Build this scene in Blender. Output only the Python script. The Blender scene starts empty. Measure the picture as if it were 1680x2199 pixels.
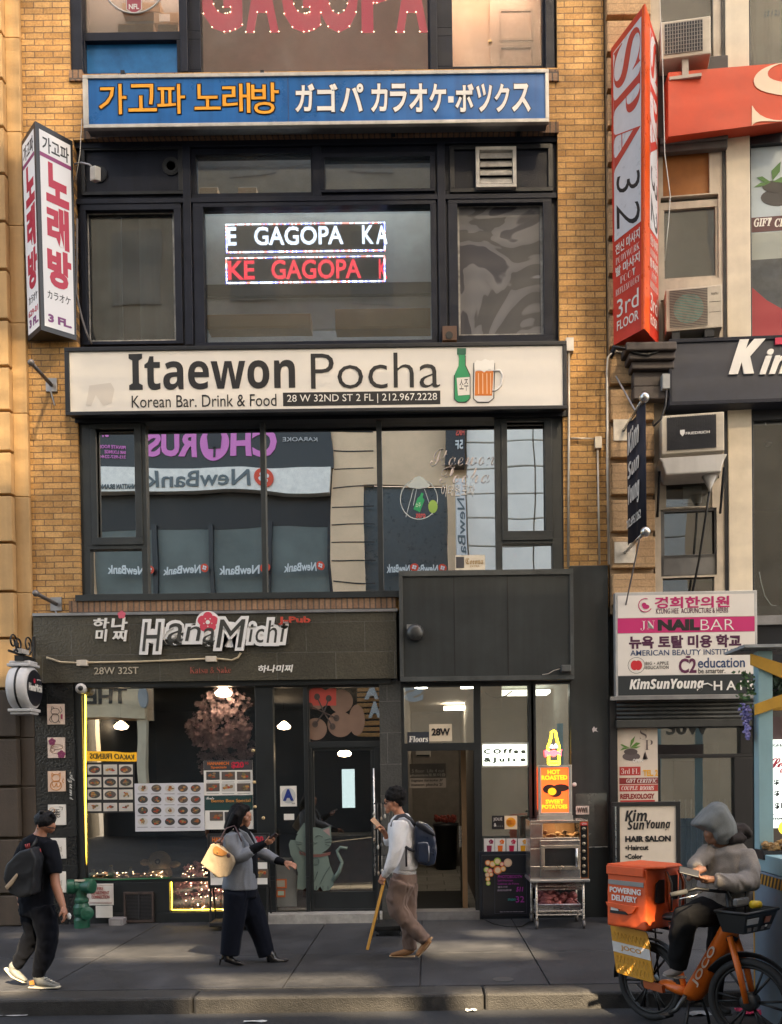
import bpy, bmesh, math, random
from mathutils import Vector, Matrix, noise as mnoise
random.seed(7)
S = bpy.context.scene
COL = S.collection
R_ = math.radians

# ------------------------------------------------------------------ camera
FPX = 2000.0                                   # focal length in pixels of a 1680 px wide picture
cam_d = bpy.data.cameras.new('camera')
cam = bpy.data.objects.new('camera', cam_d)
COL.objects.link(cam)
S.camera = cam
CAMP = Vector((0, -12.5, 1.97))
ROT = (Matrix.Rotation(R_(90 - 1.1), 3, 'X') @ Matrix.Rotation(R_(-0.76), 3, 'Z'))
cam.matrix_world = Matrix.Translation(CAMP) @ ROT.to_4x4()
_d = ROT.transposed() @ Vector((0, 1, 0))
PPX = 915 - FPX * _d.x / -_d.z                 # the facade's normal meets the picture here
PPY = 1660 + FPX * _d.y / -_d.z
cam_d.sensor_fit = 'HORIZONTAL'
cam_d.sensor_width = 36
cam_d.lens = 36 * FPX / 1680
cam_d.shift_x = (840 - PPX) / 1680
cam_d.shift_y = (PPY - 1099.5) / 1680
cam_d.clip_start = 0.05
cam_d.clip_end = 3000

# ------------------------------------------------------------------ light
SUN_EL, SUN_AZ = R_(43), R_(22)                # azimuth measured from straight behind the camera, to the right
LD = Vector((-math.sin(SUN_AZ) * math.cos(SUN_EL), math.cos(SUN_AZ) * math.cos(SUN_EL), -math.sin(SUN_EL)))
w = bpy.data.worlds.new('World')
S.world = w
w.use_nodes = True
nt = w.node_tree
sky = nt.nodes.new('ShaderNodeTexSky')
sky.sky_type = 'NISHITA'
sky.sun_disc = False
sky.sun_elevation = SUN_EL
sky.sun_rotation = math.pi - SUN_AZ
sky.air_density = 1.0
sky.dust_density = 4.0
sky.ozone_density = 0.6
bg = nt.nodes['Background']
bg.inputs[1].default_value = 0.15
tn = nt.nodes.new('ShaderNodeVectorMath'); tn.operation = 'MULTIPLY'; tn.inputs[1].default_value = (1.12, 1.0, 0.84)   # hazy warm air
nt.links.new(sky.outputs[0], tn.inputs[0]); nt.links.new(tn.outputs[0], bg.inputs[0])
sl = bpy.data.lights.new('sun', 'SUN')
sl.energy = 5.0
sl.angle = R_(0.75)
sl.color = (1.0, 0.78, 0.50)
sun = bpy.data.objects.new('sun', sl)
COL.objects.link(sun)
sun.rotation_euler = LD.to_track_quat('-Z', 'Y').to_euler()
sun.location = (6, -30, 40)
S.view_settings.view_transform = 'Standard'
S.view_settings.look = 'None'
S.view_settings.exposure = 2.3
S.view_settings.gamma = 1.0
S.cycles.max_bounces = 8
S.cycles.transparent_max_bounces = 12
S.cycles.sample_clamp_indirect = 6
S.cycles.caustics_reflective = False
S.cycles.caustics_refractive = False

# ------------------------------------------------------------------ pixels to places
def ray(px, py):
    return ROT @ Vector(((px - PPX) / FPX, -(py - PPY) / FPX, -1))
def at(px, py, Y=0.0):
    d = ray(px, py)
    return CAMP + d * ((Y - CAMP.y) / d.y)
def atz(px, py, z=0.0):
    d = ray(px, py)
    return CAMP + d * ((z - CAMP.z) / d.z)
def wr(r, Y=0.0):                               # picture rectangle -> X0, X1, Z0, Z1 on the plane y = Y
    x0, y0, x1, y1 = r
    xm, ym = (x0 + x1) / 2, (y0 + y1) / 2
    return at(x0, ym, Y).x, at(x1, ym, Y).x, at(xm, y1, Y).z, at(xm, y0, Y).z
def zc(ox, oy, s):                              # a zoomed crop's own pixels -> picture pixels
    return lambda x, y: ((ox + x / s) / 1.498, (oy + y / s) / 1.498)

class Plane:                                    # u, v in metres from O; n points to the viewer
    def __init__(s, O, U, V):
        s.O, s.U, s.V = Vector(O), Vector(U).normalized(), Vector(V).normalized()
        s.N = s.U.cross(s.V).normalized()
    def p(s, u, v, d=0.0):
        return s.O + s.U * u + s.V * v + s.N * d
def FP(Y):
    return Plane((0, Y, 0), (1, 0, 0), (0, 0, 1))
def pxy(pts, Y):                                # picture points -> (x, z) on the plane y = Y
    return [(lambda q: (q.x, q.z))(at(a, b, Y)) for a, b in pts]

# ------------------------------------------------------------------ things
def tag(o, label=None, cat=None, group=None, kind=None):
    if label: o['label'] = label
    if cat: o['category'] = cat
    if group: o['group'] = group
    if kind: o['kind'] = kind
    return o
def thing(name, label, cat, loc=(0, 0, 0), group=None):
    o = bpy.data.objects.new(name, None)
    o.empty_display_size = 0.1
    COL.objects.link(o)
    o.location = Vector(loc)
    return tag(o, label, cat, group)
def world_loc(o):
    v = Vector(o.location)
    while o.parent:
        v += o.matrix_parent_inverse.to_translation()
        o = o.parent
        v += Vector(o.location)
    return v
def adopt(o, parent):
    if parent is not None:
        o.parent = parent
        o.matrix_parent_inverse = Matrix.Translation(-world_loc(parent))
    return o
def copy_tree(o, delta, parent=None):
    c = o.copy()
    COL.objects.link(c)
    if parent is None:
        c.location = Vector(o.location) + Vector(delta)
    else:
        c.parent = parent
    for ch in list(o.children):
        copy_tree(ch, delta, c)
    return c

class MB:
    def __init__(s):
        s.v, s.f = [], []
    def add(s, vs, fs):
        n = len(s.v)
        s.v += [tuple(x) for x in vs]
        s.f += [tuple(i + n for i in q) for q in fs]
        return s
    def box(s, x0, x1, y0, y1, z0, z1):
        x0, x1 = min(x0, x1), max(x0, x1); y0, y1 = min(y0, y1), max(y0, y1); z0, z1 = min(z0, z1), max(z0, z1)
        return s.add([(x0, y0, z0), (x1, y0, z0), (x1, y1, z0), (x0, y1, z0), (x0, y0, z1), (x1, y0, z1), (x1, y1, z1), (x0, y1, z1)],
                     [(0, 3, 2, 1), (4, 5, 6, 7), (0, 1, 5, 4), (1, 2, 6, 5), (2, 3, 7, 6), (3, 0, 4, 7)])
    def pbox(s, r, Y, y0, y1):                  # picture rectangle read on plane Y, thickness y0..y1
        a = wr(r, Y)
        return s.box(a[0], a[1], y0, y1, a[2], a[3])
    def obox(s, pl, u0, u1, v0, v1, d0, d1):
        c = [pl.p(u, v, d) for d in (d0, d1) for u, v in ((u0, v0), (u1, v0), (u1, v1), (u0, v1))]
        return s.add(c, [(0, 3, 2, 1), (4, 5, 6, 7), (0, 1, 5, 4), (1, 2, 6, 5), (2, 3, 7, 6), (3, 0, 4, 7)])
    def prism(s, pl, pts, d0, d1):
        n = len(pts)
        ar = sum(pts[i][0] * pts[(i + 1) % n][1] - pts[(i + 1) % n][0] * pts[i][1] for i in range(n))
        if ar < 0: pts = list(reversed(pts))
        lo, hi = min(d0, d1), max(d0, d1)
        return s.add([pl.p(u, v, lo) for u, v in pts] + [pl.p(u, v, hi) for u, v in pts],
                     [tuple(range(n - 1, -1, -1)), tuple(range(n, 2 * n))] + [(i, (i + 1) % n, n + (i + 1) % n, n + i) for i in range(n)])
    def ell(s, pl, cu, cv, ru, rv, d0, d1, n=24):
        return s.prism(pl, [(cu + ru * math.cos(2 * math.pi * i / n), cv + rv * math.sin(2 * math.pi * i / n)) for i in range(n)], d0, d1)
    def tube(s, pts, r, n=8, closed=False):
        P = [Vector(p) for p in pts]
        m = len(P)
        rr = r if isinstance(r, (list, tuple)) else [r] * m
        ref = None
        vs, fs = [], []
        for i in range(m):
            if closed: t = P[(i + 1) % m] - P[i - 1]
            else: t = P[min(i + 1, m - 1)] - P[max(i - 1, 0)]
            t.normalize()
            if ref is None:
                ref = Vector((0, 0, 1)) if abs(t.z) < 0.9 else Vector((1, 0, 0))
            a = (ref - t * ref.dot(t)).normalized(); ref = a
            b = t.cross(a)
            q = rr[i]
            ra, rb = q if isinstance(q, tuple) else (q, q)
            for k in range(n):
                th = 2 * math.pi * k / n
                vs.append(P[i] + a * (math.cos(th) * ra) + b * (math.sin(th) * rb))
        for i in range(m if closed else m - 1):
            j = (i + 1) % m
            for k in range(n):
                fs.append((i * n + k, i * n + (k + 1) % n, j * n + (k + 1) % n, j * n + k))
        if not closed:
            fs.append(tuple(range(n - 1, -1, -1))); fs.append(tuple((m - 1) * n + k for k in range(n)))
        return s.add(vs, fs)
    def ball(s, c, r, n=12, sq=(1, 1, 1), rot=None):
        vs, fs = [], []
        h = n // 2
        for i in range(h + 1):
            ph = math.pi * i / h
            for k in range(n):
                th = 2 * math.pi * k / n
                q = Vector((r * sq[0] * math.sin(ph) * math.cos(th), r * sq[1] * math.sin(ph) * math.sin(th), r * sq[2] * math.cos(ph)))
                if rot is not None: q = rot @ q
                vs.append(Vector(c) + q)
        for i in range(h):
            for k in range(n):
                fs.append((i * n + k, (i + 1) * n + k, (i + 1) * n + (k + 1) % n, i * n + (k + 1) % n))
        return s.add(vs, fs)
    def lathe(s, O, ax, prof, n=24):
        ax = Vector(ax).normalized()
        a = ax.orthogonal().normalized(); b = ax.cross(a)
        vs, fs = [], []
        for r, h in prof:
            for k in range(n):
                th = 2 * math.pi * k / n
                vs.append(Vector(O) + ax * h + a * (r * math.cos(th)) + b * (r * math.sin(th)))
        for i in range(len(prof) - 1):
            for k in range(n):
                fs.append((i * n + k, i * n + (k + 1) % n, (i + 1) * n + (k + 1) % n, (i + 1) * n + k))
        fs.append(tuple(range(n - 1, -1, -1))); fs.append(tuple((len(prof) - 1) * n + k for k in range(n)))
        return s.add(vs, fs)
    def plate(s, X0, X1, Z0, Z1, holes, y0, y1):  # slab in the xz plane with rectangular holes
        zs = sorted({Z0, Z1} | {min(max(z, Z0), Z1) for h in holes for z in h[2:4]})
        bands = []
        for a, b in zip(zs, zs[1:]):
            if b - a < 1e-5: continue
            m = (a + b) / 2
            cut = sorted((max(h[0], X0), min(h[1], X1)) for h in holes if h[2] < m < h[3])
            x = X0; row = []
            for c0, c1 in cut:
                if c0 > x + 1e-5: row.append((x, c0))
                x = max(x, c1)
            if X1 > x + 1e-5: row.append((x, X1))
            if bands and bands[-1][2] == row: bands[-1][1] = b
            else: bands.append([a, b, row])
        for a, b, row in bands:
            for c0, c1 in row: s.box(c0, c1, y0, y1, a, b)
        return s
    def build(s, name, mat, parent=None, smooth=False, bevel=0.0, subd=0):
        me = bpy.data.meshes.new(name)
        me.from_pydata(s.v, [], s.f)
        if smooth or subd:
            for p in me.polygons: p.use_smooth = True
        me.update()
        o = bpy.data.objects.new(name, me)
        me.materials.append(mat)
        COL.objects.link(o)
        adopt(o, parent)
        if bevel:
            b = o.modifiers.new('bevel', 'BEVEL'); b.width = bevel; b.segments = 2; b.limit_method = 'ANGLE'; b.angle_limit = R_(40)
        if subd:
            b = o.modifiers.new('sub', 'SUBSURF'); b.levels = b.render_levels = subd
        return o

# ------------------------------------------------------------------ materials
_MC = {}
def lin(h):
    h = h.lstrip('#')
    return tuple(((c / 12.92) if c <= 0.04045 else ((c + 0.055) / 1.055) ** 2.4) for c in (int(h[i:i + 2], 16) / 255 for i in (0, 2, 4)))
def nodes(name):
    m = bpy.data.materials.new(name)
    m.use_nodes = True
    t = m.node_tree
    return m, t, t.nodes['Principled BSDF'], t.nodes['Material Output']
def col(c):
    return (lin(c) if isinstance(c, str) else tuple(c)) + (1,)
def M(c, rough=0.55, met=0.0, var=0.12, sc=6.0, bump=0.0, bsc=60.0, em=0.0, spec=0.5, streak=0.0):
    k = (c, rough, met, var, sc, bump, bsc, em, spec, streak)
    if k in _MC: return _MC[k]
    m, t, b, _ = nodes('surface')
    C = col(c)
    b.inputs['Roughness'].default_value = rough
    b.inputs['Metallic'].default_value = met
    b.inputs['Specular IOR Level'].default_value = spec
    tc = t.nodes.new('ShaderNodeTexCoord')
    if var:
        n = t.nodes.new('ShaderNodeTexNoise'); n.inputs['Scale'].default_value = sc; n.inputs['Detail'].default_value = 6; n.inputs['Roughness'].default_value = 0.65
        t.links.new(tc.outputs['Object'], n.inputs['Vector'])
        src = n.outputs['Fac']
        if streak:
            mp = t.nodes.new('ShaderNodeMapping'); mp.inputs['Scale'].default_value = (1, 1, 0.06)
            n2 = t.nodes.new('ShaderNodeTexNoise'); n2.inputs['Scale'].default_value = 9; n2.inputs['Detail'].default_value = 5
            t.links.new(tc.outputs['Object'], mp.inputs['Vector']); t.links.new(mp.outputs[0], n2.inputs['Vector'])
            ad = t.nodes.new('ShaderNodeMix'); ad.inputs[0].default_value = streak
            t.links.new(n.outputs['Fac'], ad.inputs[2]); t.links.new(n2.outputs['Fac'], ad.inputs[3])
            src = ad.outputs[0]
        r = t.nodes.new('ShaderNodeValToRGB')
        r.color_ramp.elements[0].position = 0.3; r.color_ramp.elements[1].position = 0.7
        r.color_ramp.elements[0].color = tuple(x * (1 - var) for x in C[:3]) + (1,)
        r.color_ramp.elements[1].color = tuple(min(1, x * (1 + var)) for x in C[:3]) + (1,)
        t.links.new(src, r.inputs[0]); t.links.new(r.outputs[0], b.inputs['Base Color'])
        mr = t.nodes.new('ShaderNodeMapRange'); mr.inputs[3].default_value = max(0.02, rough - 0.12); mr.inputs[4].default_value = min(1, rough + 0.12)
        t.links.new(n.outputs['Fac'], mr.inputs[0]); t.links.new(mr.outputs[0], b.inputs['Roughness'])
    else:
        b.inputs['Base Color'].default_value = C
    if bump:
        n3 = t.nodes.new('ShaderNodeTexNoise'); n3.inputs['Scale'].default_value = bsc; n3.inputs['Detail'].default_value = 4
        t.links.new(tc.outputs['Object'], n3.inputs['Vector'])
        bp = t.nodes.new('ShaderNodeBump'); bp.inputs['Strength'].default_value = bump; bp.inputs['Distance'].default_value = 0.01
        t.links.new(n3.outputs['Fac'], bp.inputs['Height']); t.links.new(bp.outputs[0], b.inputs['Normal'])
    if em:
        b.inputs['Emission Color'].default_value = C
        b.inputs['Emission Strength'].default_value = em
    _MC[k] = m
    return m
def glass(refl=0.3, tint=(0.75, 0.8, 0.8), wave=0.02, wsc=0.8, rough=0.0, dirt=0.04):
    k = ('glass', refl, tint, wave, wsc, rough, dirt)
    if k in _MC: return _MC[k]
    m, t, b, out = nodes('window_glass')
    t.nodes.remove(b)
    tr = t.nodes.new('ShaderNodeBsdfTransparent'); tr.inputs[0].default_value = tint + (1,)
    gl = t.nodes.new('ShaderNodeBsdfGlossy'); gl.inputs['Roughness'].default_value = rough; gl.inputs[0].default_value = (1.0, 0.96, 0.90, 1)
    di = t.nodes.new('ShaderNodeBsdfDiffuse'); di.inputs[0].default_value = (0.5, 0.5, 0.48, 1)
    tc = t.nodes.new('ShaderNodeTexCoord')
    n = t.nodes.new('ShaderNodeTexNoise'); n.inputs['Scale'].default_value = wsc; n.inputs['Detail'].default_value = 1.5
    bp = t.nodes.new('ShaderNodeBump'); bp.inputs['Strength'].default_value = 1.0; bp.inputs['Distance'].default_value = wave
    t.links.new(tc.outputs['Object'], n.inputs['Vector']); t.links.new(n.outputs['Fac'], bp.inputs['Height']); t.links.new(bp.outputs[0], gl.inputs['Normal'])
    fr = t.nodes.new('ShaderNodeFresnel'); fr.inputs[0].default_value = 1.5
    ad = t.nodes.new('ShaderNodeMath'); ad.operation = 'ADD'; ad.use_clamp = True; ad.inputs[1].default_value = max(0, refl - 0.04)
    t.links.new(fr.outputs[0], ad.inputs[0])
    mx = t.nodes.new('ShaderNodeMixShader')
    t.links.new(ad.outputs[0], mx.inputs[0]); t.links.new(tr.outputs[0], mx.inputs[1]); t.links.new(gl.outputs[0], mx.inputs[2])
    n2 = t.nodes.new('ShaderNodeTexNoise'); n2.inputs['Scale'].default_value = 2.2; n2.inputs['Detail'].default_value = 7
    t.links.new(tc.outputs['Object'], n2.inputs['Vector'])
    mr = t.nodes.new('ShaderNodeMapRange'); mr.inputs[1].default_value = 0.45; mr.inputs[2].default_value = 0.75; mr.inputs[3].default_value = dirt * 0.4; mr.inputs[4].default_value = dirt * 2
    t.links.new(n2.outputs['Fac'], mr.inputs[0])
    m2 = t.nodes.new('ShaderNodeMixShader')
    t.links.new(mr.outputs[0], m2.inputs[0]); t.links.new(mx.outputs[0], m2.inputs[1]); t.links.new(di.outputs[0], m2.inputs[2])
    t.links.new(m2.outputs[0], out.inputs[0])
    _MC[k] = m
    return m
def cloth(c, f=8.0, st=0.03, weave=0.15):
    k = ('cloth', c, f, st, weave)
    if k in _MC: return _MC[k]
    m, t, b, _ = nodes('cloth')
    b.inputs['Roughness'].default_value = 0.9; b.inputs['Specular IOR Level'].default_value = 0.12
    b.inputs['Sheen Weight'].default_value = 0.02
    tc = t.nodes.new('ShaderNodeTexCoord')
    n = t.nodes.new('ShaderNodeTexNoise'); n.inputs['Scale'].default_value = f; n.inputs['Detail'].default_value = 2.5; n.inputs['Distortion'].default_value = 0.8; n.noise_type = 'RIDGED_MULTIFRACTAL'; n.normalize = True
    mp = t.nodes.new('ShaderNodeMapping'); mp.inputs['Rotation'].default_value = (0.3, 0.5, 0.2); mp.inputs['Scale'].default_value = (1, 1, 0.55)
    t.links.new(tc.outputs['Object'], mp.inputs['Vector']); t.links.new(mp.outputs[0], n.inputs['Vector'])
    bp = t.nodes.new('ShaderNodeBump'); bp.inputs['Strength'].default_value = 1.0; bp.inputs['Distance'].default_value = st
    t.links.new(n.outputs['Fac'], bp.inputs['Height'])
    n2 = t.nodes.new('ShaderNodeTexNoise'); n2.inputs['Scale'].default_value = 220; n2.inputs['Detail'].default_value = 3
    t.links.new(tc.outputs['Object'], n2.inputs['Vector'])
    b2 = t.nodes.new('ShaderNodeBump'); b2.inputs['Strength'].default_value = weave; b2.inputs['Distance'].default_value = 0.004
    t.links.new(n2.outputs['Fac'], b2.inputs['Height']); t.links.new(bp.outputs[0], b2.inputs['Normal']); t.links.new(b2.outputs[0], b.inputs['Normal'])
    r = t.nodes.new('ShaderNodeValToRGB'); r.color_ramp.elements[0].position = 0.35; r.color_ramp.elements[1].position = 0.65
    r.color_ramp.elements[0].color = tuple(x * 0.8 for x in c) + (1,); r.color_ramp.elements[1].color = tuple(x * 1.15 for x in c) + (1,)
    t.links.new(n2.outputs['Fac'], r.inputs[0]); t.links.new(r.outputs[0], b.inputs['Base Color'])
    _MC[k] = m
    return m
def emit(c, s):
    k = ('emit', c, s)
    if k in _MC: return _MC[k]
    m, t, b, out = nodes('lit')
    b.inputs['Base Color'].default_value = col(c); b.inputs['Emission Color'].default_value = col(c); b.inputs['Emission Strength'].default_value = s
    _MC[k] = m
    return m
def brickmat(c1, c2, mortar, bw=0.29, rh=0.1156, ms=0.011, axis='xz', bias=0.0, stain=0.35):
    m, t, b, _ = nodes('brickwork')
    tc = t.nodes.new('ShaderNodeTexCoord')
    sp = t.nodes.new('ShaderNodeSeparateXYZ'); cb = t.nodes.new('ShaderNodeCombineXYZ')
    t.links.new(tc.outputs['Object'], sp.inputs[0])
    ax = {'x': 0, 'y': 1, 'z': 2}
    t.links.new(sp.outputs[ax[axis[0]]], cb.inputs[0]); t.links.new(sp.outputs[ax[axis[1]]], cb.inputs[1])
    wv = t.nodes.new('ShaderNodeTexNoise'); wv.inputs['Scale'].default_value = 7
    t.links.new(tc.outputs['Object'], wv.inputs['Vector'])
    va = t.nodes.new('ShaderNodeVectorMath'); va.operation = 'MULTIPLY_ADD'; va.inputs[1].default_value = (0.012, 0.012, 0)
    t.links.new(wv.outputs['Color'], va.inputs[0]); t.links.new(cb.outputs[0], va.inputs[2])
    br = t.nodes.new('ShaderNodeTexBrick')
    br.inputs['Scale'].default_value = 1; br.inputs['Brick Width'].default_value = bw; br.inputs['Row Height'].default_value = rh
    br.inputs['Mortar Size'].default_value = ms; br.inputs['Mortar Smooth'].default_value = 0.15; br.inputs['Bias'].default_value = bias
    br.inputs['Color1'].default_value = col(c1); br.inputs['Color2'].default_value = col(c2); br.inputs['Mortar'].default_value = col(mortar)
    t.links.new(va.outputs[0], br.inputs['Vector'])
    n = t.nodes.new('ShaderNodeTexNoise'); n.inputs['Scale'].default_value = 1.6; n.inputs['Detail'].default_value = 8; n.inputs['Roughness'].default_value = 0.7
    t.links.new(tc.outputs['Object'], n.inputs['Vector'])
    rp = t.nodes.new('ShaderNodeMapRange'); rp.inputs[1].default_value = 0.3; rp.inputs[2].default_value = 0.7; rp.inputs[3].default_value = 1 - stain; rp.inputs[4].default_value = 1.1
    t.links.new(n.outputs['Fac'], rp.inputs[0])
    n4 = t.nodes.new('ShaderNodeTexNoise'); n4.inputs['Scale'].default_value = 38; n4.inputs['Detail'].default_value = 5
    t.links.new(tc.outputs['Object'], n4.inputs['Vector'])
    r4 = t.nodes.new('ShaderNodeMapRange'); r4.inputs[1].default_value = 0.3; r4.inputs[2].default_value = 0.7; r4.inputs[3].default_value = 0.8; r4.inputs[4].default_value = 1.15
    t.links.new(n4.outputs['Fac'], r4.inputs[0])
    mu = t.nodes.new('ShaderNodeMath'); mu.operation = 'MULTIPLY'; t.links.new(rp.outputs[0], mu.inputs[0]); t.links.new(r4.outputs[0], mu.inputs[1])
    mx = t.nodes.new('ShaderNodeVectorMath'); mx.operation = 'SCALE'
    t.links.new(br.outputs['Color'], mx.inputs[0]); t.links.new(mu.outputs[0], mx.inputs['Scale'])
    t.links.new(mx.outputs[0], b.inputs['Base Color'])
    b.inputs['Roughness'].default_value = 0.75
    iv = t.nodes.new('ShaderNodeMath'); iv.operation = 'MULTIPLY_ADD'; iv.inputs[1].default_value = -1.0
    t.links.new(br.outputs['Fac'], iv.inputs[0])
    sc = t.nodes.new('ShaderNodeMath'); sc.operation = 'MULTIPLY'; sc.inputs[1].default_value = 0.35; t.links.new(n4.outputs['Fac'], sc.inputs[0]); t.links.new(sc.outputs[0], iv.inputs[2])
    bp = t.nodes.new('ShaderNodeBump'); bp.inputs['Strength'].default_value = 0.9; bp.inputs['Distance'].default_value = 0.02
    t.links.new(iv.outputs[0], bp.inputs['Height']); t.links.new(bp.outputs[0], b.inputs['Normal'])
    return m

# ------------------------------------------------------------------ lettering
_TC = {}
def text_mesh(s, bold=0.0, shear=0.0, space=1.0):
    k = (s, bold, shear, space)
    if k in _TC: return _TC[k]
    c = bpy.data.curves.new('lettering', 'FONT')
    c.body = s; c.offset = bold; c.shear = shear; c.space_character = space; c.resolution_u = 3; c.extrude = 0.5
    c.align_x = 'CENTER' if '\n' in s else 'LEFT'
    o = bpy.data.objects.new('lettering', c)
    COL.objects.link(o)
    me = bpy.data.meshes.new_from_object(o.evaluated_get(bpy.context.evaluated_depsgraph_get()))
    bpy.data.objects.remove(o); bpy.data.curves.remove(c)
    v = [tuple(x.co) for x in me.vertices]; f = [tuple(p.vertices) for p in me.polygons]
    bpy.data.meshes.remove(me)
    xs = [q[0] for q in v]; ys = [q[1] for q in v]
    r = (v, f, min(xs), max(xs), min(ys), max(ys))
    _TC[k] = r
    return r
def put_text(mb, pl, s, u0, u1, v0, v1, d=0.004, t=0.003, bold=0.0, shear=0.0, space=1.0, fit='both', mirror=False):
    v, f, a, b, c, e = text_mesh(s, bold, shear, space)
    su, sv = (u1 - u0) / (b - a), (v1 - v0) / (e - c)
    if fit == 'h':
        su = sv
    if mirror:
        vs = [pl.p(u1 - (x - a) * su, v0 + (y - c) * sv, d + z * t) for x, y, z in v]
        f = [tuple(reversed(q)) for q in f]
    else:
        vs = [pl.p(u0 + (x - a) * su, v0 + (y - c) * sv, d + z * t) for x, y, z in v]
    mb.add(vs, f)
    return mb
def T(s, r, Y, mat, parent, d=0.004, t=0.004, bold=0.0, shear=0.0, space=1.0, name='lettering', mirror=False, fit='both'):
    X0, X1, Z0, Z1 = wr(r, Y)
    return put_text(MB(), FP(Y), s, X0, X1, Z0, Z1, d, t, bold, shear, space, fit, mirror).build(name, mat, parent)
def TM(rows, Y, mat, parent, d=0.004, t=0.004, name='lettering'):   # several rows of one colour in one mesh: (text, rect, kwargs)
    mb = MB()
    for q in rows:
        X0, X1, Z0, Z1 = wr(q[1], Y)
        put_text(mb, FP(Y), q[0], X0, X1, Z0, Z1, d, t, **(q[2] if len(q) > 2 else {}))
    return mb.build(name, mat, parent)
def PB(r, Y, y0, y1, name, mat, parent=None, bevel=0.0):
    return MB().pbox(r, Y, y0, y1).build(name, mat, parent, bevel=bevel)
def wires(name, label, cat, pts, r, mat, group=None):
    return tag(MB().tube(pts, r, 6).build(name, mat, None, True), label, cat, group)
# ------------------------------------------------------------------ ground
KERB_Y = -4.24
ROAD_Z = -0.15
def groundmat(c1, c2, rough, sc, bump, crack=0.0, spots=0.0):
    m, t, b, _ = nodes('ground')
    tc = t.nodes.new('ShaderNodeTexCoord')
    n = t.nodes.new('ShaderNodeTexNoise'); n.inputs['Scale'].default_value = sc; n.inputs['Detail'].default_value = 9; n.inputs['Roughness'].default_value = 0.72
    t.links.new(tc.outputs['Object'], n.inputs['Vector'])
    r = t.nodes.new('ShaderNodeValToRGB'); r.color_ramp.elements[0].position = 0.32; r.color_ramp.elements[1].position = 0.7
    r.color_ramp.elements[0].color = col(c1); r.color_ramp.elements[1].color = col(c2)
    t.links.new(n.outputs['Fac'], r.inputs[0])
    last = r.outputs[0]
    if spots:
        v = t.nodes.new('ShaderNodeTexVoronoi'); v.inputs['Scale'].default_value = 4.5
        t.links.new(tc.outputs['Object'], v.inputs['Vector'])
        q = t.nodes.new('ShaderNodeMapRange'); q.inputs[1].default_value = 0.05; q.inputs[2].default_value = 0.09; q.inputs[3].default_value = 1 - spots; q.inputs[4].default_value = 1
        t.links.new(v.outputs['Distance'], q.inputs[0])
        s2 = t.nodes.new('ShaderNodeVectorMath'); s2.operation = 'SCALE'; t.links.new(last, s2.inputs[0]); t.links.new(q.outputs[0], s2.inputs['Scale'])
        last = s2.outputs[0]
    n5 = t.nodes.new('ShaderNodeTexNoise'); n5.inputs['Scale'].default_value = 0.55; n5.inputs['Detail'].default_value = 5; n5.inputs['Distortion'].default_value = 1.0
    t.links.new(tc.outputs['Object'], n5.inputs['Vector'])
    q5 = t.nodes.new('ShaderNodeMapRange'); q5.inputs[1].default_value = 0.38; q5.inputs[2].default_value = 0.62; q5.inputs[3].default_value = 0.62; q5.inputs[4].default_value = 1.25
    t.links.new(n5.outputs['Fac'], q5.inputs[0])
    v6 = t.nodes.new('ShaderNodeTexVoronoi'); v6.feature = 'DISTANCE_TO_EDGE'; v6.inputs['Scale'].default_value = 0.45
    va = t.nodes.new('ShaderNodeVectorMath'); va.operation = 'MULTIPLY_ADD'; va.inputs[1].default_value = (0.6, 0.6, 0); t.links.new(n.outputs['Color'], va.inputs[0]); t.links.new(tc.outputs['Object'], va.inputs[2])
    t.links.new(va.outputs[0], v6.inputs['Vector'])
    q6 = t.nodes.new('ShaderNodeMapRange'); q6.inputs[1].default_value = 0.0; q6.inputs[2].default_value = 0.006; q6.inputs[3].default_value = 1 - crack; q6.inputs[4].default_value = 1
    t.links.new(v6.outputs['Distance'], q6.inputs[0])
    m6 = t.nodes.new('ShaderNodeMath'); m6.operation = 'MULTIPLY'; t.links.new(q5.outputs[0], m6.inputs[0]); t.links.new(q6.outputs[0], m6.inputs[1])
    s6 = t.nodes.new('ShaderNodeVectorMath'); s6.operation = 'SCALE'; t.links.new(last, s6.inputs[0]); t.links.new(m6.outputs[0], s6.inputs['Scale'])
    t.links.new(s6.outputs[0], b.inputs['Base Color'])
    mr = t.nodes.new('ShaderNodeMapRange'); mr.inputs[3].default_value = rough - 0.2; mr.inputs[4].default_value = min(1, rough + 0.15)
    t.links.new(n.outputs['Fac'], mr.inputs[0]); t.links.new(mr.outputs[0], b.inputs['Roughness'])
    n2 = t.nodes.new('ShaderNodeTexNoise'); n2.inputs['Scale'].default_value = 90; n2.inputs['Detail'].default_value = 4
    t.links.new(tc.outputs['Object'], n2.inputs['Vector'])
    bp = t.nodes.new('ShaderNodeBump'); bp.inputs['Strength'].default_value = bump; bp.inputs['Distance'].default_value = 0.01
    t.links.new(n2.outputs['Fac'], bp.inputs['Height']); t.links.new(bp.outputs[0], b.inputs['Normal'])
    return m
road_m = groundmat((0.014, 0.015, 0.018), (0.032, 0.033, 0.035), 0.75, 1.3, 0.7)
side_m = groundmat((0.017, 0.0185, 0.0235), (0.055, 0.055, 0.059), 0.72, 2.6, 0.6, crack=0.6, spots=0.6)
kerb_m = groundmat((0.014, 0.0135, 0.0135), (0.052, 0.049, 0.046), 0.7, 3.5, 0.8, crack=0.5)
mb = MB().box(-60, 60, -120, 60, -1.2, ROAD_Z)
tag(mb.build('road', road_m), kind='structure')
mb = MB()
xs = [-40, -12, -8.6, -5.2]
xj = [atz(688, 1994).x, atz(1134, 2032).x, atz(904, 2064).x]
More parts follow.
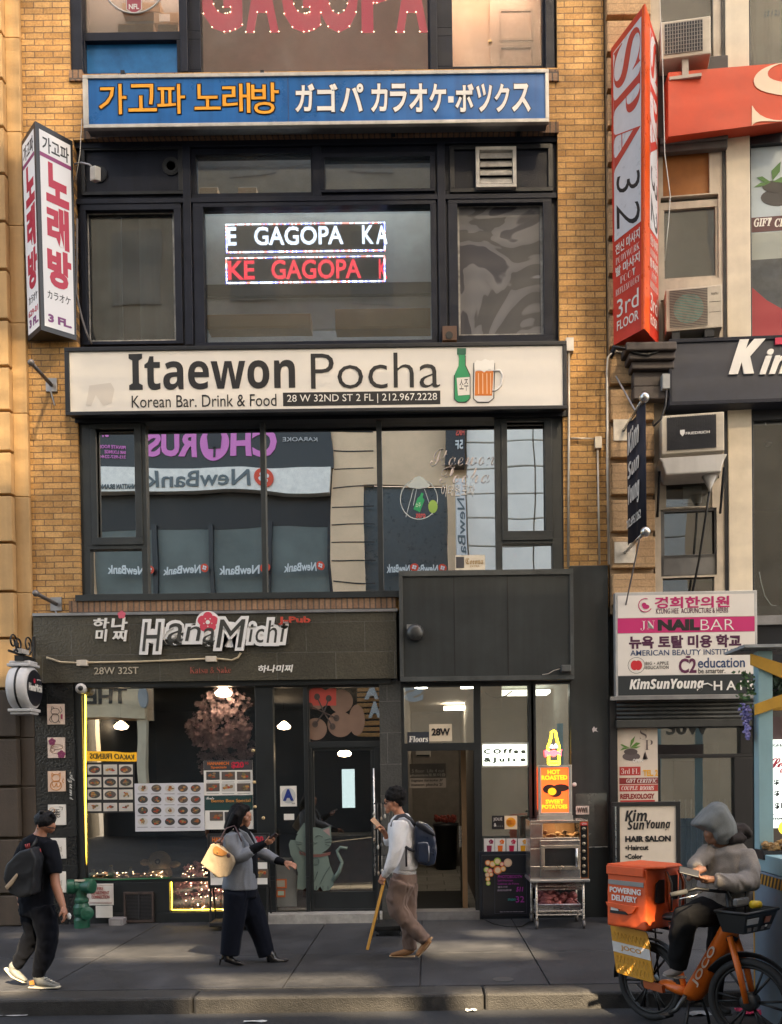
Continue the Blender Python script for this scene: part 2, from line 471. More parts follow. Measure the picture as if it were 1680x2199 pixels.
cuts = sorted([-30, -9.2, -6.9, -3.6] + [(atz(611, 2124).x + xj[0]) / 2, (atz(1184, 2122).x + xj[1]) / 2, xj[2], 4.0, 7.5, 30])
yj = [KERB_Y + 0.33, -2.35, 0.6]
for a, b in zip(cuts, cuts[1:]):
    for c, d in zip(yj, yj[1:]):
        mb.box(a + 0.006, b - 0.006, c + 0.006, d - 0.006, -0.5, 0)
mb.box(-30, 30, KERB_Y + 0.32, 0.6, -0.6, -0.018)
tag(mb.build('pavement', side_m, bevel=0.006), kind='structure')
mb = MB()
kx = [-30, -9, -6.2, atz(1045 - 640, 2150).x, atz(1045, 2150).x, atz(1407, 2150).x, 5.4, 9, 30]
for a, b in zip(kx, kx[1:]):
    mb.box(a + 0.005, b - 0.005, KERB_Y, KERB_Y + 0.32, -0.6, 0.0)
tag(mb.build('kerb', kerb_m, bevel=0.025), kind='structure')

# ------------------------------------------------------------------ shared paints
DARK = M((0.008, 0.011, 0.022), 0.45, var=0.4, sc=3, bump=0.2, streak=0.4, spec=0.25)
DARK2 = M((0.006, 0.008, 0.013), 0.4, var=0.3, sc=3)
BLACK = M((0.007, 0.007, 0.008), 0.5, var=0.25)
STEEL = M((0.55, 0.55, 0.54), 0.28, 1.0, var=0.15, sc=12)
GREYMET = M((0.3, 0.3, 0.31), 0.4, 0.8, var=0.2)
WHITE = M((0.72, 0.70, 0.66), 0.45, var=0.06)
CREAM = M((0.62, 0.55, 0.44), 0.55, var=0.12, sc=4, streak=0.3)
PAPER = M((0.74, 0.72, 0.68), 0.6, var=0.05)
WOOD = M((0.30, 0.17, 0.08), 0.55, var=0.3, sc=5)
CARD = M((0.36, 0.23, 0.12), 0.8, var=0.15)

# ------------------------------------------------------------------ the brick building
BRICK = brickmat((0.70, 0.41, 0.15), (0.54, 0.285, 0.085), (0.25, 0.15, 0.075), bw=0.246, rh=0.081, ms=0.0065, stain=0.5)
W4 = wr((148, -160, 1196, 152)); W3 = wr((162, 293, 1200, 741)); W2 = wr((170, 885, 1211, 1284))
BX0, BX1 = at(58, 650).x, at(1302, 650).x
brick = thing('brick_building', 'yellow brick building with dark window bays stacked over a row of shopfronts', 'building', (0, 0, 0))
STZ = at(640, 1312).z
mb = MB().plate(BX0, BX1, STZ, 16.5, [W4, W3, W2], 0, 0.4)
mb.build('wall', BRICK, brick)
soldier = brickmat((0.33, 0.2, 0.12), (0.25, 0.14, 0.08), (0.12, 0.09, 0.07), bw=0.075, rh=0.4)
PB((150, 1287, 850, 1311), 0, -0.035, 0.05, 'brick_ledge', soldier, brick)
PB((180, 270, 1200, 293), 0, -0.02, 0.05, 'brick_lintel', soldier, brick)
PB((150, 153, 178, 176), 0, -0.03, 0.05, 'brick_lintel', soldier, brick)
PB((1176, 153, 1200, 176), 0, -0.03, 0.05, 'brick_lintel', soldier, brick)
def frame(outer, holes, Y, y0, y1, mat, parent, name='window', bevel=0.006):
    o = wr(outer, Y)
    return MB().plate(*o, [wr(h, Y) for h in holes], y0, y1).build(name, mat, parent, bevel=bevel)
def sash(parent, outer, inner, Y, mat, name='frame', th=0.03):
    return MB().plate(*wr(outer, Y), [wr(inner, Y)], Y - th, Y + 0.02).build(name, mat, parent, bevel=0.004)
def pane(parent, r, Y, mat):
    return PB(r, Y, Y, Y + 0.012, 'pane', mat, parent)
def room(name, parent, X0, X1, Y0, Y1, Z0, Z1, mat, floor=None):
    mb = MB()
    mb.add([(X0, Y0, Z0), (X1, Y0, Z0), (X1, Y1, Z0), (X0, Y1, Z0), (X0, Y0, Z1), (X1, Y0, Z1), (X1, Y1, Z1), (X0, Y1, Z1)],
           [(4, 7, 6, 5), (3, 2, 6, 7), (0, 3, 7, 4), (2, 1, 5, 6)] + ([] if floor else [(0, 1, 2, 3)]))
    o = mb.build(name, mat, parent)
    if floor:
        MB().add([(X0, Y0, Z0), (X1, Y0, Z0), (X1, Y1, Z0), (X0, Y1, Z0)], [(0, 1, 2, 3)]).build('floor', floor, parent)
    return o
G3 = glass(0.07, (0.80, 0.86, 0.90), 0.006, 0.7, dirt=0.05)
G4 = glass(0.05, (0.9, 0.9, 0.9), 0.006, 0.7, 0.12, 0.05)
G2 = glass(0.8, (0.5, 0.55, 0.55), 0.0055, 0.6, dirt=0.01)
GS = glass(0.36, (0.8, 0.84, 0.84), 0.004, 0.7, dirt=0.008)
GD = glass(0.2, (0.85, 0.88, 0.88), 0.003, 0.7, dirt=0.01)

# top bay
FY = 0.1
win4 = frame((140, -165, 1204, 156), [(178, -140, 383, 68), (183, 86, 380, 156), (430, -140, 918, 156), (971, -140, 1165, 141)], FY, FY, 0.24, DARK, brick)
for xa, xb in ((150, 176), (386, 402), (922, 938), (1170, 1190)): PB((xa, -165, xb, 156), 0.05, 0.03, 0.2, 'mullion', DARK, win4, 0.008)
for r in ((176, -140, 385, 70), (428, -140, 920, 158), (969, -140, 1167, 143)):
    pane(win4, r, 0.17, G4)
PB((181, 84, 382, 158), 0.17, 0.17, 0.2, 'blue_panel', M((0.012, 0.13, 0.36), 0.35, var=0.35, sc=2.5), win4)
Z4 = at(640, 150, 0.5).z
room('interior', brick, BX0 + 0.3, BX1 - 0.3, 0.42, 3.2, Z4 - 0.1, 16, M((0.25, 0.2, 0.2), 0.8))
MB().pbox((178, -140, 383, 75), 0.9, 0.9, 1.0).build('shelf_back', M((0.22, 0.2, 0.18), 0.8), brick)
# third floor bay
win3 = frame((156, 290, 1206, 745), [(187, 452, 378, 735), (438, 443, 927, 735), (983, 437, 1168, 722), (420, 330, 668, 414), (693, 337, 928, 410)], FY, FY, 0.24, DARK, brick)
for x0, x1, y0, y1 in ((160, 1202, 296, 312), (395, 412, 305, 741), (941, 958, 305, 741), (160, 1202, 421, 432)):
    PB((x0, y0, x1, y1), 0.06, 0.05 if y1 - y0 < 60 else 0.047, 0.12, 'mullion', DARK, win3, 0.006)
for q in ((672, 305, 690, 421),):
    PB(q, 0.08, 0.07, 0.12, 'mullion', DARK, win3, 0.004)
sash(win3, (176, 436, 392, 741), (188, 453, 377, 734), 0.09, DARK)
sash(win3, (964, 428, 1186, 741), (984, 438, 1167, 721), 0.09, DARK)
sash(win3, (418, 430, 938, 741), (439, 444, 926, 734), 0.09, DARK)
sash(win3, (690, 330, 934, 414), (698, 339, 924, 408), 0.09, DARK)
sash(win3, (176, 316, 393, 420), (184, 324, 384, 413), 0.092, DARK2)
sash(win3, (966, 312, 1187, 414), (976, 322, 1177, 405), 0.092, DARK2)
for r in ((185, 450, 380, 737), (436, 441, 929, 737), (418, 328, 670, 416), (691, 335, 930, 412)):
    pane(win3, r, 0.16, G3)
for c, rr in ((213, 17), (368, 19)):
    p = at(c, 374 if c == 213 else 357, 0.09)
    m2 = MB(); m2.ell(FP(0.09), p.x, p.z, rr / 160, rr / 160, -0.02, 0.012, 28)
    for k in range(6):
        m2.ell(FP(0.09), p.x, p.z, (rr - 2 - 2.4 * k) / 160, (rr - 2 - 2.4 * k) / 160, 0.012 + (k % 2) * 0.004, 0.016 + (k % 2) * 0.004, 24)
    m2.build('round_vent', DARK2, win3)
Z3a, Z3b = at(640, 741, 0.5).z, at(640, 295, 0.5).z
room('interior', brick, BX0 + 0.3, BX1 - 0.3, 0.42, 3.0, Z3a - 0.1, Z3b + 0.15, M((0.3, 0.3, 0.31), 0.8))
MB().pbox((440, 455, 926, 610), 1.0, 1.0, 1.06).pbox((440, 632, 926, 706), 1.0, 1.0, 1.06).build('partition', M((0.46, 0.47, 0.44), 0.7, var=0.25, sc=1.2), brick)
PB((440, 608, 926, 633), 0.9, 0.9, 0.98, 'dark_rail', DARK2, brick)
PB((180, 445, 386, 738), 0.6, 0.6, 0.62, 'darkening_board', M((0.02, 0.026, 0.038), 0.7, var=0.4, sc=2), brick)  # added board that darkens the room behind the left pane
for r in ((196, 455, 262, 735), (300, 470, 372, 735)):
    PB(r, 0.5, 0.5, 0.53, 'curtain', M((0.12, 0.13, 0.15), 0.7, var=0.5, sc=2, streak=0.7), brick)
# whitewashed border left on the panes of the third floor
wb = M((0.32, 0.31, 0.29), 0.8, var=0.5, sc=9)
for o_, i_ in (((187, 452, 378, 735), (193, 460, 373, 730)), ((983, 437, 1168, 722), (988, 444, 1161, 717))):
    MB().plate(*wr(o_, 0.155), [wr(i_, 0.155)], 0.154, 0.158).build('paint_border', wb, win3)
# torn plastic film on the right pane
def film_mat():
    m, t, b, _ = nodes('plastic_film')
    tc = t.nodes.new('ShaderNodeTexCoord')
    n = t.nodes.new('ShaderNodeTexNoise'); n.inputs['Scale'].default_value = 0.8; n.inputs['Detail'].default_value = 3.2; n.inputs['Distortion'].default_value = 1.5; n.inputs['Roughness'].default_value = 0.42
    t.links.new(tc.outputs['Object'], n.inputs['Vector'])
    r = t.nodes.new('ShaderNodeValToRGB')
    els = r.color_ramp.elements
    els[0].position = 0.0; els[0].color = (0.03, 0.03, 0.042, 1); els[1].position = 0.44; els[1].color = (0.035, 0.035, 0.048, 1)
    for p, c in ((0.45, 0.13), (0.495, 0.11), (0.50, 0.05), (0.585, 0.06), (0.59, 0.22), (0.605, 0.16), (0.61, 0.055)):
        e = els.new(p); e.color = (c, c, c * 1.1, 1)
    t.links.new(n.outputs['Fac'], r.inputs[0]); t.links.new(r.outputs[0], b.inputs['Base Color'])
    b.inputs['Roughness'].default_value = 0.3
    bp = t.nodes.new('ShaderNodeBump'); bp.inputs['Distance'].default_value = 0.03; bp.inputs['Strength'].default_value = 0.8
    t.links.new(n.outputs['Fac'], bp.inputs['Height']); t.links.new(bp.outputs[0], b.inputs['Normal'])
    return m
PB((981, 435, 1170, 724), 0.165, 0.165, 0.175, 'plastic_film', film_mat(), win3)
# second floor bay
FR2 = M((0.020, 0.025, 0.028), 0.4, var=0.15)
win2 = frame((168, 882, 1214, 1287), [(198, 898, 305, 1170), (197, 1181, 308, 1277), (317, 896, 562, 1275), (572, 896, 811, 1275), (822, 896, 1064, 1275), (1079, 898, 1181, 1160), (1079, 1169, 1186, 1275)], FY, 0.05, 0.2, FR2, brick, bevel=0.004)
sash(win2, (197, 908, 306, 1171), (209, 921, 291, 1155), 0.06, FR2)
sash(win2, (1077, 900, 1186, 1161), (1090, 906, 1170, 1141), 0.06, FR2)
PB((162, 878, 1222, 902), 0, -0.03, 0.2, 'head_trim', DARK2, win2)
PB((165, 1275, 860, 1288), 0, -0.06, 0.2, 'sill', FR2, win2)
for r in ((198, 910, 305, 1172), (195, 1179, 310, 1279), (315, 904, 564, 1277), (570, 904, 813, 1277), (820, 904, 1066, 1277), (1078, 898, 1183, 1162), (1077, 1167, 1188, 1277)):
    pane(win2, r, 0.12, G2)
Z2a, Z2b = at(640, 1284, 0.5).z, at(640, 890, 0.5).z
room('interior', brick, BX0 + 0.3, BX1 - 0.3, 0.42, 4.0, Z2a - 0.1, Z2b + 0.1, M((0.12, 0.12, 0.12), 0.8))
# ground floor shell
GZ = at(640, 1462).z
HX0, HX1 = at(75, 1700).x, at(838, 1700).x
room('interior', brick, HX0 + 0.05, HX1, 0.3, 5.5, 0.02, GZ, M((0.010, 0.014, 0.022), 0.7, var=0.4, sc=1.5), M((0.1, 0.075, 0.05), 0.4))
HL, HR = at(866, 1700).x, at(1140, 1700).x
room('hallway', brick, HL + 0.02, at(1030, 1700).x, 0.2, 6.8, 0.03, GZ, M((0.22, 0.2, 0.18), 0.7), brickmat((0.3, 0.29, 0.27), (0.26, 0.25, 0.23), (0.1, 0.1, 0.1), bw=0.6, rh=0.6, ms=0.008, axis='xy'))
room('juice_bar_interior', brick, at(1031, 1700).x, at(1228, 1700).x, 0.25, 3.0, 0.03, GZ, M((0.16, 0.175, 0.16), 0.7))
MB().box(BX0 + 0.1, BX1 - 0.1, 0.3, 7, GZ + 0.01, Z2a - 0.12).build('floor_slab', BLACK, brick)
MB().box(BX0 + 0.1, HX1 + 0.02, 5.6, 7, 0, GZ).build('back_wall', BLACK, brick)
# fascia over the pub
TILE = brickmat((0.085, 0.077, 0.056), (0.066, 0.061, 0.046), (0.11, 0.105, 0.09), bw=0.78, rh=0.40, ms=0.006, stain=0.25)
TILE.node_tree.nodes['Principled BSDF'].inputs['Roughness'].default_value = 0.22
fas = MB().pbox((72, 1317, 852, 1462), -0.1, -0.1, 0.28).build('fascia', TILE, brick)
for r in ((705, 1322, 785, 1450), (545, 1322, 640, 1340)):
    pass
PB((70, 1312, 854, 1318), -0.12, -0.13, 0.0, 'fascia_cap', GREYMET, brick)
DT = brickmat((0.012, 0.014, 0.016), (0.02, 0.022, 0.024), (0.035, 0.035, 0.035), bw=0.42, rh=0.40, ms=0.004, stain=0.3)
DT.node_tree.nodes['Principled BSDF'].inputs['Roughness'].default_value = 0.12
PB((76, 1463, 165, 1990), 0, -0.04, 0.25, 'tiled_pier', DT, brick)
PB((818, 1463, 864, 1985), 0, -0.03, 0.25, 'tiled_pier', brickmat((0.06, 0.06, 0.055), (0.05, 0.05, 0.046), (0.11, 0.11, 0.1), bw=0.5, rh=0.42, ms=0.005), brick)
SF = M((0.011, 0.014, 0.016), 0.4, var=0.2, sc=3)
sfw = frame((163, 1461, 664, 1990), [(180, 1474, 551, 1886), (365, 1893, 480, 1958), (590, 1476, 655, 1958)], 0.02, 0.0, 0.14, SF, brick)
pane(sfw, (178, 1472, 553, 1888), 0.06, GS)
pane(sfw, (363, 1891, 482, 1960), 0.06, GD)
pane(sfw, (588, 1474, 657, 1960), 0.08, GD)
PB((165, 1460, 840, 1474), 0.02, -0.05, 0.12, 'head_rail', SF, sfw)
dfr = frame((660, 1461, 822, 1975), [(664, 1476, 818, 1592), (672, 1606, 806, 1952)], 0.02, 0.02, 0.12, SF, brick, 'door_frame')
pane(dfr, (662, 1474, 820, 1594), 0.07, GD)
door = frame((668, 1603, 810, 1957), [(676, 1612, 798, 1915)], 0.04, 0.04, 0.09, SF, brick, 'glass_door')
pane(door, (674, 1610, 800, 1917), 0.06, GD)
m2 = MB(); a, b = at(803, 1650, 0.0), at(803, 1880, 0.0)
m2.tube([(a.x, -0.03, b.z), (a.x, -0.03, a.z)], 0.014, 10)
m2.box(a.x - 0.01, a.x + 0.01, -0.03, 0.05, a.z - 0.06, a.z - 0.04).box(a.x - 0.01, a.x + 0.01, -0.03, 0.05, b.z + 0.04, b.z + 0.06)
m2.build('handle', STEEL, door, True)
PB((575, 1958, 822, 1985), 0, -0.25, 0.2, 'threshold', M((0.3, 0.29, 0.27), 0.6, var=0.3, sc=8), brick)
# stair entrance and juice window
efr = frame((860, 1461, 1148, 1975), [(868, 1474, 1018, 1596), (878, 1612, 1020, 1975), (1034, 1472, 1136, 1826)], 0.0, -0.02, 0.12, SF, brick, 'entrance_frame')
pane(efr, (866, 1472, 1020, 1598), 0.06, GD)
pane(efr, (1032, 1470, 1138, 1828), 0.05, glass(0.2, (0.7, 0.72, 0.68), 0.004, 0.7, dirt=0.05))
PB((1030, 1828, 1142, 1975), 0, -0.05, 0.2, 'lower_panel', M((0.01, 0.016, 0.028), 0.35, var=0.15), efr)
nfr = frame((1142, 1461, 1232, 1975), [(1152, 1468, 1225, 1752)], 0.0, -0.02, 0.12, SF, brick, 'window')
pane(nfr, (1150, 1466, 1227, 1754), 0.05, GS)
PB((862, 1957, 1030, 1975), -0.05, -0.1, 0.2, 'threshold', GREYMET, brick)
mt = M((0.022, 0.026, 0.027), 0.42, var=0.45, sc=1.5, bump=0.35, bsc=2.2, streak=0.4)
PB((1226, 1214, 1310, 1976), -0.03, -0.03, 0.2, 'metal_panel', mt, brick, 0.01)
bp_ = MB().pbox((864, 1236, 1224, 1452), -0.24, -0.24, 0.05)
shx = thing('metal_shutter_box', 'wide plain dark metal box jutting out above the stair entrance', 'shutter box', (at(1045, 1340).x, -0.1, at(1045, 1455).z))
MB().pbox((858, 1224, 1232, 1462), -0.22, -0.22, -0.035).build('box', mt, shx, bevel=0.008)
MB().plate(*wr((858, 1224, 1232, 1462), -0.23), [wr((866, 1236, 1224, 1452), -0.23)], -0.245, -0.221).build('rim', M((0.05, 0.055, 0.055), 0.5, var=0.3), shx, bevel=0.004)
for xx in (975, 1090):
    PB((xx, 1237, xx + 2, 1451), -0.222, -0.2235, -0.2, 'seam', BLACK, shx)

# ------------------------------------------------------------------ stone building on the left
STONE = M((0.50, 0.32, 0.145), 0.8, var=0.3, sc=1.2, bump=0.25, bsc=30, streak=0.35)
STONE2 = M((0.06, 0.045, 0.033), 0.75, var=0.35, sc=2.0, bump=0.35, bsc=40, streak=0.4)
stone = thing('stone_building', 'tan stone building with rusticated blocks beside the brick front', 'building', (BX0 - 1.5, 0, 0))
zl = [at(25, y, -0.1).z for y in (1990, 1920, 1800, 1690, 1585, 1480)]
zu = [at(25, y, -0.1).z for y in (1480, 1372, 1272, 1167, 1065, 972, 885, 790, 690, 583, 480, 378, 278, 175, 75, -30, -130, -300)]
X1, X2 = at(25, 900, -0.1).x, BX0 - 0.004
lo, up = MB(), MB()
for q, zz, in ((lo, zl), (up, zu)):
    for a, b in zip(zz, zz[1:]):
        q.box(X1 - 2.6, X1, -0.16, 0.4, a + 0.018, b - 0.018)
    for i in range(0, len(zz) - 1, 1 if q is lo else 2):
        b = zz[min(i + (1 if q is lo else 2), len(zz) - 1)]
        q.box(X1 + 0.002, X2, -0.06, 0.4, zz[i] + 0.003, b - 0.003)
    q.box(X1 - 2.6, X2 - 0.01, -0.045, 0.39, zz[0], zz[-1])
lo.build('granite_base', STONE2, stone, bevel=0.015)
up.build('wall', STONE, stone, bevel=0.009)

# ------------------------------------------------------------------ the far side of the street, seen only in the window panes
YO = -18.2
YV = 2 * 0.12 - YO
def rf(r):
    x0, y0, x1, y1 = r
    a, b = at(x0, (y0 + y1) / 2, YV), at(x1, (y0 + y1) / 2, YV)
    return a.x, b.x, at((x0 + x1) / 2, y1, YV).z, at((x0 + x1) / 2, y0, YV).z
OPL = Plane((0, YO, 0), (-1, 0, 0), (0, 0, 1))
def sun_hole(r, Y):                               # opening in the added sun mask that lets the sun reach a wall patch
    X0, X1, Z0, Z1 = r
    t = (Y - YO) / LD.y
    return (X0 - LD.x * t, X1 - LD.x * t, Z0 - LD.z * t, Z1 - LD.z * t)
def sun_hole_ground(x0, x1, y0, y1):
    t0, t1 = (y0 - YO) / LD.y, (y1 - YO) / LD.y
    tm = (t0 + t1) / 2
    return (x0 - LD.x * tm, x1 - LD.x * tm, -LD.z * t0, -LD.z * t1)
HOLES = []
def screen(r, cov, per=0.32):                      # slatted part of the added sun mask: only a share of the sun comes through
    X0, X1, Z0, Z1 = sun_hole(wr(r), 0)
    n = max(1, round((Z1 - Z0) / per)); p = (Z1 - Z0) / n
    for k in range(n): HOLES.append((X0, X1, Z0 + p * k, Z0 + p * (k + cov)))
screen((-70, -90, 62, 1450), 0.20)
screen((62, -90, 160, 290), 0.20); screen((62, 290, 160, 1330), 0.13)
screen((160, -90, 1204, 1290), 0.075)
screen((1204, -90, 1226, 1200), 0.14); screen((1226, -90, 1258, 130), 0.26); screen((1226, 130, 1258, 580), 0.14); screen((1226, 580, 1258, 775), 0.42); screen((1226, 775, 1258, 1200), 0.13)
screen((1258, -90, 1310, 1200), 0.10)
screen((1310, -90, 1400, 1000), 0.10); screen((1312, 1000, 1395, 1290), 0.32); screen((1400, -90, 1700, 1290), 0.075)
def g(x0, x1, y0, y1, z=0.0):
    a, b = atz(x0, (y0 + y1) / 2, z), atz(x1, (y0 + y1) / 2, z)
    return sun_hole_ground(a.x, b.x, atz((x0 + x1) / 2, y1, z).y, atz((x0 + x1) / 2, y0, z).y)
HOLES += [g(165, 430, 2032, 2062), g(-30, 70, 2098, 2138), g(910, 1140, 2024, 2058), g(430, 800, 2094, 2120), g(410, 900, 2138, 2166), g(1020, 1110, 2001, 2010), g(1000, 1345, 2124, 2152), g(20, 140, 1996, 2010)]
OST = M((0.78, 0.57, 0.37), 0.8, var=0.15, sc=0.6)
opp = thing('opposite_building', 'broad stone building across the street seen mirrored in the upper window panes', 'building', (3, YO, 0))
oh = [rf((200, 902, 712, 1284)), rf((782, 1042, 962, 1284)), rf((160, 1545, 850, 1840)), rf((330, 1440, 850, 1545))]
oh = [(min(a, b), max(a, b), c, d) for a, b, c, d in oh]
OX0, OX1, OZ = -16, 20, 40
MB().plate(OX0, OX1, -0.3, 13.75, oh, YO - 0.18, YO).build('wall', OST, opp)
MB().plate(OX0, OX1, 13.75, OZ, HOLES, YO - 0.010, YO).build('sun_mask', OST, opp)  # added unseen sheet above the building; its openings shape the sun into patches
mb = MB()
for k in range(0, 60):
    z = 4.6 + k * 0.62
    x0 = at(712, 1000, YV).x; x1 = at(1062, 1000, YV).x
    if 8 < z < 16: mb.box(x0 + 0.02, x0 + 1.35, YO + 0.0, YO + 0.015, z, z + 0.035)
mb.build('stone_joint', BLACK, opp)
OW = M((0.88, 0.84, 0.76), 0.6, var=0.1, sc=0.7)
a = rf((1003, 900, 1215, 1284))
mb = MB()
nz = 7
for k in range(nz):
    z0 = a[2] + (a[3] - a[2]) * k / nz; z1 = a[2] + (a[3] - a[2]) * (k + 1) / nz
    for j in range(3):
        xa = a[0] + (a[1] - a[0]) * j / 3; xb = a[0] + (a[1] - a[0]) * (j + 1) / 3
        mb.box(xa + 0.02, xb - 0.02, YO + 0.02, YO + 0.3, z0 + 0.02, z1 - 0.02)
mb.build('white_stone_bay', OW, opp, bevel=0.02)
a = rf((195, 995, 716, 1132)); MB().box(a[0], a[1], YO - 1, YO - 0.19, a[2], a[3]).build('dark_glazing', BLACK, opp)
a = rf((200, 1130, 712, 1284)); MB().box(a[0], a[1], YO - 1, YO - 0.2, a[2], a[3]).build('blind', M((0.15, 0.175, 0.165), 0.8, var=0.2, sc=0.8), opp)
mb = MB()
for xx in (330, 455, 575, 712):
    q = at(xx, 1200, YV).x; MB().box(q - 0.08, q + 0.08, YO - 0.2, YO - 0.05, rf((0, 1130, 1, 1284))[2], rf((0, 1130, 1, 1284))[3]).build('mullion', DARK2, opp)
a = rf((782, 1042, 962, 1284)); MB().box(a[0], a[1], YO - 1, YO - 0.19, a[2], a[3]).build('glazing', M((0.06, 0.075, 0.08), 0.3), opp)
a = rf((160, 1400, 850, 1860)); MB().box(a[0], a[1], YO - 3, YO - 2.6, -0.3, a[3] + 0.3).build('shop_back', M((0.010, 0.013, 0.018), 0.6), opp); MB().box(a[0] - 3, a[1] + 3, YO - 3.4, YO - 0.185, a[3] + 0.32, a[3] + 0.5).box(a[0] - 0.5, a[0] - 0.3, YO - 3, YO - 0.185, -0.3, a[3] + 0.31).box(a[1] + 0.3, a[1] + 0.5, YO - 3, YO - 0.185, -0.3, a[3] + 0.31).build('shop_shell', BLACK, opp)
mb = MB()
for k in range(3):
    for j in range(9):
        x = OX0 + 2 + j * 3.9; z = 17.5 + k * 4.2
        mb.box(x, x + 1.5, YO + 0.0, YO + 0.06, z, z + 2.4)
mb.build('upper_window', M((0.55, 0.42, 0.29), 0.3), opp)
# its signs
sg = thing('mirrored_band_sign', 'black sign band with pink lettering across the street, mirrored in the second floor panes', 'sign', (0, YO, 10))
a = rf((200, 902, 712, 1008)); MB().box(a[0], a[1], YO - 0.15, YO + 0.1, a[2], a[3]).build('panel', M((0.025, 0.028, 0.03), 0.4), sg)
OP2 = Plane((0, YO + 0.1, 0), (-1, 0, 0), (0, 0, 1))
PINK = M((0.75, 0.22, 0.6), 0.5, var=0)
def opp_text(s, r, mat, parent, bold=0.0, pl=None):
    a = rf(r)
    return put_text(MB(), pl or OP2, s, -a[1], -a[0], a[2], a[3], 0.02, 0.03, bold).build('lettering', mat, parent)
opp_text('CH', (497, 930, 600, 982), PINK, sg, 0.04)
opp_text('RUS', (318, 930, 420, 982), PINK, sg, 0.04)
q = rf((428, 920, 494, 990))
m2 = MB(); m2.ell(OP2, -(q[0] + q[1]) / 2, (q[2] + q[3]) / 2, (q[1] - q[0]) / 2, (q[3] - q[2]) / 2, 0, 0.04, 30); m2.build('disc', PINK, sg)
m2 = MB(); cu, cv = -(q[0] + q[1]) / 2, (q[2] + q[3]) / 2
m2.prism(OP2, [(cu - 0.22 + 0.0, cv + 0.34), (cu + 0.22, cv + 0.34), (cu + 0.26, cv + 0.2), (cu + 0.22, cv - 0.16), (cu - 0.22, cv - 0.16), (cu - 0.26, cv + 0.2)], 0.04, 0.06)
m2.obox(OP2, cu - 0.04, cu + 0.04, cv - 0.42, cv - 0.1, 0.04, 0.06); m2.build('microphone', M((0.03, 0.03, 0.035), 0.5), sg)
opp_text('3F', (216, 918, 238, 938), PINK, sg, 0.03)
opp_text('PRIVATE ROOM', (214, 955, 274, 963), PINK, sg, 0.02); opp_text('BAR LOUNGE', (228, 967, 274, 975), PINK, sg, 0.02); opp_text('212-957-2244', (218, 979, 274, 987), PINK, sg, 0.02)
opp_text('KARAOKE', (612, 948, 684, 956), M((0.6, 0.6, 0.6), 0.5, var=0), sg)
sg = thing('mirrored_bank_sign', 'white bank sign band with red flower across the street, mirrored in second floor panes', 'sign', (0, YO, 9.5))
a = rf((200, 1008, 708, 1062)); MB().box(a[0], a[1], YO - 0.15, YO + 0.25, a[2], a[3]).build('panel', M((0.88, 0.85, 0.78), 0.4), sg)
OP3 = Plane((0, YO + 0.25, 0), (-1, 0, 0), (0, 0, 1))
GREYL = M((0.12, 0.15, 0.16), 0.5, var=0)
opp_text('NewBank', (318, 1014, 540, 1054), GREYL, sg, 0.012, OP3)
opp_text('MANHATTAN BRANCH', (214, 1050, 312, 1060), GREYL, sg, 0.02, OP3)
REDO = M((0.75, 0.07, 0.025), 0.5, var=0)
def flower_logo(parent, c, r, pl, off=0.05):
    q = at(c[0], c[1], YV); rr = r * (12.5 + YV) / FPX
    m2 = MB(); m2.ell(pl, -q.x, q.z, rr, rr, 0.02, off, 28); m2.build('disc', REDO, parent)
    m2 = MB()
    for k in range(4):
        th = math.pi / 4 + k * math.pi / 2 + 0.3
        m2.ell(pl, -q.x + rr * 0.36 * math.cos(th), q.z + rr * 0.36 * math.sin(th), rr * 0.24, rr * 0.24, off, off + 0.02, 12)
    m2.build('flower', M((0.85, 0.82, 0.8), 0.5, var=0), parent)
flower_logo(sg, (572, 1030), 23, OP3)
WL = M((0.75, 0.78, 0.78), 0.5, var=0)
for i, (x0, x1) in enumerate(((236, 312), (350, 432), (476, 562), (610, 682), (826, 880), (880, 940))):
    dg = thing('mirrored_window_decal', 'white window lettering with red flower disc across the street, mirrored in the second floor panes', 'decal', (0, YO, 8), 'mirrored window decals')
    opp_text('NewBank', (x0, 1216, x1, 1234), WL, dg, 0.02)
    flower_logo(dg, (x1 + 10, 1222), 9, OP2)
vs = thing('mirrored_blade_sign', 'white upright sign with sideways lettering across the street, mirrored in the right second floor panes', 'sign', (0, YO, 9))
a = rf((978, 1040, 1000, 1262)); MB().box(a[0], a[1], YO, YO + 0.8, a[2], a[3]).build('panel', M((0.75, 0.75, 0.74), 0.4), vs)
put_text(MB(), Plane((0, YO + 0.8, 0), (0, 0, -1), (-1, 0, 0)), 'NewBank', -at(0, 1100, YV).z, -at(0, 1255, YV).z, -a[1] + 0.04, -a[0] - 0.04, 0.01, 0.01, 0.01).build('lettering', GREYL, vs)
vs = thing('mirrored_black_blade_sign', 'black upright sign with red figures across the street, mirrored in second floor panes', 'sign', (0, YO, 12))
a = rf((955, 902, 998, 1005)); MB().box(a[0], a[1], YO, YO + 0.5, a[2], a[3]).build('panel', M((0.02, 0.02, 0.022), 0.4), vs)
opl4 = Plane((0, YO + 0.5, 0), (-1, 0, 0), (0, 0, 1))
opp_text('24\nHRS', (976, 912, 996, 945), M((0.8, 0.12, 0.08), 0.5, var=0), vs, 0.02, opl4); opp_text('5F', (976, 955, 994, 975), WL, vs, 0.02, opl4)
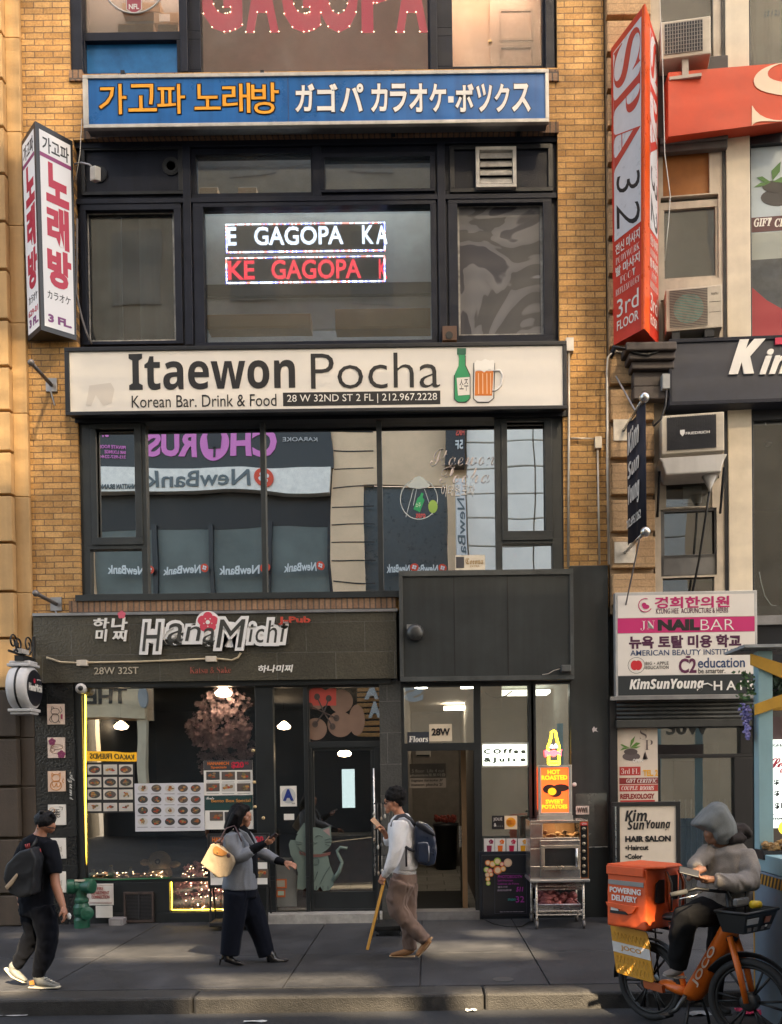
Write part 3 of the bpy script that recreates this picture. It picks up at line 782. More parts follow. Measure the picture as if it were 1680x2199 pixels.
# street level shops opposite
sg = thing('mirrored_stone_sign', 'tan stone panel with heavy black capitals across the street, mirrored in the pub window', 'sign', (0, YO, 4))
a = rf((150, 1472, 318, 1545)); MB().box(a[0], a[1], YO - 0.1, YO + 0.3, a[2], a[3]).build('panel', M((0.85, 0.68, 0.45), 0.7), sg)
opp_text('THE R', (150, 1484, 286, 1516), BLACK, sg, 0.03, Plane((0, YO + 0.3, 0), (-1, 0, 0), (0, 0, 1)))
a = rf((302, 1545, 322, 1775)); MB().box(a[0], a[1], YO - 0.1, YO + 0.2, a[2], a[3]).build('pier', M((0.85, 0.72, 0.52), 0.7), sg)
for s_, r_ in (('A', (786, 1474, 818, 1506)), ('A', (796, 1511, 822, 1545)), ('S', (868, 1476, 910, 1510))): opp_text(s_, r_, WL, sg, 0.06, Plane((0, YO + 0.32, 0), (-1, 0, 0), (0, 0, 1)))
for k in range(9):
    a = rf((770, 1478 + k * 12, 830, 1486 + k * 12)); MB().box(a[0], a[1], YO + 0.05, YO + 0.25, a[2], a[3]).build('louvre', M((0.6, 0.3, 0.1), 0.6), sg)
ck = MB(); q = rf((312, 1484, 330, 1523)); ck.ell(Plane((0, YO + 0.6, 0), (-1, 0, 0), (0, 0, 1)), -(q[0] + q[1]) / 2, (q[2] + q[3]) / 2, 0.14, 0.3, -0.15, 0, 24)
tag(ck.build('mirrored_clock', M((0.4, 0.42, 0.44), 0.5)), 'round grey street clock across the street, mirrored in the pub window', 'clock')
sg = thing('mirrored_yellow_sign', 'small yellow strip sign with dark lettering across the street, mirrored in the pub window', 'sign', (0, YO, 2.5))
a = rf((186, 1613, 296, 1632)); MB().box(a[0], a[1], YO - 0.1, YO + 0.05, a[2], a[3]).build('panel', emit((0.75, 0.36, 0.01), 0.35), sg)
opp_text('KAKAO FRIENDS', (196, 1617, 292, 1628), M((0.06, 0.06, 0.02), 0.5), sg, 0.02, Plane((0, YO + 0.05, 0), (-1, 0, 0), (0, 0, 1)))
# ------------------------------------------------------------------ slanted planes and four-cornered faces
class Quad:                                      # u, v run 0..1 over four corners: bottom left, bottom right, top right, top left
    def __init__(s, a, b, c, d):
        s.a, s.b, s.c, s.d = (Vector(q) for q in (a, b, c, d))
        s.N = (s.b - s.a).cross(s.d - s.a).normalized()
    def p(s, u, v, d=0.0):
        return (s.a * (1 - u) + s.b * u) * (1 - v) + (s.d * (1 - u) + s.c * u) * v + s.N * d
class Turned:                                    # text running down a face
    def __init__(s, q): s.q, s.N = q, q.N
    def p(s, u, v, d=0.0): return s.q.p(v, 1 - u, d)
def hit(px, py, pl):
    r = ray(px, py)
    t = (pl.O - CAMP).dot(pl.N) / r.dot(pl.N)
    q = CAMP + r * t - pl.O
    return q.dot(pl.U), q.dot(pl.V)
def wp(r, pl):
    x0, y0, x1, y1 = r
    xm, ym = (x0 + x1) / 2, (y0 + y1) / 2
    return hit(x0, ym, pl)[0], hit(x1, ym, pl)[0], hit(xm, y1, pl)[1], hit(xm, y0, pl)[1]
def PO(r, pl, d0, d1, name, mat, parent=None, bevel=0.0):
    return MB().obox(pl, *wp(r, pl), d0, d1).build(name, mat, parent, bevel=bevel)
def TO(s, r, pl, mat, parent, d=0.004, t=0.003, name='lettering', **k):
    u0, u1, v0, v1 = wp(r, pl)
    return put_text(MB(), pl, s, u0, u1, v0, v1, d, t, **k).build(name, mat, parent)
def flower(mb, pl, u, v, r, d0, d1, n=5, ph=0.3, fat=0.52):
    for k in range(n):
        th = ph + 2 * math.pi * k / n
        mb.ell(pl, u + r * 0.58 * math.cos(th), v + r * 0.58 * math.sin(th), r * fat, r * fat, d0 + 0.0004 * k, d1 + 0.0004 * k, 14)
    return mb
def lm(c, rough=0.45): return M(c, rough, var=0.0)
LBLACK, LWHITE, LRED = lm((0.012, 0.012, 0.014)), lm((0.78, 0.76, 0.72)), lm((0.55, 0.02, 0.03))
LMAG, LNAVY = lm((0.45, 0.012, 0.13)), lm((0.02, 0.05, 0.14))
WF = M((0.74, 0.70, 0.65), 0.35, var=0.05, sc=2)

# ------------------------------------------------------------------ blue karaoke sign
Y = -0.26
bs = thing('shop_sign', 'long blue sign box with orange Korean and white Japanese lettering under the top window', 'sign', (at(680, 270).x, -0.2, at(680, 270).z))
for xx in (260, 560, 840, 1110): PB((xx, 150, xx + 8, 285), -0.06, -0.06, 0.02, 'bracket', DARK2, bs)
MB().pbox((183, 159, 1176, 268), -0.24, -0.24, -0.06).build('box', GREYMET, bs, bevel=0.01)
MB().plate(*wr((179, 156, 1179, 270), Y), [wr((190, 164, 1171, 262), Y)], Y - 0.02, Y + 0.045).build('frame', M((0.5, 0.48, 0.45), 0.4, 0.3, var=0.25, streak=0.5), bs, bevel=0.006)
PB((188, 163, 1173, 264), Y, Y, Y + 0.03, 'face', M((0.010, 0.115, 0.37), 0.3, var=0.25, sc=1.5, streak=0.6), bs)
PB((618, 164, 620, 262), Y, Y - 0.003, Y, 'seam', lm((0.01, 0.06, 0.2)), bs)
OR_ = lm((0.85, 0.36, 0.015))
for ch, r in (('가', (213, 181, 272, 246)), ('고', (276, 181, 337, 240)), ('파', (338, 181, 398, 245)), ('노', (418, 181, 474, 236)), ('래', (478, 179, 538, 243)), ('방', (540, 178, 599, 245))):
    T(ch, r, Y, OR_, bs, 0.007, 0.003, bold=0.008)
    TM([(ch, (r[0] + p, r[1] + q_, r[2] + p, r[3] + q_), {'bold': 0.008}) for p in (-2.2, 0, 2.2) for q_ in (-2.2, 0, 2.2)], Y, lm((0.008, 0.02, 0.06)), bs, 0.003, 0.002, name='letter_outline')
x = 632
for ch, wd in (('ガ', 46), ('ゴ', 48), ('パ', 54), (' ', 10), ('カ', 40), ('ラ', 40), ('オ', 42), ('ケ', 40), ('・', 14), ('ボ', 44), ('ツ', 38), ('ク', 36), ('ス', 44)):
    if ch == '・':
        q = at(x + 7, 214, Y); MB().box(q.x - 0.035, q.x + 0.035, Y - 0.008, Y - 0.004, q.z - 0.04, q.z + 0.04).build('lettering', LWHITE, bs)
    elif ch != ' ':
        r = (x + 2, 180, x + wd - 2, 241)
        T(ch, r, Y, LWHITE, bs, 0.007, 0.003, bold=0.028)
        T(ch, (r[0] - 2.5, r[1] - 2.5, r[2] + 2.5, r[3] + 2.5), Y, lm((0.008, 0.02, 0.06)), bs, 0.003, 0.002, bold=0.055, name='letter_outline')
    x += wd * 1.03
# ------------------------------------------------------------------ white bar sign
Y = -0.22
ip = thing('shop_sign', 'long white bar sign with bold black lettering, green bottle and beer mug', 'sign', (at(680, 880).x, -0.2, at(680, 880).z))
MB().pbox((143, 744, 1215, 882), Y, Y + 0.02, -0.05).build('box', DARK2, ip, bevel=0.01)
MB().plate(*wr((140, 740, 1218, 886), Y), [wr((150, 749, 1209, 878), Y)], Y - 0.02, Y + 0.03).build('frame', DARK2, ip, bevel=0.006)
PB((148, 747, 1211, 880), Y, Y, Y + 0.03, 'face', M((0.76, 0.72, 0.66), 0.22, var=0.05, sc=1.0, bump=0.5, bsc=1.6), ip)
T('𝗜𝘁𝗮𝗲𝘄𝗼𝗻', (277, 758, 634, 836), Y, LBLACK, ip, 0.004, 0.002, bold=0.003)
T('Pocha', (668, 758, 945, 834), Y, LBLACK, ip, 0.004, 0.002, bold=-0.008)
T('Korean Bar. Drink & Food', (283, 848, 594, 874), Y, LBLACK, ip, 0.004, 0.002)
PB((608, 841, 946, 870), Y, Y - 0.003, Y, 'address_panel', LBLACK, ip)
T('28 W 32ND ST 2 FL | 212.967.2228', (617, 846, 939, 866), Y, LWHITE, ip, 0.005, 0.002)
def shape(pts, Y, d0, d1, name, mat, parent):
    return MB().prism(FP(Y), pxy(pts, Y), d0, d1).build(name, mat, parent)
GRN = lm((0.03, 0.30, 0.12), 0.3)
shape([(983, 753), (1000, 753), (999, 770), (1000, 785), (1009, 805), (1009, 855), (1001, 863), (983, 863), (976, 856), (976, 806), (985, 786), (986, 770)], Y, 0.003, 0.006, 'bottle', GRN, ip)
shape([(982, 748), (1001, 748), (1001, 762), (982, 762)], Y, 0.006, 0.008, 'bottle_cap', lm((0.02, 0.12, 0.07)), ip)
shape([(981, 812), (1009, 810), (1009, 848), (984, 850)], Y, 0.0065, 0.009, 'label', WF, ip)
T('소주', (987, 815, 1006, 840), Y, LBLACK, ip, 0.010, 0.001)
shape([(1018, 778), (1062, 778), (1060, 855), (1050, 863), (1026, 863), (1017, 855)], Y, 0.003, 0.005, 'mug', lm((0.70, 0.68, 0.66)), ip)
shape([(1021, 797), (1060, 797), (1057, 850), (1020, 850)], Y, 0.0055, 0.007, 'beer', lm((0.62, 0.17, 0.015)), ip)
shape([(1018, 782), (1024, 774), (1034, 776), (1042, 771), (1052, 775), (1060, 774), (1064, 786), (1060, 797), (1050, 793), (1040, 800), (1030, 794), (1020, 799)], Y, 0.0075, 0.009, 'foam', lm((0.8, 0.78, 0.74)), ip)
m2 = MB()
for xx in (1027, 1036, 1045, 1053): m2.pbox((xx, 802, xx + 2, 846), Y, Y - 0.0085, Y - 0.0075)
m2.build('mug_fluting', lm((0.78, 0.5, 0.3)), ip)
MB().tube([(q.x, Y - 0.006, q.z) for q in (at(a, b, Y) for a, b in ((1060, 797), (1074, 796), (1079, 806), (1076, 828), (1066, 838), (1058, 840)))], 0.014, 6).build('mug_handle', lm((0.66, 0.64, 0.63)), ip, True)
m2 = MB()
for a in (((1018, 780), (1017, 856), (1026, 864), (1050, 864), (1061, 855), (1063, 780)), ((976, 806), (976, 857), (984, 864), (1001, 864), (1010, 856), (1010, 806), (1000, 785), (1000, 764))):
    m2.tube([(q.x, Y - 0.008, q.z) for q in (at(i, j, Y) for i, j in a)], 0.005, 5)
m2.build('drawn_outline', LBLACK, ip)
# faint ghost artwork left on the sign
shape([(185, 870), (192, 828), (238, 822), (246, 836), (240, 866), (222, 872), (206, 848), (196, 872)], Y, 0.001, 0.002, 'faded_print', lm((0.62, 0.57, 0.51)), ip)

def qbox(mb, q, u0, u1, v0, v1, d0, d1, n=20):
    for i in range(n + 1):
        v = v0 + (v1 - v0) * i / n
        mb.v += [tuple(q.p(u, v, d)) for u, d in ((u0, d0), (u1, d0), (u1, d1), (u0, d1))]
    s0 = len(mb.v) - 4 * (n + 1)
    for i in range(n):
        k = s0 + 4 * i
        mb.f += [(k + j, k + (j + 1) % 4, k + 4 + (j + 1) % 4, k + 4 + j) for j in range(4)]
    mb.f += [(s0 + 3, s0 + 2, s0 + 1, s0), (s0 + 4 * n, s0 + 4 * n + 1, s0 + 4 * n + 2, s0 + 4 * n + 3)]
    return mb
# ------------------------------------------------------------------ the two projecting V signs
def vsign(name, label, P, Yw, Yt, Yb, edge, cat='sign'):
    At, Ab, Rt, Rb, Ct, Cb = P
    A1, A0 = at(*At, Yw), at(*Ab, Yw); R1, R0 = at(*Rt, Yt), at(*Rb, Yb); C1, C0 = at(*Ct, Yw), at(*Cb, Yw)
    t = thing(name, label, cat, (R0.x, Yw, min(A0.z, C0.z)))
    n = 20; m_ = MB(); vs = []
    for i in range(n + 1): vs += [A0.lerp(A1, i / n), R0.lerp(R1, i / n), C0.lerp(C1, i / n)]
    m_.add(vs, [(3 * i + j, 3 * i + (j + 1) % 3, 3 * i + 3 + (j + 1) % 3, 3 * i + 3 + j) for i in range(n) for j in range(3)] + [(0, 2, 1), (3 * n, 3 * n + 1, 3 * n + 2)])
    m_.build('box', edge, t)
    return t, Quad(A0, R0, R1, A1), Quad(R0, C0, C1, R1)
KF = emit((0.62, 0.61, 0.62), 0.07)
ks, KL, KR = vsign('projecting_sign', 'white upright V-shaped sign with big red Korean letters left of the bay windows', ((46, 304), (60, 733), (75, 259), (88.4, 708), (156, 303), (165, 731)), -0.05, -0.45, -0.40, DARK2)
def qtext(s, q, r, mat, parent, d=0.006, **k):
    put_text(MB(), q, s, r[0], r[1], r[2], r[3], d, 0.003, **k).build('lettering', mat, parent)
for q, f0, f1 in ((KL, 0.07, 0.90), (KR, 0.10, 0.93)):
    qbox(MB(), q, f0, f1, 0.025, 0.972, 0.002, 0.004).build('face', KF, ks)
    qbox(MB(), q, f0, f1, 0.846, 0.866, 0.0045, 0.006).build('stripe', lm((0.28, 0.03, 0.16)), ks)
    qtext('가고파', q, (f0 + 0.07, f1 - 0.05, 0.875, 0.95), LBLACK, ks, bold=0.015)
    RB = lm((0.5, 0.008, 0.05))
    qtext('노', q, (0.24, 0.86, 0.64, 0.835), RB, ks, bold=0.05)
    qtext('래', q, (0.24, 0.84, 0.43, 0.63), RB, ks, bold=0.05)
    qtext('방', q, (0.22, 0.88, 0.23, 0.42), RB, ks, bold=0.05)
    qtext('カラオケ', q, (0.2, 0.84, 0.165, 0.205), LBLACK, ks, bold=0.005)
    qtext('3 FL.', q, (0.2, 0.86, 0.05, 0.09), lm((0.19, 0.03, 0.18)), ks, bold=0.05)
qtext('629-01', KL, (0.15, 0.85, 0.105, 0.135), RB, ks, bold=0.01)
RED = M((0.60, 0.045, 0.025), 0.35, var=0.12, sc=3)
sp, SL, SR = vsign('projecting_sign', 'tall red and white V-shaped spa sign on the corner of the brick front', ((1312, 105), (1317, 742), (1385, 8), (1383, 706), (1413, 92), (1415, 740)), -0.12, -0.86, -0.60, RED)
qbox(qbox(MB(), SR, 0.0, 0.34, 0.0, 1.0, 0.002, 0.008), SL, 0.93, 1.0, 0.0, 1.0, 0.002, 0.006).build('corner_post', M((0.80, 0.10, 0.012), 0.3, var=0.1), sp)
SPW = M((0.68, 0.69, 0.74), 0.3, var=0.05)
SERIF = {c: chr(0x1D400 + ord(c) - 65) for c in 'ABCDEFGHIJKLMNOPQRSTUVWXYZ'}
def serif(s): return ''.join(SERIF.get(c, chr(0x1D41A + ord(c) - 97) if 'a' <= c <= 'z' else (chr(0x1D7CE + int(c)) if c.isdigit() else c)) for c in s)
def script(s): return ''.join(chr(0x1D4D0 + ord(c) - 65) if 'A' <= c <= 'Z' else (chr(0x1D4EA + ord(c) - 97) if 'a' <= c <= 'z' else c) for c in s)
def sbi(s): return ''.join(chr(0x1D63C + ord(c) - 65) if 'A' <= c <= 'Z' else (chr(0x1D656 + ord(c) - 97) if 'a' <= c <= 'z' else c) for c in s)
def sital(s): return ''.join(chr(0x1D468 + ord(c) - 65) if 'A' <= c <= 'Z' else (chr(0x1D482 + ord(c) - 97) if 'a' <= c <= 'z' else c) for c in s)
for q, f0, f1 in ((SL, 0.08, 0.91), (SR, 0.38, 0.93)):
    qbox(MB(), q, f0, f1, 0.345, 0.975, 0.002, 0.004).build('face', SPW, sp)
    sr = lm((0.52, 0.05, 0.035))
    tq = Turned(q)
    for ch, a, b in (('S', 0.03, 0.165), ('P', 0.175, 0.285), ('A', 0.292, 0.425)):
        put_text(MB(), tq, serif(ch), a, b, f0 + 0.01, f1 - 0.02, 0.005, 0.003, bold=-0.012).build('lettering', sr, sp)
    for ch, a, b in (('3', 0.45, 0.535), ('2', 0.54, 0.645)):
        put_text(MB(), tq, ch, a, b, f0 + 0.08, f1 - 0.03, 0.005, 0.003, bold=-0.01, shear=0.35).build('lettering', LBLACK, sp)
    m = 0.05; wd = f1 - f0
    for s_, v0, v1, a, b, kw in (('전신 마사지', 0.295, 0.33, .04, .96, {'bold': .02}), (serif('BODYWORK'), 0.262, 0.285, .05, .95, {'bold': -0.02}), ('발 마사지', 0.222, 0.255, .04, .96, {'bold': .02}), (serif('FOOT'), 0.19, 0.214, .22, .8, {'bold': -0.02}),
                              (serif('REFLEXOLOGY'), 0.158, 0.18, .04, .96, {'bold': -0.02}), ('3rd', 0.083, 0.142, .08, .92, {}), ('FLOOR', 0.04, 0.072, .08, .92, {'bold': .01})):
        put_text(MB(), q, s_, f0 + wd * a, f0 + wd * b, v0, v1, 0.005, 0.002, **kw).build('lettering', LWHITE, sp)

# ------------------------------------------------------------------ letters and lit signs behind the upper windows
gl = thing('window_lettering', 'big pink window letters edged with tiny lights cut off at the top', 'lettering', (at(674, 70, 0.3).x, 0.3, at(674, 70, 0.3).z))
PK = M((0.55, 0.05, 0.09), 0.5, var=0.1, em=0.2)  # faint glow in the colour stands in for light on the letter fronts
xs = [(430, 520), (527, 598), (604, 688), (684, 770), (776, 846), (850, 918)]
for (a, b), ch in zip(xs, 'GAGOPA'):
    T(ch, (a, -95, b, 70), 0.24, PK, gl, 0.004, 0.01, bold=0.045)
bt = MB()
for (a, b), ch in zip(xs, 'GAGOPA'):
    v, f, x0, x1, y0, y1 = text_mesh(ch, 0.05, 0, 1)
    X0, X1, Z0, Z1 = wr((a, -95, b, 70), 0.24)
    vv = [q for q in v if q[2] > 0]
    for q in vv:
        bt.ball((X0 + (q[0] - x0) / (x1 - x0) * (X1 - X0), 0.22, Z0 + (q[1] - y0) / (y1 - y0) * (Z1 - Z0)), 0.009, 4)
tag(bt.build('light_beads', emit((0.9, 0.75, 0.55), 1.2), gl), kind='stuff')
def led(name, label, r, s, c, xs):
    o = thing(name, label, 'led sign', at((r[0] + r[2]) / 2, r[3], 0.35))
    PB(r, 0.35, 0.35, 0.4, 'panel', M((0.17, 0.17, 0.175), 0.5), o)
    E_ = emit(c, 1.15)
    for part, q in xs: T(part, q, 0.35, E_, o, 0.006, 0.003, bold=0.02, name='lettering')
    X0, X1, Z0, Z1 = wr(r, 0.35)
    cols = [emit((0.9, 0.9, 0.95), 1.6), emit((0.25, 0.25, 0.9), 1.6), emit((0.9, 0.2, 0.15), 1.6)]
    ms = [MB(), MB(), MB()]
    n = 84; hgt = 16; i = 0
    per = [(X0 + (X1 - X0) * k / n, Z) for k in range(n + 1) for Z in (Z0, Z1)] + [(X, Z0 + (Z1 - Z0) * k / hgt) for k in range(1, hgt) for X in (X0, X1)]
    for x, z in per:
        q = random.choice((0, 0, 1, 2)); ms[q].box(x - 0.009, x + 0.009, 0.34, 0.348, z - 0.009, z + 0.009)
    for q, m in zip(ms, cols): tag(q.build('border_lights', m, o), kind='stuff')
    g = MB()                                     # dark grid over the letters, so they read as rows of diodes
    for k in range(1, 26): z = Z0 + (Z1 - Z0) * k / 26; g.box(X0, X1, 0.333, 0.335, z - 0.0035, z + 0.0035)
    g.build('diode_mask', lm((0.07, 0.07, 0.075)), o)
    return o
led('led_sign', 'white LED ticker sign hanging above the red one', (487, 481, 826, 540), '', (0.85, 0.87, 0.95), [('E', (489, 488, 508, 527)), ('GAGOPA', (546, 486, 738, 526)), ('K', (778, 484, 803, 524)), ('A', (808, 484, 832, 524))])
led('led_sign', 'red LED ticker sign hanging below the white one', (487, 553, 826, 606), '', (0.9, 0.04, 0.06), [('KE', (490, 560, 547, 600)), ('GAGOPA', (583, 557, 776, 599)), ('K', (814, 557, 832, 598))])

# ------------------------------------------------------------------ pub fascia lettering
Y = -0.1
hs = thing('shop_lettering', 'white cloud-edged brush lettering with a pink blossom on the pub fascia', 'sign', at(465, 1402, Y))
CW = M((0.80, 0.79, 0.78), 0.4, var=0.03)
LT = lm((0.045, 0.045, 0.04))
hana = [('H', (308, 1338, 350, 1400)), ('a', (362, 1340, 396, 1380)), ('n', (400, 1347, 434, 1378)), ('a', (438, 1350, 464, 1382)), ('M', (466, 1332, 530, 1392)), ('i', (536, 1342, 547, 1380)), ('c', (551, 1352, 570, 1382)), ('h', (574, 1334, 597, 1382)), ('i', (603, 1340, 615, 1380))]
fp = FP(Y)
m2 = MB()
for i, (ch, r) in enumerate(hana):
    T(ch, r, Y, LT, hs, 0.068 + 0.0002 * i, 0.004, shear=0.18)
    X0, X1, Z0, Z1 = wr((r[0] - 7, r[1] - 7, r[2] + 7, r[3] + 7), Y)
    put_text(m2, fp, ch, X0, X1, Z0, Z1, 0.05 + 0.0006 * i, 0.03, bold=0.06 if ch == 'M' else 0.10, shear=0.18)
for k in range(24):
    xx = 318 + k * 12.4; yy = 1364 + 4 * math.sin(k * 1.3)
    m2.ell(fp, at(xx, yy, Y).x, at(xx, yy, Y).z, 0.08, 0.085 + 0.02 * math.sin(k * 2.1), 0.028 + 0.0003 * k, 0.046 + 0.0003 * k, 16)
q = at(496, 1364, Y); m2.ell(fp, q.x, q.z, 0.20, 0.17, 0.0465, 0.049, 24)
q = at(449, 1338, Y); m2.ell(fp, q.x, q.z, 0.16, 0.15, 0.04, 0.0585, 24)
m2.build('cloud_panel', CW, hs)
MB().pbox((306, 1345, 620, 1385), Y, Y - 0.03, Y).build('backing', LT, hs)
m2 = MB(); flower(m2, fp, q.x, q.z, 0.125, 0.06, 0.066); m2.build('blossom', lm((0.62, 0.06, 0.10)), hs)
m2 = MB(); m2.ell(fp, q.x, q.z, 0.028, 0.028, 0.068, 0.072, 12)
for k in range(5):
    th = 0.3 + 0.63 + k * 1.257; m2.ell(fp, q.x + 0.055 * math.cos(th), q.z + 0.055 * math.sin(th), 0.009, 0.009, 0.0685, 0.072, 8)
m2.build('stamens', LWHITE, hs)
k1 = thing('shop_lettering', 'white handwritten Korean letters with a small pink flower on the pub fascia', 'sign', at(236, 1376, Y))
for ch, r in (('하', (202, 1328, 236, 1350)), ('나', (240, 1326, 275, 1354)), ('미', (206, 1352, 232, 1378)), ('찌', (242, 1354, 275, 1378))):
    T(ch, r, Y, LWHITE, k1, 0.02, 0.02, bold=0.03, shear=0.1)
m2 = MB(); q = at(263, 1321, Y); flower(m2, fp, q.x, q.z, 0.05, 0.03, 0.034); m2.build('blossom', lm((0.65, 0.12, 0.18)), k1)
k2 = thing('shop_lettering', 'small red raised lettering right of the white cloud sign', 'sign', at(634, 1345, Y))
T('J-Pub', (601, 1327, 669, 1344), Y, lm((0.50, 0.06, 0.035)), k2, 0.10, 0.03, bold=0.03)
k3 = thing('shop_lettering', 'pale street number lettering low on the pub fascia', 'sign', at(250, 1448, Y))
T('28W 32ST', (203, 1433, 298, 1448), Y, lm((0.5, 0.44, 0.34)), k3, 0.01, 0.01)
k4 = thing('shop_lettering', 'small faded red serif lettering low on the pub fascia', 'sign', at(450, 1446, Y))
T(serif('Katsu') + ' & ' + serif('Sake'), (408, 1432, 496, 1446), Y, lm((0.40, 0.10, 0.07)), k4, 0.006, 0.006, bold=-0.02)
k5 = thing('shop_lettering', 'small white handwritten Korean letters low on the pub fascia', 'sign', at(592, 1444, Y))
T('하나미찌', (555, 1428, 630, 1444), Y, LWHITE, k5, 0.006, 0.006, bold=0.025, shear=0.15)

# ------------------------------------------------------------------ the stone-fronted building on the right
rb = thing('corner_bay_building', 'tan stone building with bay windows, air conditioners and many shop signs', 'building', (at(1480, 1990).x, 0, 0))
TAN = brickmat((0.52, 0.34, 0.18), (0.44, 0.28, 0.145), (0.36, 0.24, 0.13), bw=0.42, rh=0.10, ms=0.005, stain=0.3)
QX0, QX1 = at(1309, 1100).x, at(1402, 1100).x
m2 = MB(); z = at(1350, 1303).z
m2.box(QX0, QX1, -0.02, 0.35, z - 0.1, 16.5); m2.build('pier', M((0.30, 0.21, 0.125), 0.8, var=0.3, bump=0.3), rb)
m2 = MB()
for k in range(-6, 15):
    yt = 910 - 78.4 * 15 + 78.4 * (14 - k)
    pass
y = 1302.0
while y > -300:
    a, b = at(1355, y).z, at(1355, y - 66).z
    m2.box(QX0 + 0.004, QX1, -0.13, -0.021, a, b)
    y -= 78.4
m2.build('quoin', TAN, rb, bevel=0.012)
RBP = Plane(at(1402, 1000, 0.02), (math.cos(R_(6)), -math.sin(R_(6)), 0), (0, 0, 1))
TRIM = M((0.50, 0.44, 0.36), 0.6, var=0.25, sc=4, streak=0.5)
GB = glass(0.16, (0.75, 0.78, 0.78), 0.006, 0.7, dirt=0.05)
def bplate(outer, holes, d0, d1, name, mat, parent, bevel=0.006):
    o = wp(outer, RBP); hs_ = [wp(h, RBP) for h in holes]
    t = MB().plate(*o, hs_, -d1, -d0)
    t.v = [tuple(RBP.p(x, zz, -yy)) for x, yy, zz in t.v]
    return t.build(name, mat, parent, bevel=bevel)
bw1 = bplate((1402, -200, 1562, 1300), [(1418, -150, 1532, 140), (1424, 325, 1524, 418), (1420, 420, 1544, 600), (1420, 640, 1546, 735), (1422, 885, 1545, 1030), (1428, 1030, 1530, 1092), (1420, 1092, 1540, 1236), (1424, 1240, 1535, 1296)], -0.12, 0.0, 'window', TRIM, rb)
PO((1416, -150, 1534, 140), RBP, -0.08, -0.07, 'pane', glass(0.08, (0.75, 0.78, 0.78), 0.006, 0.7, 0.12, 0.05), bw1)
for r in ((1418, 420, 1546, 602), (1426, 1028, 1532, 1240), (1422, 1238, 1537, 1298)):
    PO(r, RBP, -0.08, -0.07, 'pane', GB, bw1)
PO((1422, 322, 1526, 420), RBP, -0.06, -0.04, 'boarded_light', M((0.30, 0.115, 0.025), 0.6, var=0.2, sc=4), bw1)
PO((1418, 600, 1548, 737), RBP, -0.06, -0.04, 'blind_panel', CREAM, bw1)
PO((1420, 883, 1547, 1030), RBP, -0.06, -0.05, 'blind_panel', DARK2, bw1)
for r, i in (((1418, 428, 1548, 602), (1428, 444, 1538, 592)), ((1420, 1088, 1545, 1240), (1428, 1097, 1536, 1190)), ((1420, 1190, 1545, 1240), (1428, 1198, 1536, 1232)), ((1424, 1028, 1534, 1094), (1432, 1034, 1524, 1086))):
    bplate(r, [i], -0.07, -0.03, 'sash_frame', TRIM if r[1] != 1088 and r[1] != 1190 else M((0.14, 0.14, 0.14), 0.5), bw1, 0.004)
PO((1470, 1040, 1510, 1076), RBP, -0.1, -0.095, 'paper_note', PAPER, bw1)
PO((1415, 300, 1560, 332), RBP, 0.0, 0.1, 'moulding', M((0.09, 0.085, 0.085), 0.6, var=0.3, streak=0.4), rb, 0.015)
PO((1415, 308, 1560, 318), RBP, 0.1, 0.14, 'moulding', M((0.09, 0.085, 0.085), 0.6, var=0.3, streak=0.4), rb, 0.015)
PO((1405, 134, 1562, 300), RBP, 0.002, 0.08, 'dark_spandrel', M((0.05, 0.045, 0.045), 0.6, var=0.3), rb, 0.01)
PO((1560, -200, 1611, 1302), RBP, -0.1, 0.04, 'white_pillar', CREAM, rb, 0.01)
PO((1553, -200, 1560, 1302), RBP, -0.1, 0.02, 'dark_joint', DARK2, rb)
# cornice with bracket above the quoins
cn = MB()
for r, d in (((1334, 757, 1440, 775), 0.32), ((1342, 775, 1440, 790), 0.26), ((1350, 790, 1440, 806), 0.2), ((1356, 806, 1437, 838), 0.12), ((1356, 838, 1437, 866), 0.14)):
    X0, X1, Z0, Z1 = wr(r, -0.13); cn.box(X0, X1, -0.132 - d, -0.1, Z0 + 0.002, Z1 - 0.002)
cn.build('cornice', M((0.055, 0.043, 0.04), 0.6, var=0.35, bump=0.2, streak=0.4), rb, bevel=0.015)
# right-hand windows
rw = bplate((1611, -200, 1760, 1480), [(1612, -180, 1760, 138), (1615, 305, 1760, 730), (1620, 900, 1760, 1322)], -0.1, 0.0, 'window', DARK2, rb)
PO((1610, -180, 1762, 140), RBP, -0.08, -0.07, 'pane', glass(0.08, (0.75, 0.78, 0.78), 0.006, 0.7, 0.12, 0.05), rw)
PO((1618, 898, 1762, 1324), RBP, -0.08, -0.07, 'pane', glass(0.1, (0.8, 0.82, 0.82), 0.004, 0.7, dirt=0.03), rw)
PO((1614, 303, 1762, 732), RBP, -0.09, -0.07, 'poster_backing', M((0.36, 0.42, 0.46), 0.35, var=0.15, sc=1.2), rw)
PO((1611, 1322, 1760, 1342), RBP, 0.0, 0.06, 'window_ledge', GREYMET, rb)
m2 = MB(); u0, u1, v0, v1 = wp((1612, -180, 1760, 140), RBP)
n = 26
for k in range(n):
    ua = u0 + (u1 - u0) * k / n
    m2.obox(RBP, ua, ua + (u1 - u0) / n, v0 + 0.18, v1, -0.3 - 0.05 * math.sin(k * 1.1) - 0.06, -0.3 - 0.05 * math.sin(k * 1.1))
m2.build('curtain', M((0.30, 0.38, 0.34), 0.8, var=0.2, sc=2), rb)
TO('(212) 56', (1645, 12, 1700, 26), RBP, lm((0.10, 0.13, 0.14)), rb, -0.065)
u0, u1, v0, v1 = wp((1405, 890, 1780, 1330), RBP)
ro = MB(); O = RBP.p(u0, 0, -0.12); E2 = RBP.p(u1, 0, -0.12)
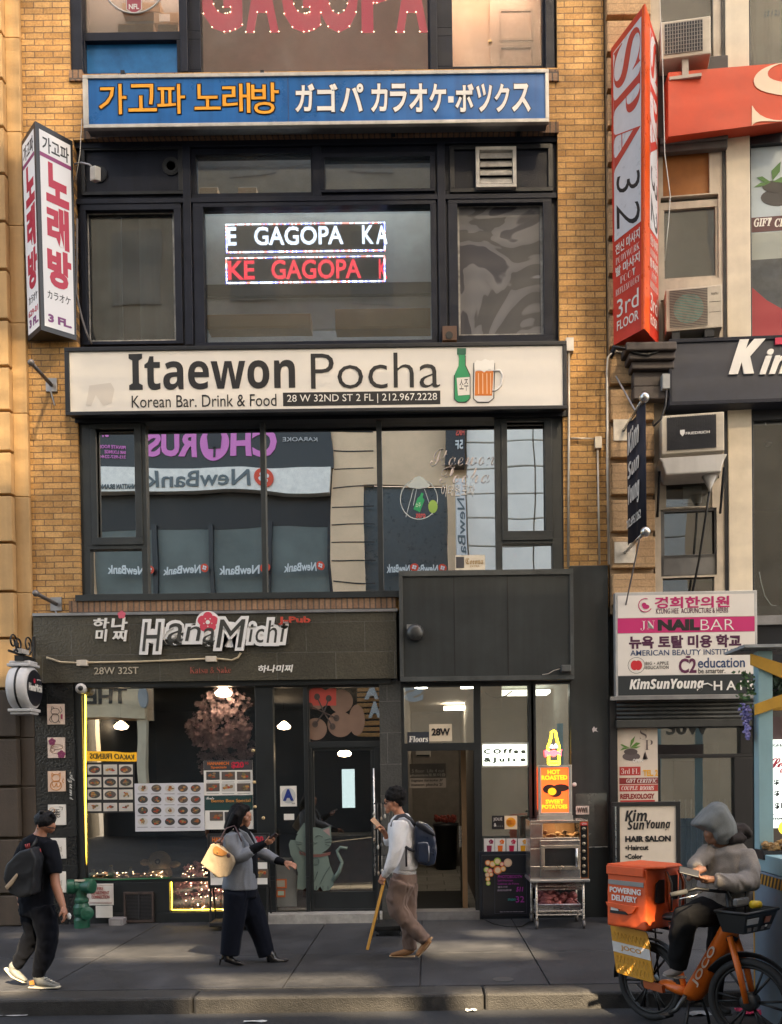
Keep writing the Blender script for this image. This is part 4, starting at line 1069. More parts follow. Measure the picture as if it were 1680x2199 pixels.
room('interior', rb, O.x - 0.3, E2.x + 2, 0.3, 4.5, v0 - 0.35 + RBP.O.z, v1 + RBP.O.z, M((0.05, 0.045, 0.045), 0.7), M((0.1, 0.08, 0.06), 0.5))
room('interior', rb, O.x - 0.3, E2.x + 2, 0.45, 4.0, at(1500, 740).z, 14.5, M((0.16, 0.16, 0.17), 0.8))
# street level of that building: rolled shutter and glass entrance
GX0, GX1 = at(1312, 1700).x, at(1640, 1700).x
sh = M((0.045, 0.047, 0.045), 0.5, 0.3, var=0.3, streak=0.3)
m2 = MB()
for k in range(5): a = wr((1324, 1500 + k * 9, 1640, 1508.5 + k * 9), -0.1); m2.tube([(a[0], -0.12, (a[2] + a[3]) / 2), (a[1], -0.12, (a[2] + a[3]) / 2)], 0.029, 10)
m2.build('roller_shutter', sh, rb, True)
PB((1322, 1545, 1640, 1562), -0.1, -0.17, 0.02, 'shutter_bar', sh, rb, 0.01)
PB((1310, 1500, 1326, 1990), -0.05, -0.1, 0.2, 'door_jamb', BLACK, rb)
fr2 = frame((1322, 1500, 1660, 1990), [(1328, 1562, 1590, 1620), (1328, 1628, 1412, 1975), (1420, 1628, 1578, 1975)], -0.02, -0.03, 0.1, BLACK, rb, 'glass_entrance')
pane(fr2, (1326, 1560, 1592, 1977), 0.04, GD)
room('lobby', rb, GX0, GX1 + 1.2, 0.2, 4.2, 0.03, at(1480, 1500).z, M((0.13, 0.135, 0.13), 0.6), M((0.2, 0.19, 0.17), 0.5))
PB((1310, 1303, 1700, 1500), 0.15, 0.15, 0.4, 'upper_wall', M((0.08, 0.08, 0.078), 0.6), rb)
PB((1640, 1500, 1800, 1990), 0.1, 0.1, 0.3, 'side_wall', M((0.07, 0.06, 0.055), 0.6), rb)
PB((1625, 1325, 1790, 1480), 0.0, -0.05, 0.15, 'stucco_band', M((0.12, 0.12, 0.115), 0.7, var=0.1), rb)
T('30W', (1432, 1548, 1524, 1578), 0.03, lm((0.10, 0.11, 0.11)), rb, 0.002, 0.002, bold=0.03)
m2 = MB()
for k in range(13): q = at(1425 + k * 12, 1800, 0.5); m2.tube([(q.x, 0.5, 0.05), (q.x, 0.5, 1.55)], 0.011, 6)
m2.build('railing', GREYMET, rb)
MB().box(at(1400, 1700, 2).x, at(1540, 1700, 2).x, 1.9, 2.0, 1.1, 2.35).build('lobby_panel', M((0.3, 0.31, 0.29), 0.6), rb)
MB().box(at(1448, 1700, 1.85).x, at(1492, 1700, 1.85).x, 1.86, 1.88, 1.2, 2.1).build('lobby_directory', BLACK, rb)

# ------------------------------------------------------------------ signs on that building
aw = thing('fabric_awning', 'red awning panel with one large cream letter cut off by the picture edge', 'awning', at(1560, 290, -0.8))
A0, A1, A2, A3 = at(1436, 293, -0.32), at(1700, 259, -0.42), at(1700, 133, -0.42), at(1436, 155, -0.32)
B0, B1 = at(1432, 268, -0.05), at(1720, 272, -0.1)
MB().add([A0, A1, A2, A3, (A0.x, -0.05, A0.z + 0.05), (A1.x, -0.05, A1.z + 0.05), (A2.x, -0.05, A2.z), (A3.x, -0.05, A3.z)], [(0, 1, 2, 3), (4, 7, 6, 5), (0, 4, 5, 1), (1, 5, 6, 2), (2, 6, 7, 3), (3, 7, 4, 0)]).build('canopy', M((0.55, 0.065, 0.022), 0.6, var=0.1, sc=2.5, bump=0.3, bsc=2.0), aw)
AQ = Quad(A0, A1, A2, A3)
put_text(MB(), AQ, serif('S'), 0.68, 1.35, 0.0, 1.0, 0.006, 0.004, bold=-0.015).build('lettering', lm((0.70, 0.55, 0.42)), aw)
kd = thing('shop_sign', 'dark navy sign box with white brush lettering cut off by the picture edge', 'sign', at(1560, 862, -0.35))
KP = Plane(at(1437, 800, -0.30), (math.cos(R_(3)), -math.sin(R_(3)), 0), (0, 0, 1))
PO((1437, 723, 1780, 866), KP, -0.3, 0.0, 'box', M((0.022, 0.026, 0.042), 0.45, var=0.15), kd, 0.01)
bm = MB(); u0, u1, v0, v1 = wp((1437, 723, 1780, 866), KP)
bm.obox(KP, u0, u1, v0, v0 + 0.05, 0.0, 0.02).obox(KP, u0, u1, v1 - 0.05, v1, 0.0, 0.02).obox(KP, u0, u0 + 0.04, v0 + 0.05, v1 - 0.05, 0.0, 0.02).build('rim', DARK, kd, bevel=0.004)
TO(sbi('K'), (1564, 730, 1644, 804), KP, LWHITE, kd, 0.01, 0.03, bold=0.04, shear=0.15)
TO(sbi('im'), (1630, 750, 1716, 804), KP, LWHITE, kd, 0.01, 0.03, bold=0.02, shear=0.15)
PO((1664, 727, 1690, 741), KP, 0.01, 0.03, 'red_dash', lm((0.5, 0.01, 0.06)), kd)
ds = thing('directory_sign', 'large white and pink tenant sign with Korean and English lettering over the rolled shutter', 'sign', at(1470, 1500, -0.2))
DP = Plane(at(1322, 1390, -0.24), (math.cos(R_(1)), -math.sin(R_(1)), 0), (0, 0, 1))
PO((1322, 1270, 1627, 1500), DP, -0.14, 0.0, 'box', M((0.45, 0.45, 0.45), 0.4, 0.4), ds, 0.006)
PO((1327, 1277, 1620, 1325), DP, 0.001, 0.004, 'white_panel', WF, ds)
PO((1327, 1326, 1621, 1358), DP, 0.001, 0.004, 'pink_panel', lm((0.52, 0.02, 0.15)), ds)
PO((1327, 1359, 1622, 1449), DP, 0.001, 0.004, 'white_panel', WF, ds)
PO((1328, 1450, 1623, 1492), DP, 0.001, 0.004, 'black_panel', lm((0.018, 0.024, 0.028)), ds)
PO((1310, 1494, 1640, 1502), DP, 0.0, 0.04, 'bottom_ledge', GREYMET, ds)
TO('경희한의원', (1406, 1281, 1567, 1306), DP, LMAG, ds, 0.006, bold=0.03)
TO('KYUNG HEE  ACUPUNCTURE & HERBS', (1409, 1306, 1564, 1317), DP, lm((0.10, 0.02, 0.06)), ds, 0.006, bold=0.005)
u, v = hit(1386, 1300, DP); m2 = MB()
m2.tube([DP.p(u + 0.088 * math.cos(t), v + 0.088 * math.sin(t), 0.007) for t in [R_(70 + 26 * k) for k in range(11)]], 0.006, 5); m2.ell(DP, u + 0.01, v - 0.02, 0.045, 0.03, 0.005, 0.008, 16); m2.ell(DP, u - 0.015, v + 0.005, 0.03, 0.03, 0.0052, 0.0082, 14); m2.build('logo', LMAG, ds)
TO('NAIL', (1413, 1330, 1503, 1354), DP, LBLACK, ds, 0.006, bold=0.06)
TO('BAR', (1505, 1330, 1577, 1353), DP, LWHITE, ds, 0.006, bold=-0.015)
TO(serif('JN'), (1376, 1333, 1406, 1354), DP, LWHITE, ds, 0.006, bold=-0.03)
TO('뉴욕 토탈 미용 학교', (1351, 1364, 1592, 1392), DP, lm((0.07, 0.012, 0.05)), ds, 0.006, bold=0.04)
TO('AMERICAN BEAUTY INSTITUTE', (1354, 1395, 1591, 1407), DP, LNAVY, ds, 0.006, bold=0.005)
u, v = hit(1367, 1429, DP); m2 = MB(); m2.ell(DP, u - 0.025, v, 0.05, 0.065, 0.005, 0.007, 18); m2.ell(DP, u + 0.025, v, 0.05, 0.065, 0.0052, 0.0072, 18); m2.build('apple_logo', LRED, ds)
m2 = MB(); m2.tube([DP.p(u + 0.11 * math.cos(t), v + 0.105 * math.sin(t), 0.006) for t in [R_(20 * k) for k in range(18)]], 0.0025, 4, True); m2.build('ring', LBLACK, ds)
TO('BIG • APPLE', (1387, 1421, 1436, 1428), DP, LBLACK, ds, 0.006, space=1.1); TO('EDUCATION', (1387, 1430, 1436, 1437), DP, LBLACK, ds, 0.006, space=1.1)
TO('C2', (1458, 1414, 1496, 1446), DP, lm((0.10, 0.015, 0.06)), ds, 0.006, bold=0.03)
m2 = MB(); q = hit(1478, 1411, DP); m2.ell(DP, q[0], q[1], 0.035, 0.016, 0.006, 0.008, 12); m2.build('leaf', lm((0.10, 0.015, 0.06)), ds)
TO('education', (1499, 1412, 1600, 1434), DP, LNAVY, ds, 0.006, bold=0.015); TO('be smarter.', (1500, 1435, 1558, 1446), DP, LBLACK, ds, 0.006, bold=0.01)
TO(sbi('KimSunYoung'), (1352, 1457, 1512, 1486), DP, LWHITE, ds, 0.006, bold=0.02); TO('HAIR', (1533, 1462, 1622, 1482), DP, LWHITE, ds, 0.006, bold=0.015, space=1.5)
m2 = MB(); m2.tube([DP.p(*hit(a, b, DP), 0.008) for a, b in ((1500, 1478), (1510, 1470), (1520, 1468), (1530, 1473))], 0.009, 6); m2.build('pen_stroke', LWHITE, ds)
# cloth banner between two ball-ended poles
bn = thing('cloth_banner', 'narrow black cloth banner with white writing stretched between two ball-ended poles', 'banner', at(1345, 1165, -0.3))
XB = at(1340, 924, -0.13).x
zt, zb = at(1340, 924, -0.13).z, at(1340, 1187, -0.13).z
BQ = Quad((XB + 0.01, -0.27, zb + 0.06), (XB + 0.03, -1.12, zb + 0.0), (XB + 0.03, -1.12, zt - 0.02), (XB + 0.01, -0.27, zt - 0.02))
m2 = MB(); n = 12
vs = []
for i in range(n + 1):
    for j in range(2): vs.append(BQ.p(i / n, j, 0.02 * math.sin(i * 0.9)))
m2.add(vs, [(2 * i, 2 * i + 2, 2 * i + 3, 2 * i + 1) for i in range(n)]); o = m2.build('cloth', M((0.012, 0.014, 0.028), 0.8, var=0.2), bn, True)
sm = o.modifiers.new('thick', 'SOLIDIFY'); sm.thickness = 0.006
for s_, a, b in (('Kim', 0.73, 0.92), ('Sun', 0.53, 0.66), ('Young', 0.27, 0.47)):
    put_text(MB(), BQ, sbi(s_), 0.18, 0.85, a, b, 0.03, 0.003, bold=0.0).build('lettering', LWHITE, bn)
put_text(MB(), BQ, '212.695.1262', 0.08, 0.92, 0.13, 0.20, 0.03, 0.003, bold=0.01).build('lettering', LWHITE, bn)
for zz in (zt, zb):
    MB().tube([(XB, -0.1, zz), (XB + 0.02, -1.18, zz)], 0.022, 10).build('pole', STEEL, bn, True)
    MB().ball((XB + 0.02, -1.2, zz), 0.062, 16).build('ball_finial', STEEL, bn, True)
    MB().box(XB - 0.14, XB + 0.14, -0.145, -0.131, zz - 0.14, zz + 0.14).build('wall_plate', M((0.55, 0.5, 0.42), 0.6, var=0.3), bn, bevel=0.004)
MB().tube([(XB + 0.02, -0.9, zb), (XB - 0.02, -0.2, zb - 0.75)], 0.01, 6).build('stay', GREYMET, bn); MB().tube([(XB + 0.02, -0.75, zt), (XB - 0.1, -0.15, zt + 0.7)], 0.012, 6).build('stay', GREYMET, bn)

# ------------------------------------------------------------------ air conditioners
def ac(label, r, d, name='window_air_conditioner'):
    pl = Plane(RBP.O, (math.cos(R_(9)), -math.sin(R_(9)), 0), (0, 0, 1)); pl.O = RBP.O + RBP.N * d * 0.9
    t = thing(name, label, 'air conditioner', at((r[0] + r[2]) / 2, r[3], -d))
    u0, u1, v0, v1 = wp(r, pl)
    MB().obox(pl, u0, u1, v0, v1, -d - 0.1, 0.0).build('case', M((0.50, 0.45, 0.37), 0.5, var=0.12), t, bevel=0.012)
    return t, pl, (u0, u1, v0, v1)
t, pl, (u0, u1, v0, v1) = ac('cream window air conditioner with wire grille in the highest bay window', (1419, 40, 1527, 121), 0.4)
MB().obox(pl, u0 + 0.05, u1 - 0.1, v0 + 0.05, v1 - 0.04, 0.001, 0.004).build('coil', M((0.045, 0.045, 0.05), 0.6), t)
m2 = MB()
for k in range(15): a = u0 + 0.05 + (u1 - u0 - 0.15) * k / 14; m2.tube([pl.p(a, v0 + 0.05, 0.012), pl.p(a, v1 - 0.04, 0.012)], 0.0035, 4)
for k in range(9): a = v0 + 0.05 + (v1 - v0 - 0.09) * k / 8; m2.tube([pl.p(u0 + 0.05, a, 0.012), pl.p(u1 - 0.1, a, 0.012)], 0.0035, 4)
m2.build('grille', M((0.4, 0.38, 0.34), 0.5), t)
c = (u0 + u1) / 2; m2 = MB().obox(pl, c - 0.04, c + 0.04, v0 - 0.2, v0, -0.12, -0.04).obox(pl, c - 0.2, c + 0.2, v0 - 0.24, v0 - 0.2, -0.5, -0.04); m2.build('bracket', M((0.4, 0.38, 0.34), 0.5), t)
t, pl, (u0, u1, v0, v1) = ac('cream split air conditioner with round fan behind slatted grille, above the navy sign', (1430, 616, 1552, 707), 0.3, 'outdoor_air_conditioner')
a1 = u0 + (u1 - u0) * 0.07; b1 = u0 + (u1 - u0) * 0.74
MB().obox(pl, a1, b1, v0 + 0.04, v1 - 0.03, 0.001, 0.003).build('coil', M((0.10, 0.10, 0.10), 0.4, var=0.4, sc=3), t)
m2 = MB(); m2.ell(pl, (a1 + b1) / 2, (v0 + v1) / 2, 0.19, 0.19, 0.003, 0.006, 28); m2.build('fan', M((0.05, 0.26, 0.24), 0.4, var=0.8, sc=5), t)
m2 = MB()
for k in range(24): a = v0 + 0.04 + (v1 - v0 - 0.07) * k / 23; m2.obox(pl, a1, b1, a - 0.004, a + 0.003, 0.008, 0.014)
m2.build('grille', M((0.38, 0.33, 0.27), 0.5), t)
m2 = MB().obox(pl, b1 + 0.02, u1 - 0.02, v0 + 0.2, v0 + 0.204, 0.001, 0.003).obox(pl, b1 + 0.02, u1 - 0.02, v0 + 0.33, v0 + 0.334, 0.001, 0.003); m2.build('panel_seam', DARK2, t)
put_text(MB(), pl, 'FUJITSU', b1 + 0.05, u1 - 0.05, v1 - 0.13, v1 - 0.095, 0.001, 0.002).build('lettering', DARK2, t)
m2 = MB().obox(pl, u0 + 0.08, u0 + 0.18, v0 - 0.1, v0, -0.3, -0.02).obox(pl, u1 - 0.22, u1 - 0.1, v0 - 0.1, v0, -0.3, -0.02); m2.build('foot', DARK2, t)
t, pl, (u0, u1, v0, v1) = ac('cream window air conditioner with dark honeycomb grille and white badge lettering', (1421, 888, 1556, 972), 0.42)
MB().obox(pl, u0 + 0.07, u1 - 0.1, v0 + 0.05, v1 - 0.035, 0.001, 0.005).build('coil', M((0.04, 0.042, 0.05), 0.6), t)
m2 = MB()
for k in range(26): a = v0 + 0.05 + (v1 - v0 - 0.085) * k / 25; m2.tube([pl.p(u0 + 0.07 + j * (u1 - u0 - 0.17) / 40, a + (0.005 if j % 2 else -0.005), 0.008) for j in range(41)], 0.0035, 4)
m2.build('grille', M((0.12, 0.12, 0.13), 0.4, 0.5), t)
c = (u0 + u1) / 2; put_text(MB(), pl, 'FRIEDRICH', c - 0.09, c + 0.21, (v0 + v1) / 2 - 0.02, (v0 + v1) / 2 + 0.015, 0.014, 0.003, bold=0.02).build('lettering', LWHITE, t)
sh_ = [(c - 0.16, 0.045), (c - 0.10, 0.045), (c - 0.10, 0.0), (c - 0.13, -0.04), (c - 0.16, 0.0)]
MB().prism(pl, [(a, b + (v0 + v1) / 2) for a, b in sh_], 0.014, 0.017).build('badge', LWHITE, t)
tr = thing('drip_tray', 'white plastic drip tray with a drain hose under the window air conditioner', 'tray', at(1487, 1040, -0.3))
u0, u1, v0, v1 = wp((1414, 985, 1560, 1022), pl)
cx = (u0 + u1) / 2
def trap(du0, du1, vv): return [pl.p(u0 + du0, vv, 0.1), pl.p(u1 - du0, vv, 0.1), pl.p(u1 - du0, vv, -0.36), pl.p(u0 + du0, vv, -0.36)]
lo_, mi_, hi_ = trap(0.08, 0, v0), trap(0.04, 0, v0 + 0.16), trap(0.0, 0, v1)
for q in lo_[:2]: pass
m2 = MB().add(lo_ + mi_ + hi_, [(3, 2, 1, 0)] + [(i, (i + 1) % 4, 4 + (i + 1) % 4, 4 + i) for i in range(4)] + [(4 + i, 4 + (i + 1) % 4, 8 + (i + 1) % 4, 8 + i) for i in range(4)])
o = m2.build('tray', M((0.58, 0.56, 0.52), 0.4, var=0.15, sc=3, streak=0.4), tr, bevel=0.02); sm = o.modifiers.new('thick', 'SOLIDIFY'); sm.thickness = 0.012
q = pl.p(u1 - 0.2, v0, -0.05)
MB().lathe(q, (0, 0, -1), [(0.1, 0.0), (0.02, 0.16), (0.02, 0.2)], 16).build('funnel', M((0.5, 0.48, 0.45), 0.4), tr, True)
e = at(1487, 1275, -0.1); MB().tube([q + Vector((0, 0, -0.18)), q * 0.7 + e * 0.3 + Vector((0.02, 0, -0.05)), q * 0.3 + e * 0.7 + Vector((0.02, 0, -0.03)), e], 0.016, 8).build('hose', BLACK, tr, True)
m2 = MB()
for uu in (u0 + 0.02, u1 - 0.02): m2.tube([pl.p(uu, v0 + 0.1, -0.05), pl.p(uu, v0 - 0.4, -0.38)], 0.018, 6)
m2.build('bracket', DARK2, tr)
# posters in the right-hand windows
ps = thing('window_poster', 'pale blue spa window poster with stacked black stones, leaves and a dark caption band', 'poster', hit and RBP.p(*hit(1660, 735, RBP), -0.07))
PO((1616, 303, 1762, 732), RBP, -0.069, -0.066, 'sheet', M((0.38, 0.46, 0.52), 0.4, var=0.12, sc=1.5), ps)
PO((1617, 456, 1762, 488), RBP, -0.065, -0.063, 'caption_band', lm((0.08, 0.025, 0.03)), ps)
TO(sital('GIFT'), (1622, 462, 1661, 480), RBP, LWHITE, ps, -0.062, bold=0.02); TO(sital('CERT'), (1667, 462, 1712, 480), RBP, LWHITE, ps, -0.062, bold=0.02)
def poly(pts, pl, d0, d1, name, mat, parent): return MB().prism(pl, [hit(a, b, pl) for a, b in pts], d0, d1).build(name, mat, parent)
def ovl(c, rx, ry, pl, d0, d1, n=22):
    return [(c[0] + rx * math.cos(2 * math.pi * k / n), c[1] + ry * math.sin(2 * math.pi * k / n)) for k in range(n)]
poly(ovl((1672, 418), 35, 18, 0, 0, 0), RBP, -0.0655, -0.063, 'stone', lm((0.03, 0.03, 0.033)), ps)
poly(ovl((1668, 394), 28, 13, 0, 0, 0), RBP, -0.0635, -0.061, 'stone', lm((0.018, 0.018, 0.02)), ps)
m2 = MB()
for pts in ([(1658, 384), (1640, 372), (1628, 375), (1642, 384)], [(1660, 384), (1636, 386), (1622, 396), (1645, 392)], [(1662, 382), (1660, 360), (1680, 340), (1678, 362)], [(1662, 384), (1680, 374), (1700, 372), (1684, 386)]):
    m2.prism(RBP, [hit(a, b, RBP) for a, b in pts], -0.0605, -0.059)
m2.build('leaves', lm((0.05, 0.16, 0.03)), ps)
PO((1618, 490, 1762, 560), RBP, -0.065, -0.063, 'grey_photo', lm((0.28, 0.31, 0.29)), ps)
PO((1618, 548, 1762, 700), RBP, -0.0625, -0.061, 'grey_photo', M((0.045, 0.055, 0.065), 0.4, var=0.3), ps)
poly([(1618, 730), (1618, 612), (1650, 640), (1700, 668), (1760, 690), (1760, 730)], RBP, -0.0605, -0.059, 'red_sweep', lm((0.30, 0.02, 0.03)), ps)
rnd0 = random.Random(9)
# ------------------------------------------------------------------ lamps and added fill lights inside the rooms
def lamp(name, label, X, Yc, Z, sx, sy, c, s):  # added glowing box that brightens a dim room
    t = tag(MB().box(X - sx / 2, X + sx / 2, Yc - sy / 2, Yc + sy / 2, Z - 0.05, Z).build(name, emit(c, s)), label, 'lamp')
    return t
lamp('fill_light', 'added warm fill light inside the room behind the big pink window letters', at(660, 0, 1.5).x, 0.62, 13.3, 6.4, 0.2, (1.0, 0.76, 0.62), 6.0)
lamp('fill_light', 'added cool fill light inside the room with the ticker signs', at(690, 320, 1.0).x, 0.72, at(690, 296, 0.7).z, 3.6, 0.3, (0.9, 0.95, 1.0), 4.0)
HZ = GZ - 0.06
for x, lab in ((905, 'round downlight inside the stair entrance, left one above the transom'), (1003, 'round downlight inside the stair entrance, right one above the transom')):
    q = at(x, 1478, 0.9); m2 = MB().lathe((q.x, 0.9, q.z), (0, 0, 1), [(0.09, 0), (0.09, 0.03)], 20)
    tag(m2.build('downlight', emit((1.0, 0.9, 0.75), 7.0)), lab, 'lamp', 'downlights in the stair entrance')
lamp('fill_light', 'added warm fill light deep inside the stair hall', (HL + HR) / 2, 4.5, HZ, 0.4, 0.4, (1.0, 0.82, 0.6), 6.0)
lamp('fill_light', 'added pale fill light inside the juice bar', at(1120, 1600, 1.5).x, 1.4, HZ, 0.8, 0.5, (1.0, 0.93, 0.8), 1.6)
lamp('fill_light', 'added fill light inside the glass lobby on the right', at(1470, 1600, 2).x, 2.2, at(1470, 1505).z, 0.9, 0.6, (1.0, 0.93, 0.82), 2.2)
for i, (x, y, Yc) in enumerate(((480, 1488, 0.22), (740, 1618, 3.2), (610, 1560, 3.8), (260, 1560, 3.0))):
    q = at(x, y, Yc)
    t = thing('pendant_lamp', ('round warm pendant lamp above the cherry blossom in the pub', 'warm amber lamp shade hanging behind the pub door', 'small warm lamp hanging far inside the pub behind the narrow side pane', 'small warm lamp hanging behind the pub window near its left end')[i], 'lamp', q)
    MB().lathe(q, (0, 0, 1), [(0.02, -0.06), (0.10, -0.04), (0.12, 0.0), (0.06, 0.06), (0.02, 0.09)], 18).build('lamp_shade', emit((1.0, 0.68, 0.42), 8.0), t, True)
    MB().tube([q + Vector((0, 0, 0.08)), (q.x, q.y, GZ)], 0.006, 5).build('cord', BLACK, t)

# ------------------------------------------------------------------ things in the upper windows
tb = at(1050, 90, 1.0)
dr = thing('panelled_door', 'pale wooden panelled door with brass knob inside the top right window', 'door', (tb.x, 1.0, Z4))
PB((966, -150, 1168, 150), 1.05, 1.05, 1.1, 'wall_panel', M((0.5, 0.33, 0.19), 0.6, var=0.15, sc=2), dr)
PB((1052, -150, 1160, 150), 1.0, 1.0, 1.05, 'door_leaf', M((0.52, 0.36, 0.23), 0.5, var=0.12, sc=2), dr)
m2 = MB()
for r in ((1072, 20, 1145, 88), (1072, 98, 1145, 160)): m2.plate(*wr(r, 1.0), [wr((r[0] + 5, r[1] + 5, r[2] - 5, r[3] - 5), 1.0)], 0.985, 1.0)
m2.build('moulding', M((0.4, 0.28, 0.18), 0.5), dr)
q = at(1053, 91, 0.95); MB().ball(q, 0.035, 12).build('knob', M((0.6, 0.4, 0.12), 0.25, 1.0), dr, True)
bxs = [(253, 50, 330, 70, 'long brown carton lying on the sill of the top left window'), (330, 26, 383, 50, 'brown carton with paper label on the right of the top left window'), (262, 5, 345, 26, 'brown carton at the back of the top left window pile'), (338, 51, 383, 69, 'short brown carton in the right corner of the top left window')]
for x0, y0, x1, y1, lab in bxs:
    Yb = 0.5 if y1 > 60 else 0.75
    t = thing('carton', lab, 'carton', at((x0 + x1) / 2, y1, Yb), 'cartons in the top left window')
    PB((x0, y0, x1, y1), Yb, Yb, Yb + 0.3, 'box', CARD, t, 0.006)
    if 'label' in lab: PB((342, 30, 365, 46), Yb, Yb - 0.004, Yb, 'paper_label', PAPER, t)
nf = thing('shield_decal', 'faint white ring and shield decal with red letters on the top left pane', 'decal', at(288, 20, 0.165))
q = at(288, -40, 0.166); R1 = 0.42
MB().tube([(q.x + R1 * math.cos(t), 0.163, q.z + R1 * math.sin(t)) for t in [R_(10 * k) for k in range(36)]], 0.012, 5, True).build('ring', M((0.45, 0.45, 0.45), 0.6), nf)
def sh8(cx, cy, w_, h_): return [(cx - w_, cy - h_), (cx - w_ * .55, cy - h_ * 1.05), (cx, cy - h_ * 1.2), (cx + w_ * .55, cy - h_ * 1.05), (cx + w_, cy - h_), (cx + w_, cy + h_ * .5), (cx + w_ * .5, cy + h_ * .8), (cx, cy + h_ * 1.1), (cx - w_ * .5, cy + h_ * .8), (cx - w_, cy + h_ * .5)]
shape(sh8(288, 12, 17, 17), 0.166, 0.0, 0.003, 'shield', lm((0.5, 0.5, 0.5)), nf)
shape(sh8(288, 12, 15, 15), 0.166, 0.0035, 0.006, 'shield', lm((0.30, 0.05, 0.08)), nf)
T('NFL', (277, 9, 299, 20), 0.166, lm((0.6, 0.6, 0.6)), nf, 0.007, 0.002, bold=0.03)
for i, (x0, y0, x1, y1, lab) in enumerate(((445, 674, 667, 705, 'wide tan wooden box low in the ticker sign window, left one'), (720, 662, 925, 705, 'wide tan wooden box low in the ticker sign window, right one'), (428, 402, 468, 416, 'small tan box standing in the left transom pane, nearer its corner'), (511, 402, 551, 416, 'small tan box standing in the left transom pane, near its middle'))):
    t = thing('wooden_box', lab, 'box', at((x0 + x1) / 2, y1, 0.6))
    PB((x0, y0, x1, y1), 0.6, 0.6, 0.85, 'body', M((0.42, 0.23, 0.10), 0.6, var=0.2, sc=3), t, 0.005)
    if i < 2: PB((x0 + 6, y0 + 5, x1 - 6, y1 - 5), 0.6, 0.594, 0.599, 'panel', M((0.46, 0.27, 0.13), 0.6, var=0.2, sc=2), t)
lv = thing('wall_vent', 'white metal louvre vent in the dark panel above the torn film window', 'vent', at(1065, 403, 0.05))
MB().plate(*wr((1022, 317, 1109, 404), 0.03), [wr((1030, 324, 1101, 397), 0.03)], 0.0, 0.09).build('frame', M((0.5, 0.48, 0.45), 0.5, var=0.2), lv, bevel=0.004)
m2 = MB()
for k in range(4):
    a = wr((1031, 325 + k * 18, 1100, 342 + k * 18), 0.03)
    m2.add([(a[0], 0.06, a[3]), (a[1], 0.06, a[3]), (a[1], 0.012, a[2]), (a[0], 0.012, a[2])], [(0, 1, 2, 3)])
o = m2.build('slats', M((0.55, 0.53, 0.5), 0.35, 0.4, var=0.35, sc=5), lv); sm = o.modifiers.new('t', 'SOLIDIFY'); sm.thickness = 0.008
sk = thing('security_camera', 'small white camera on a bent arm beside the projecting karaoke sign', 'camera', at(205, 375, -0.1))
MB().tube([at(160, 352, -0.05), at(175, 349, -0.12), at(192, 353, -0.15), at(203, 364, -0.15)], 0.012, 8).build('arm', GREYMET, sk, True)
q = at(205, 374, -0.15); MB().obox(Plane(q, (1, -0.4, 0), (0.15, -0.4, 1)), -0.045, 0.045, -0.08, 0.08, -0.06, 0.06).build('body', M((0.62, 0.6, 0.56), 0.4), sk, bevel=0.012)
spk = thing('small_speaker', 'small brown speaker box at the foot of the dark mullion', 'speaker', at(965, 735, 0.02))
PB((950, 704, 981, 735), 0.0, -0.06, 0.08, 'cabinet', M((0.10, 0.05, 0.03), 0.6), spk, 0.006)
q = at(965, 720, -0.06); MB().ell(FP(-0.06), q.x, q.z, 0.05, 0.05, 0.0, 0.008, 20).build('cone', BLACK, spk)
# second floor panes
uf = thing('round_decal', 'round line-drawn decal of a saucer beaming down on a green bottle', 'decal', at(900, 1118, 0.115))
Yd = 0.118
q = at(900, 1072, Yd); LN = lm((0.5, 0.55, 0.55))
MB().tube([(q.x + 0.25 * math.cos(t), Yd, q.z + 0.27 * math.sin(t)) for t in [R_(12 * k) for k in range(30)]], 0.006, 5, True).build('ring', LN, uf)
shape([(872, 1042), (882, 1036), (890, 1026), (900, 1022), (910, 1026), (918, 1036), (926, 1042), (918, 1047), (900, 1050), (880, 1047)], Yd, 0.001, 0.004, 'saucer', lm((0.45, 0.5, 0.5)), uf)
m2 = MB()
for a, b in (((888, 1050), (872, 1110)), ((912, 1050), (930, 1105)), ((895, 1050), (888, 1085))): m2.tube([at(*a, Yd - 0.003), at(*b, Yd - 0.003)], 0.004, 4)
m2.build('beams', LN, uf)
shape([(905, 1058), (910, 1060), (908, 1068), (912, 1074), (902, 1100), (888, 1094), (897, 1070), (902, 1066)], Yd, 0.005, 0.008, 'bottle', GRN, uf)
T('소주', (893, 1080, 904, 1090), Yd, WF, uf, 0.0085, 0.001)
shape(ovl((930, 1088), 10, 14, 0, 0, 0), Yd, 0.005, 0.007, 'lime', lm((0.25, 0.4, 0.08)), uf)
T('zero', (893, 1103, 914, 1112), Yd, lm((0.5, 0.08, 0.08)), uf, 0.005, 0.001, bold=0.02)
ne = thing('unlit_neon_sign', 'unlit script neon sign of two words in the second floor glass', 'neon sign', at(990, 1060, 0.11))
T(script('Itaewon'), (924, 962, 1062, 1000), 0.11, lm((0.58, 0.5, 0.48)), ne, 0.004, 0.01, bold=-0.02)
T(script('Pocha'), (944, 1002, 1052, 1038), 0.11, lm((0.58, 0.5, 0.48)), ne, 0.004, 0.01, bold=-0.02)
T('이태원포차', (948, 1040, 1020, 1066), 0.11, lm((0.58, 0.55, 0.52)), ne, 0.004, 0.01, bold=0.0, shear=0.2)
co = thing('beer_sign', 'cream beer brand plate with a crown standing at the right of the second floor glass', 'sign', at(1010, 1222, 0.1))
PB((978, 1192, 1042, 1224), 0.1, 0.1, 0.115, 'plate', M((0.62, 0.57, 0.48), 0.5), co)
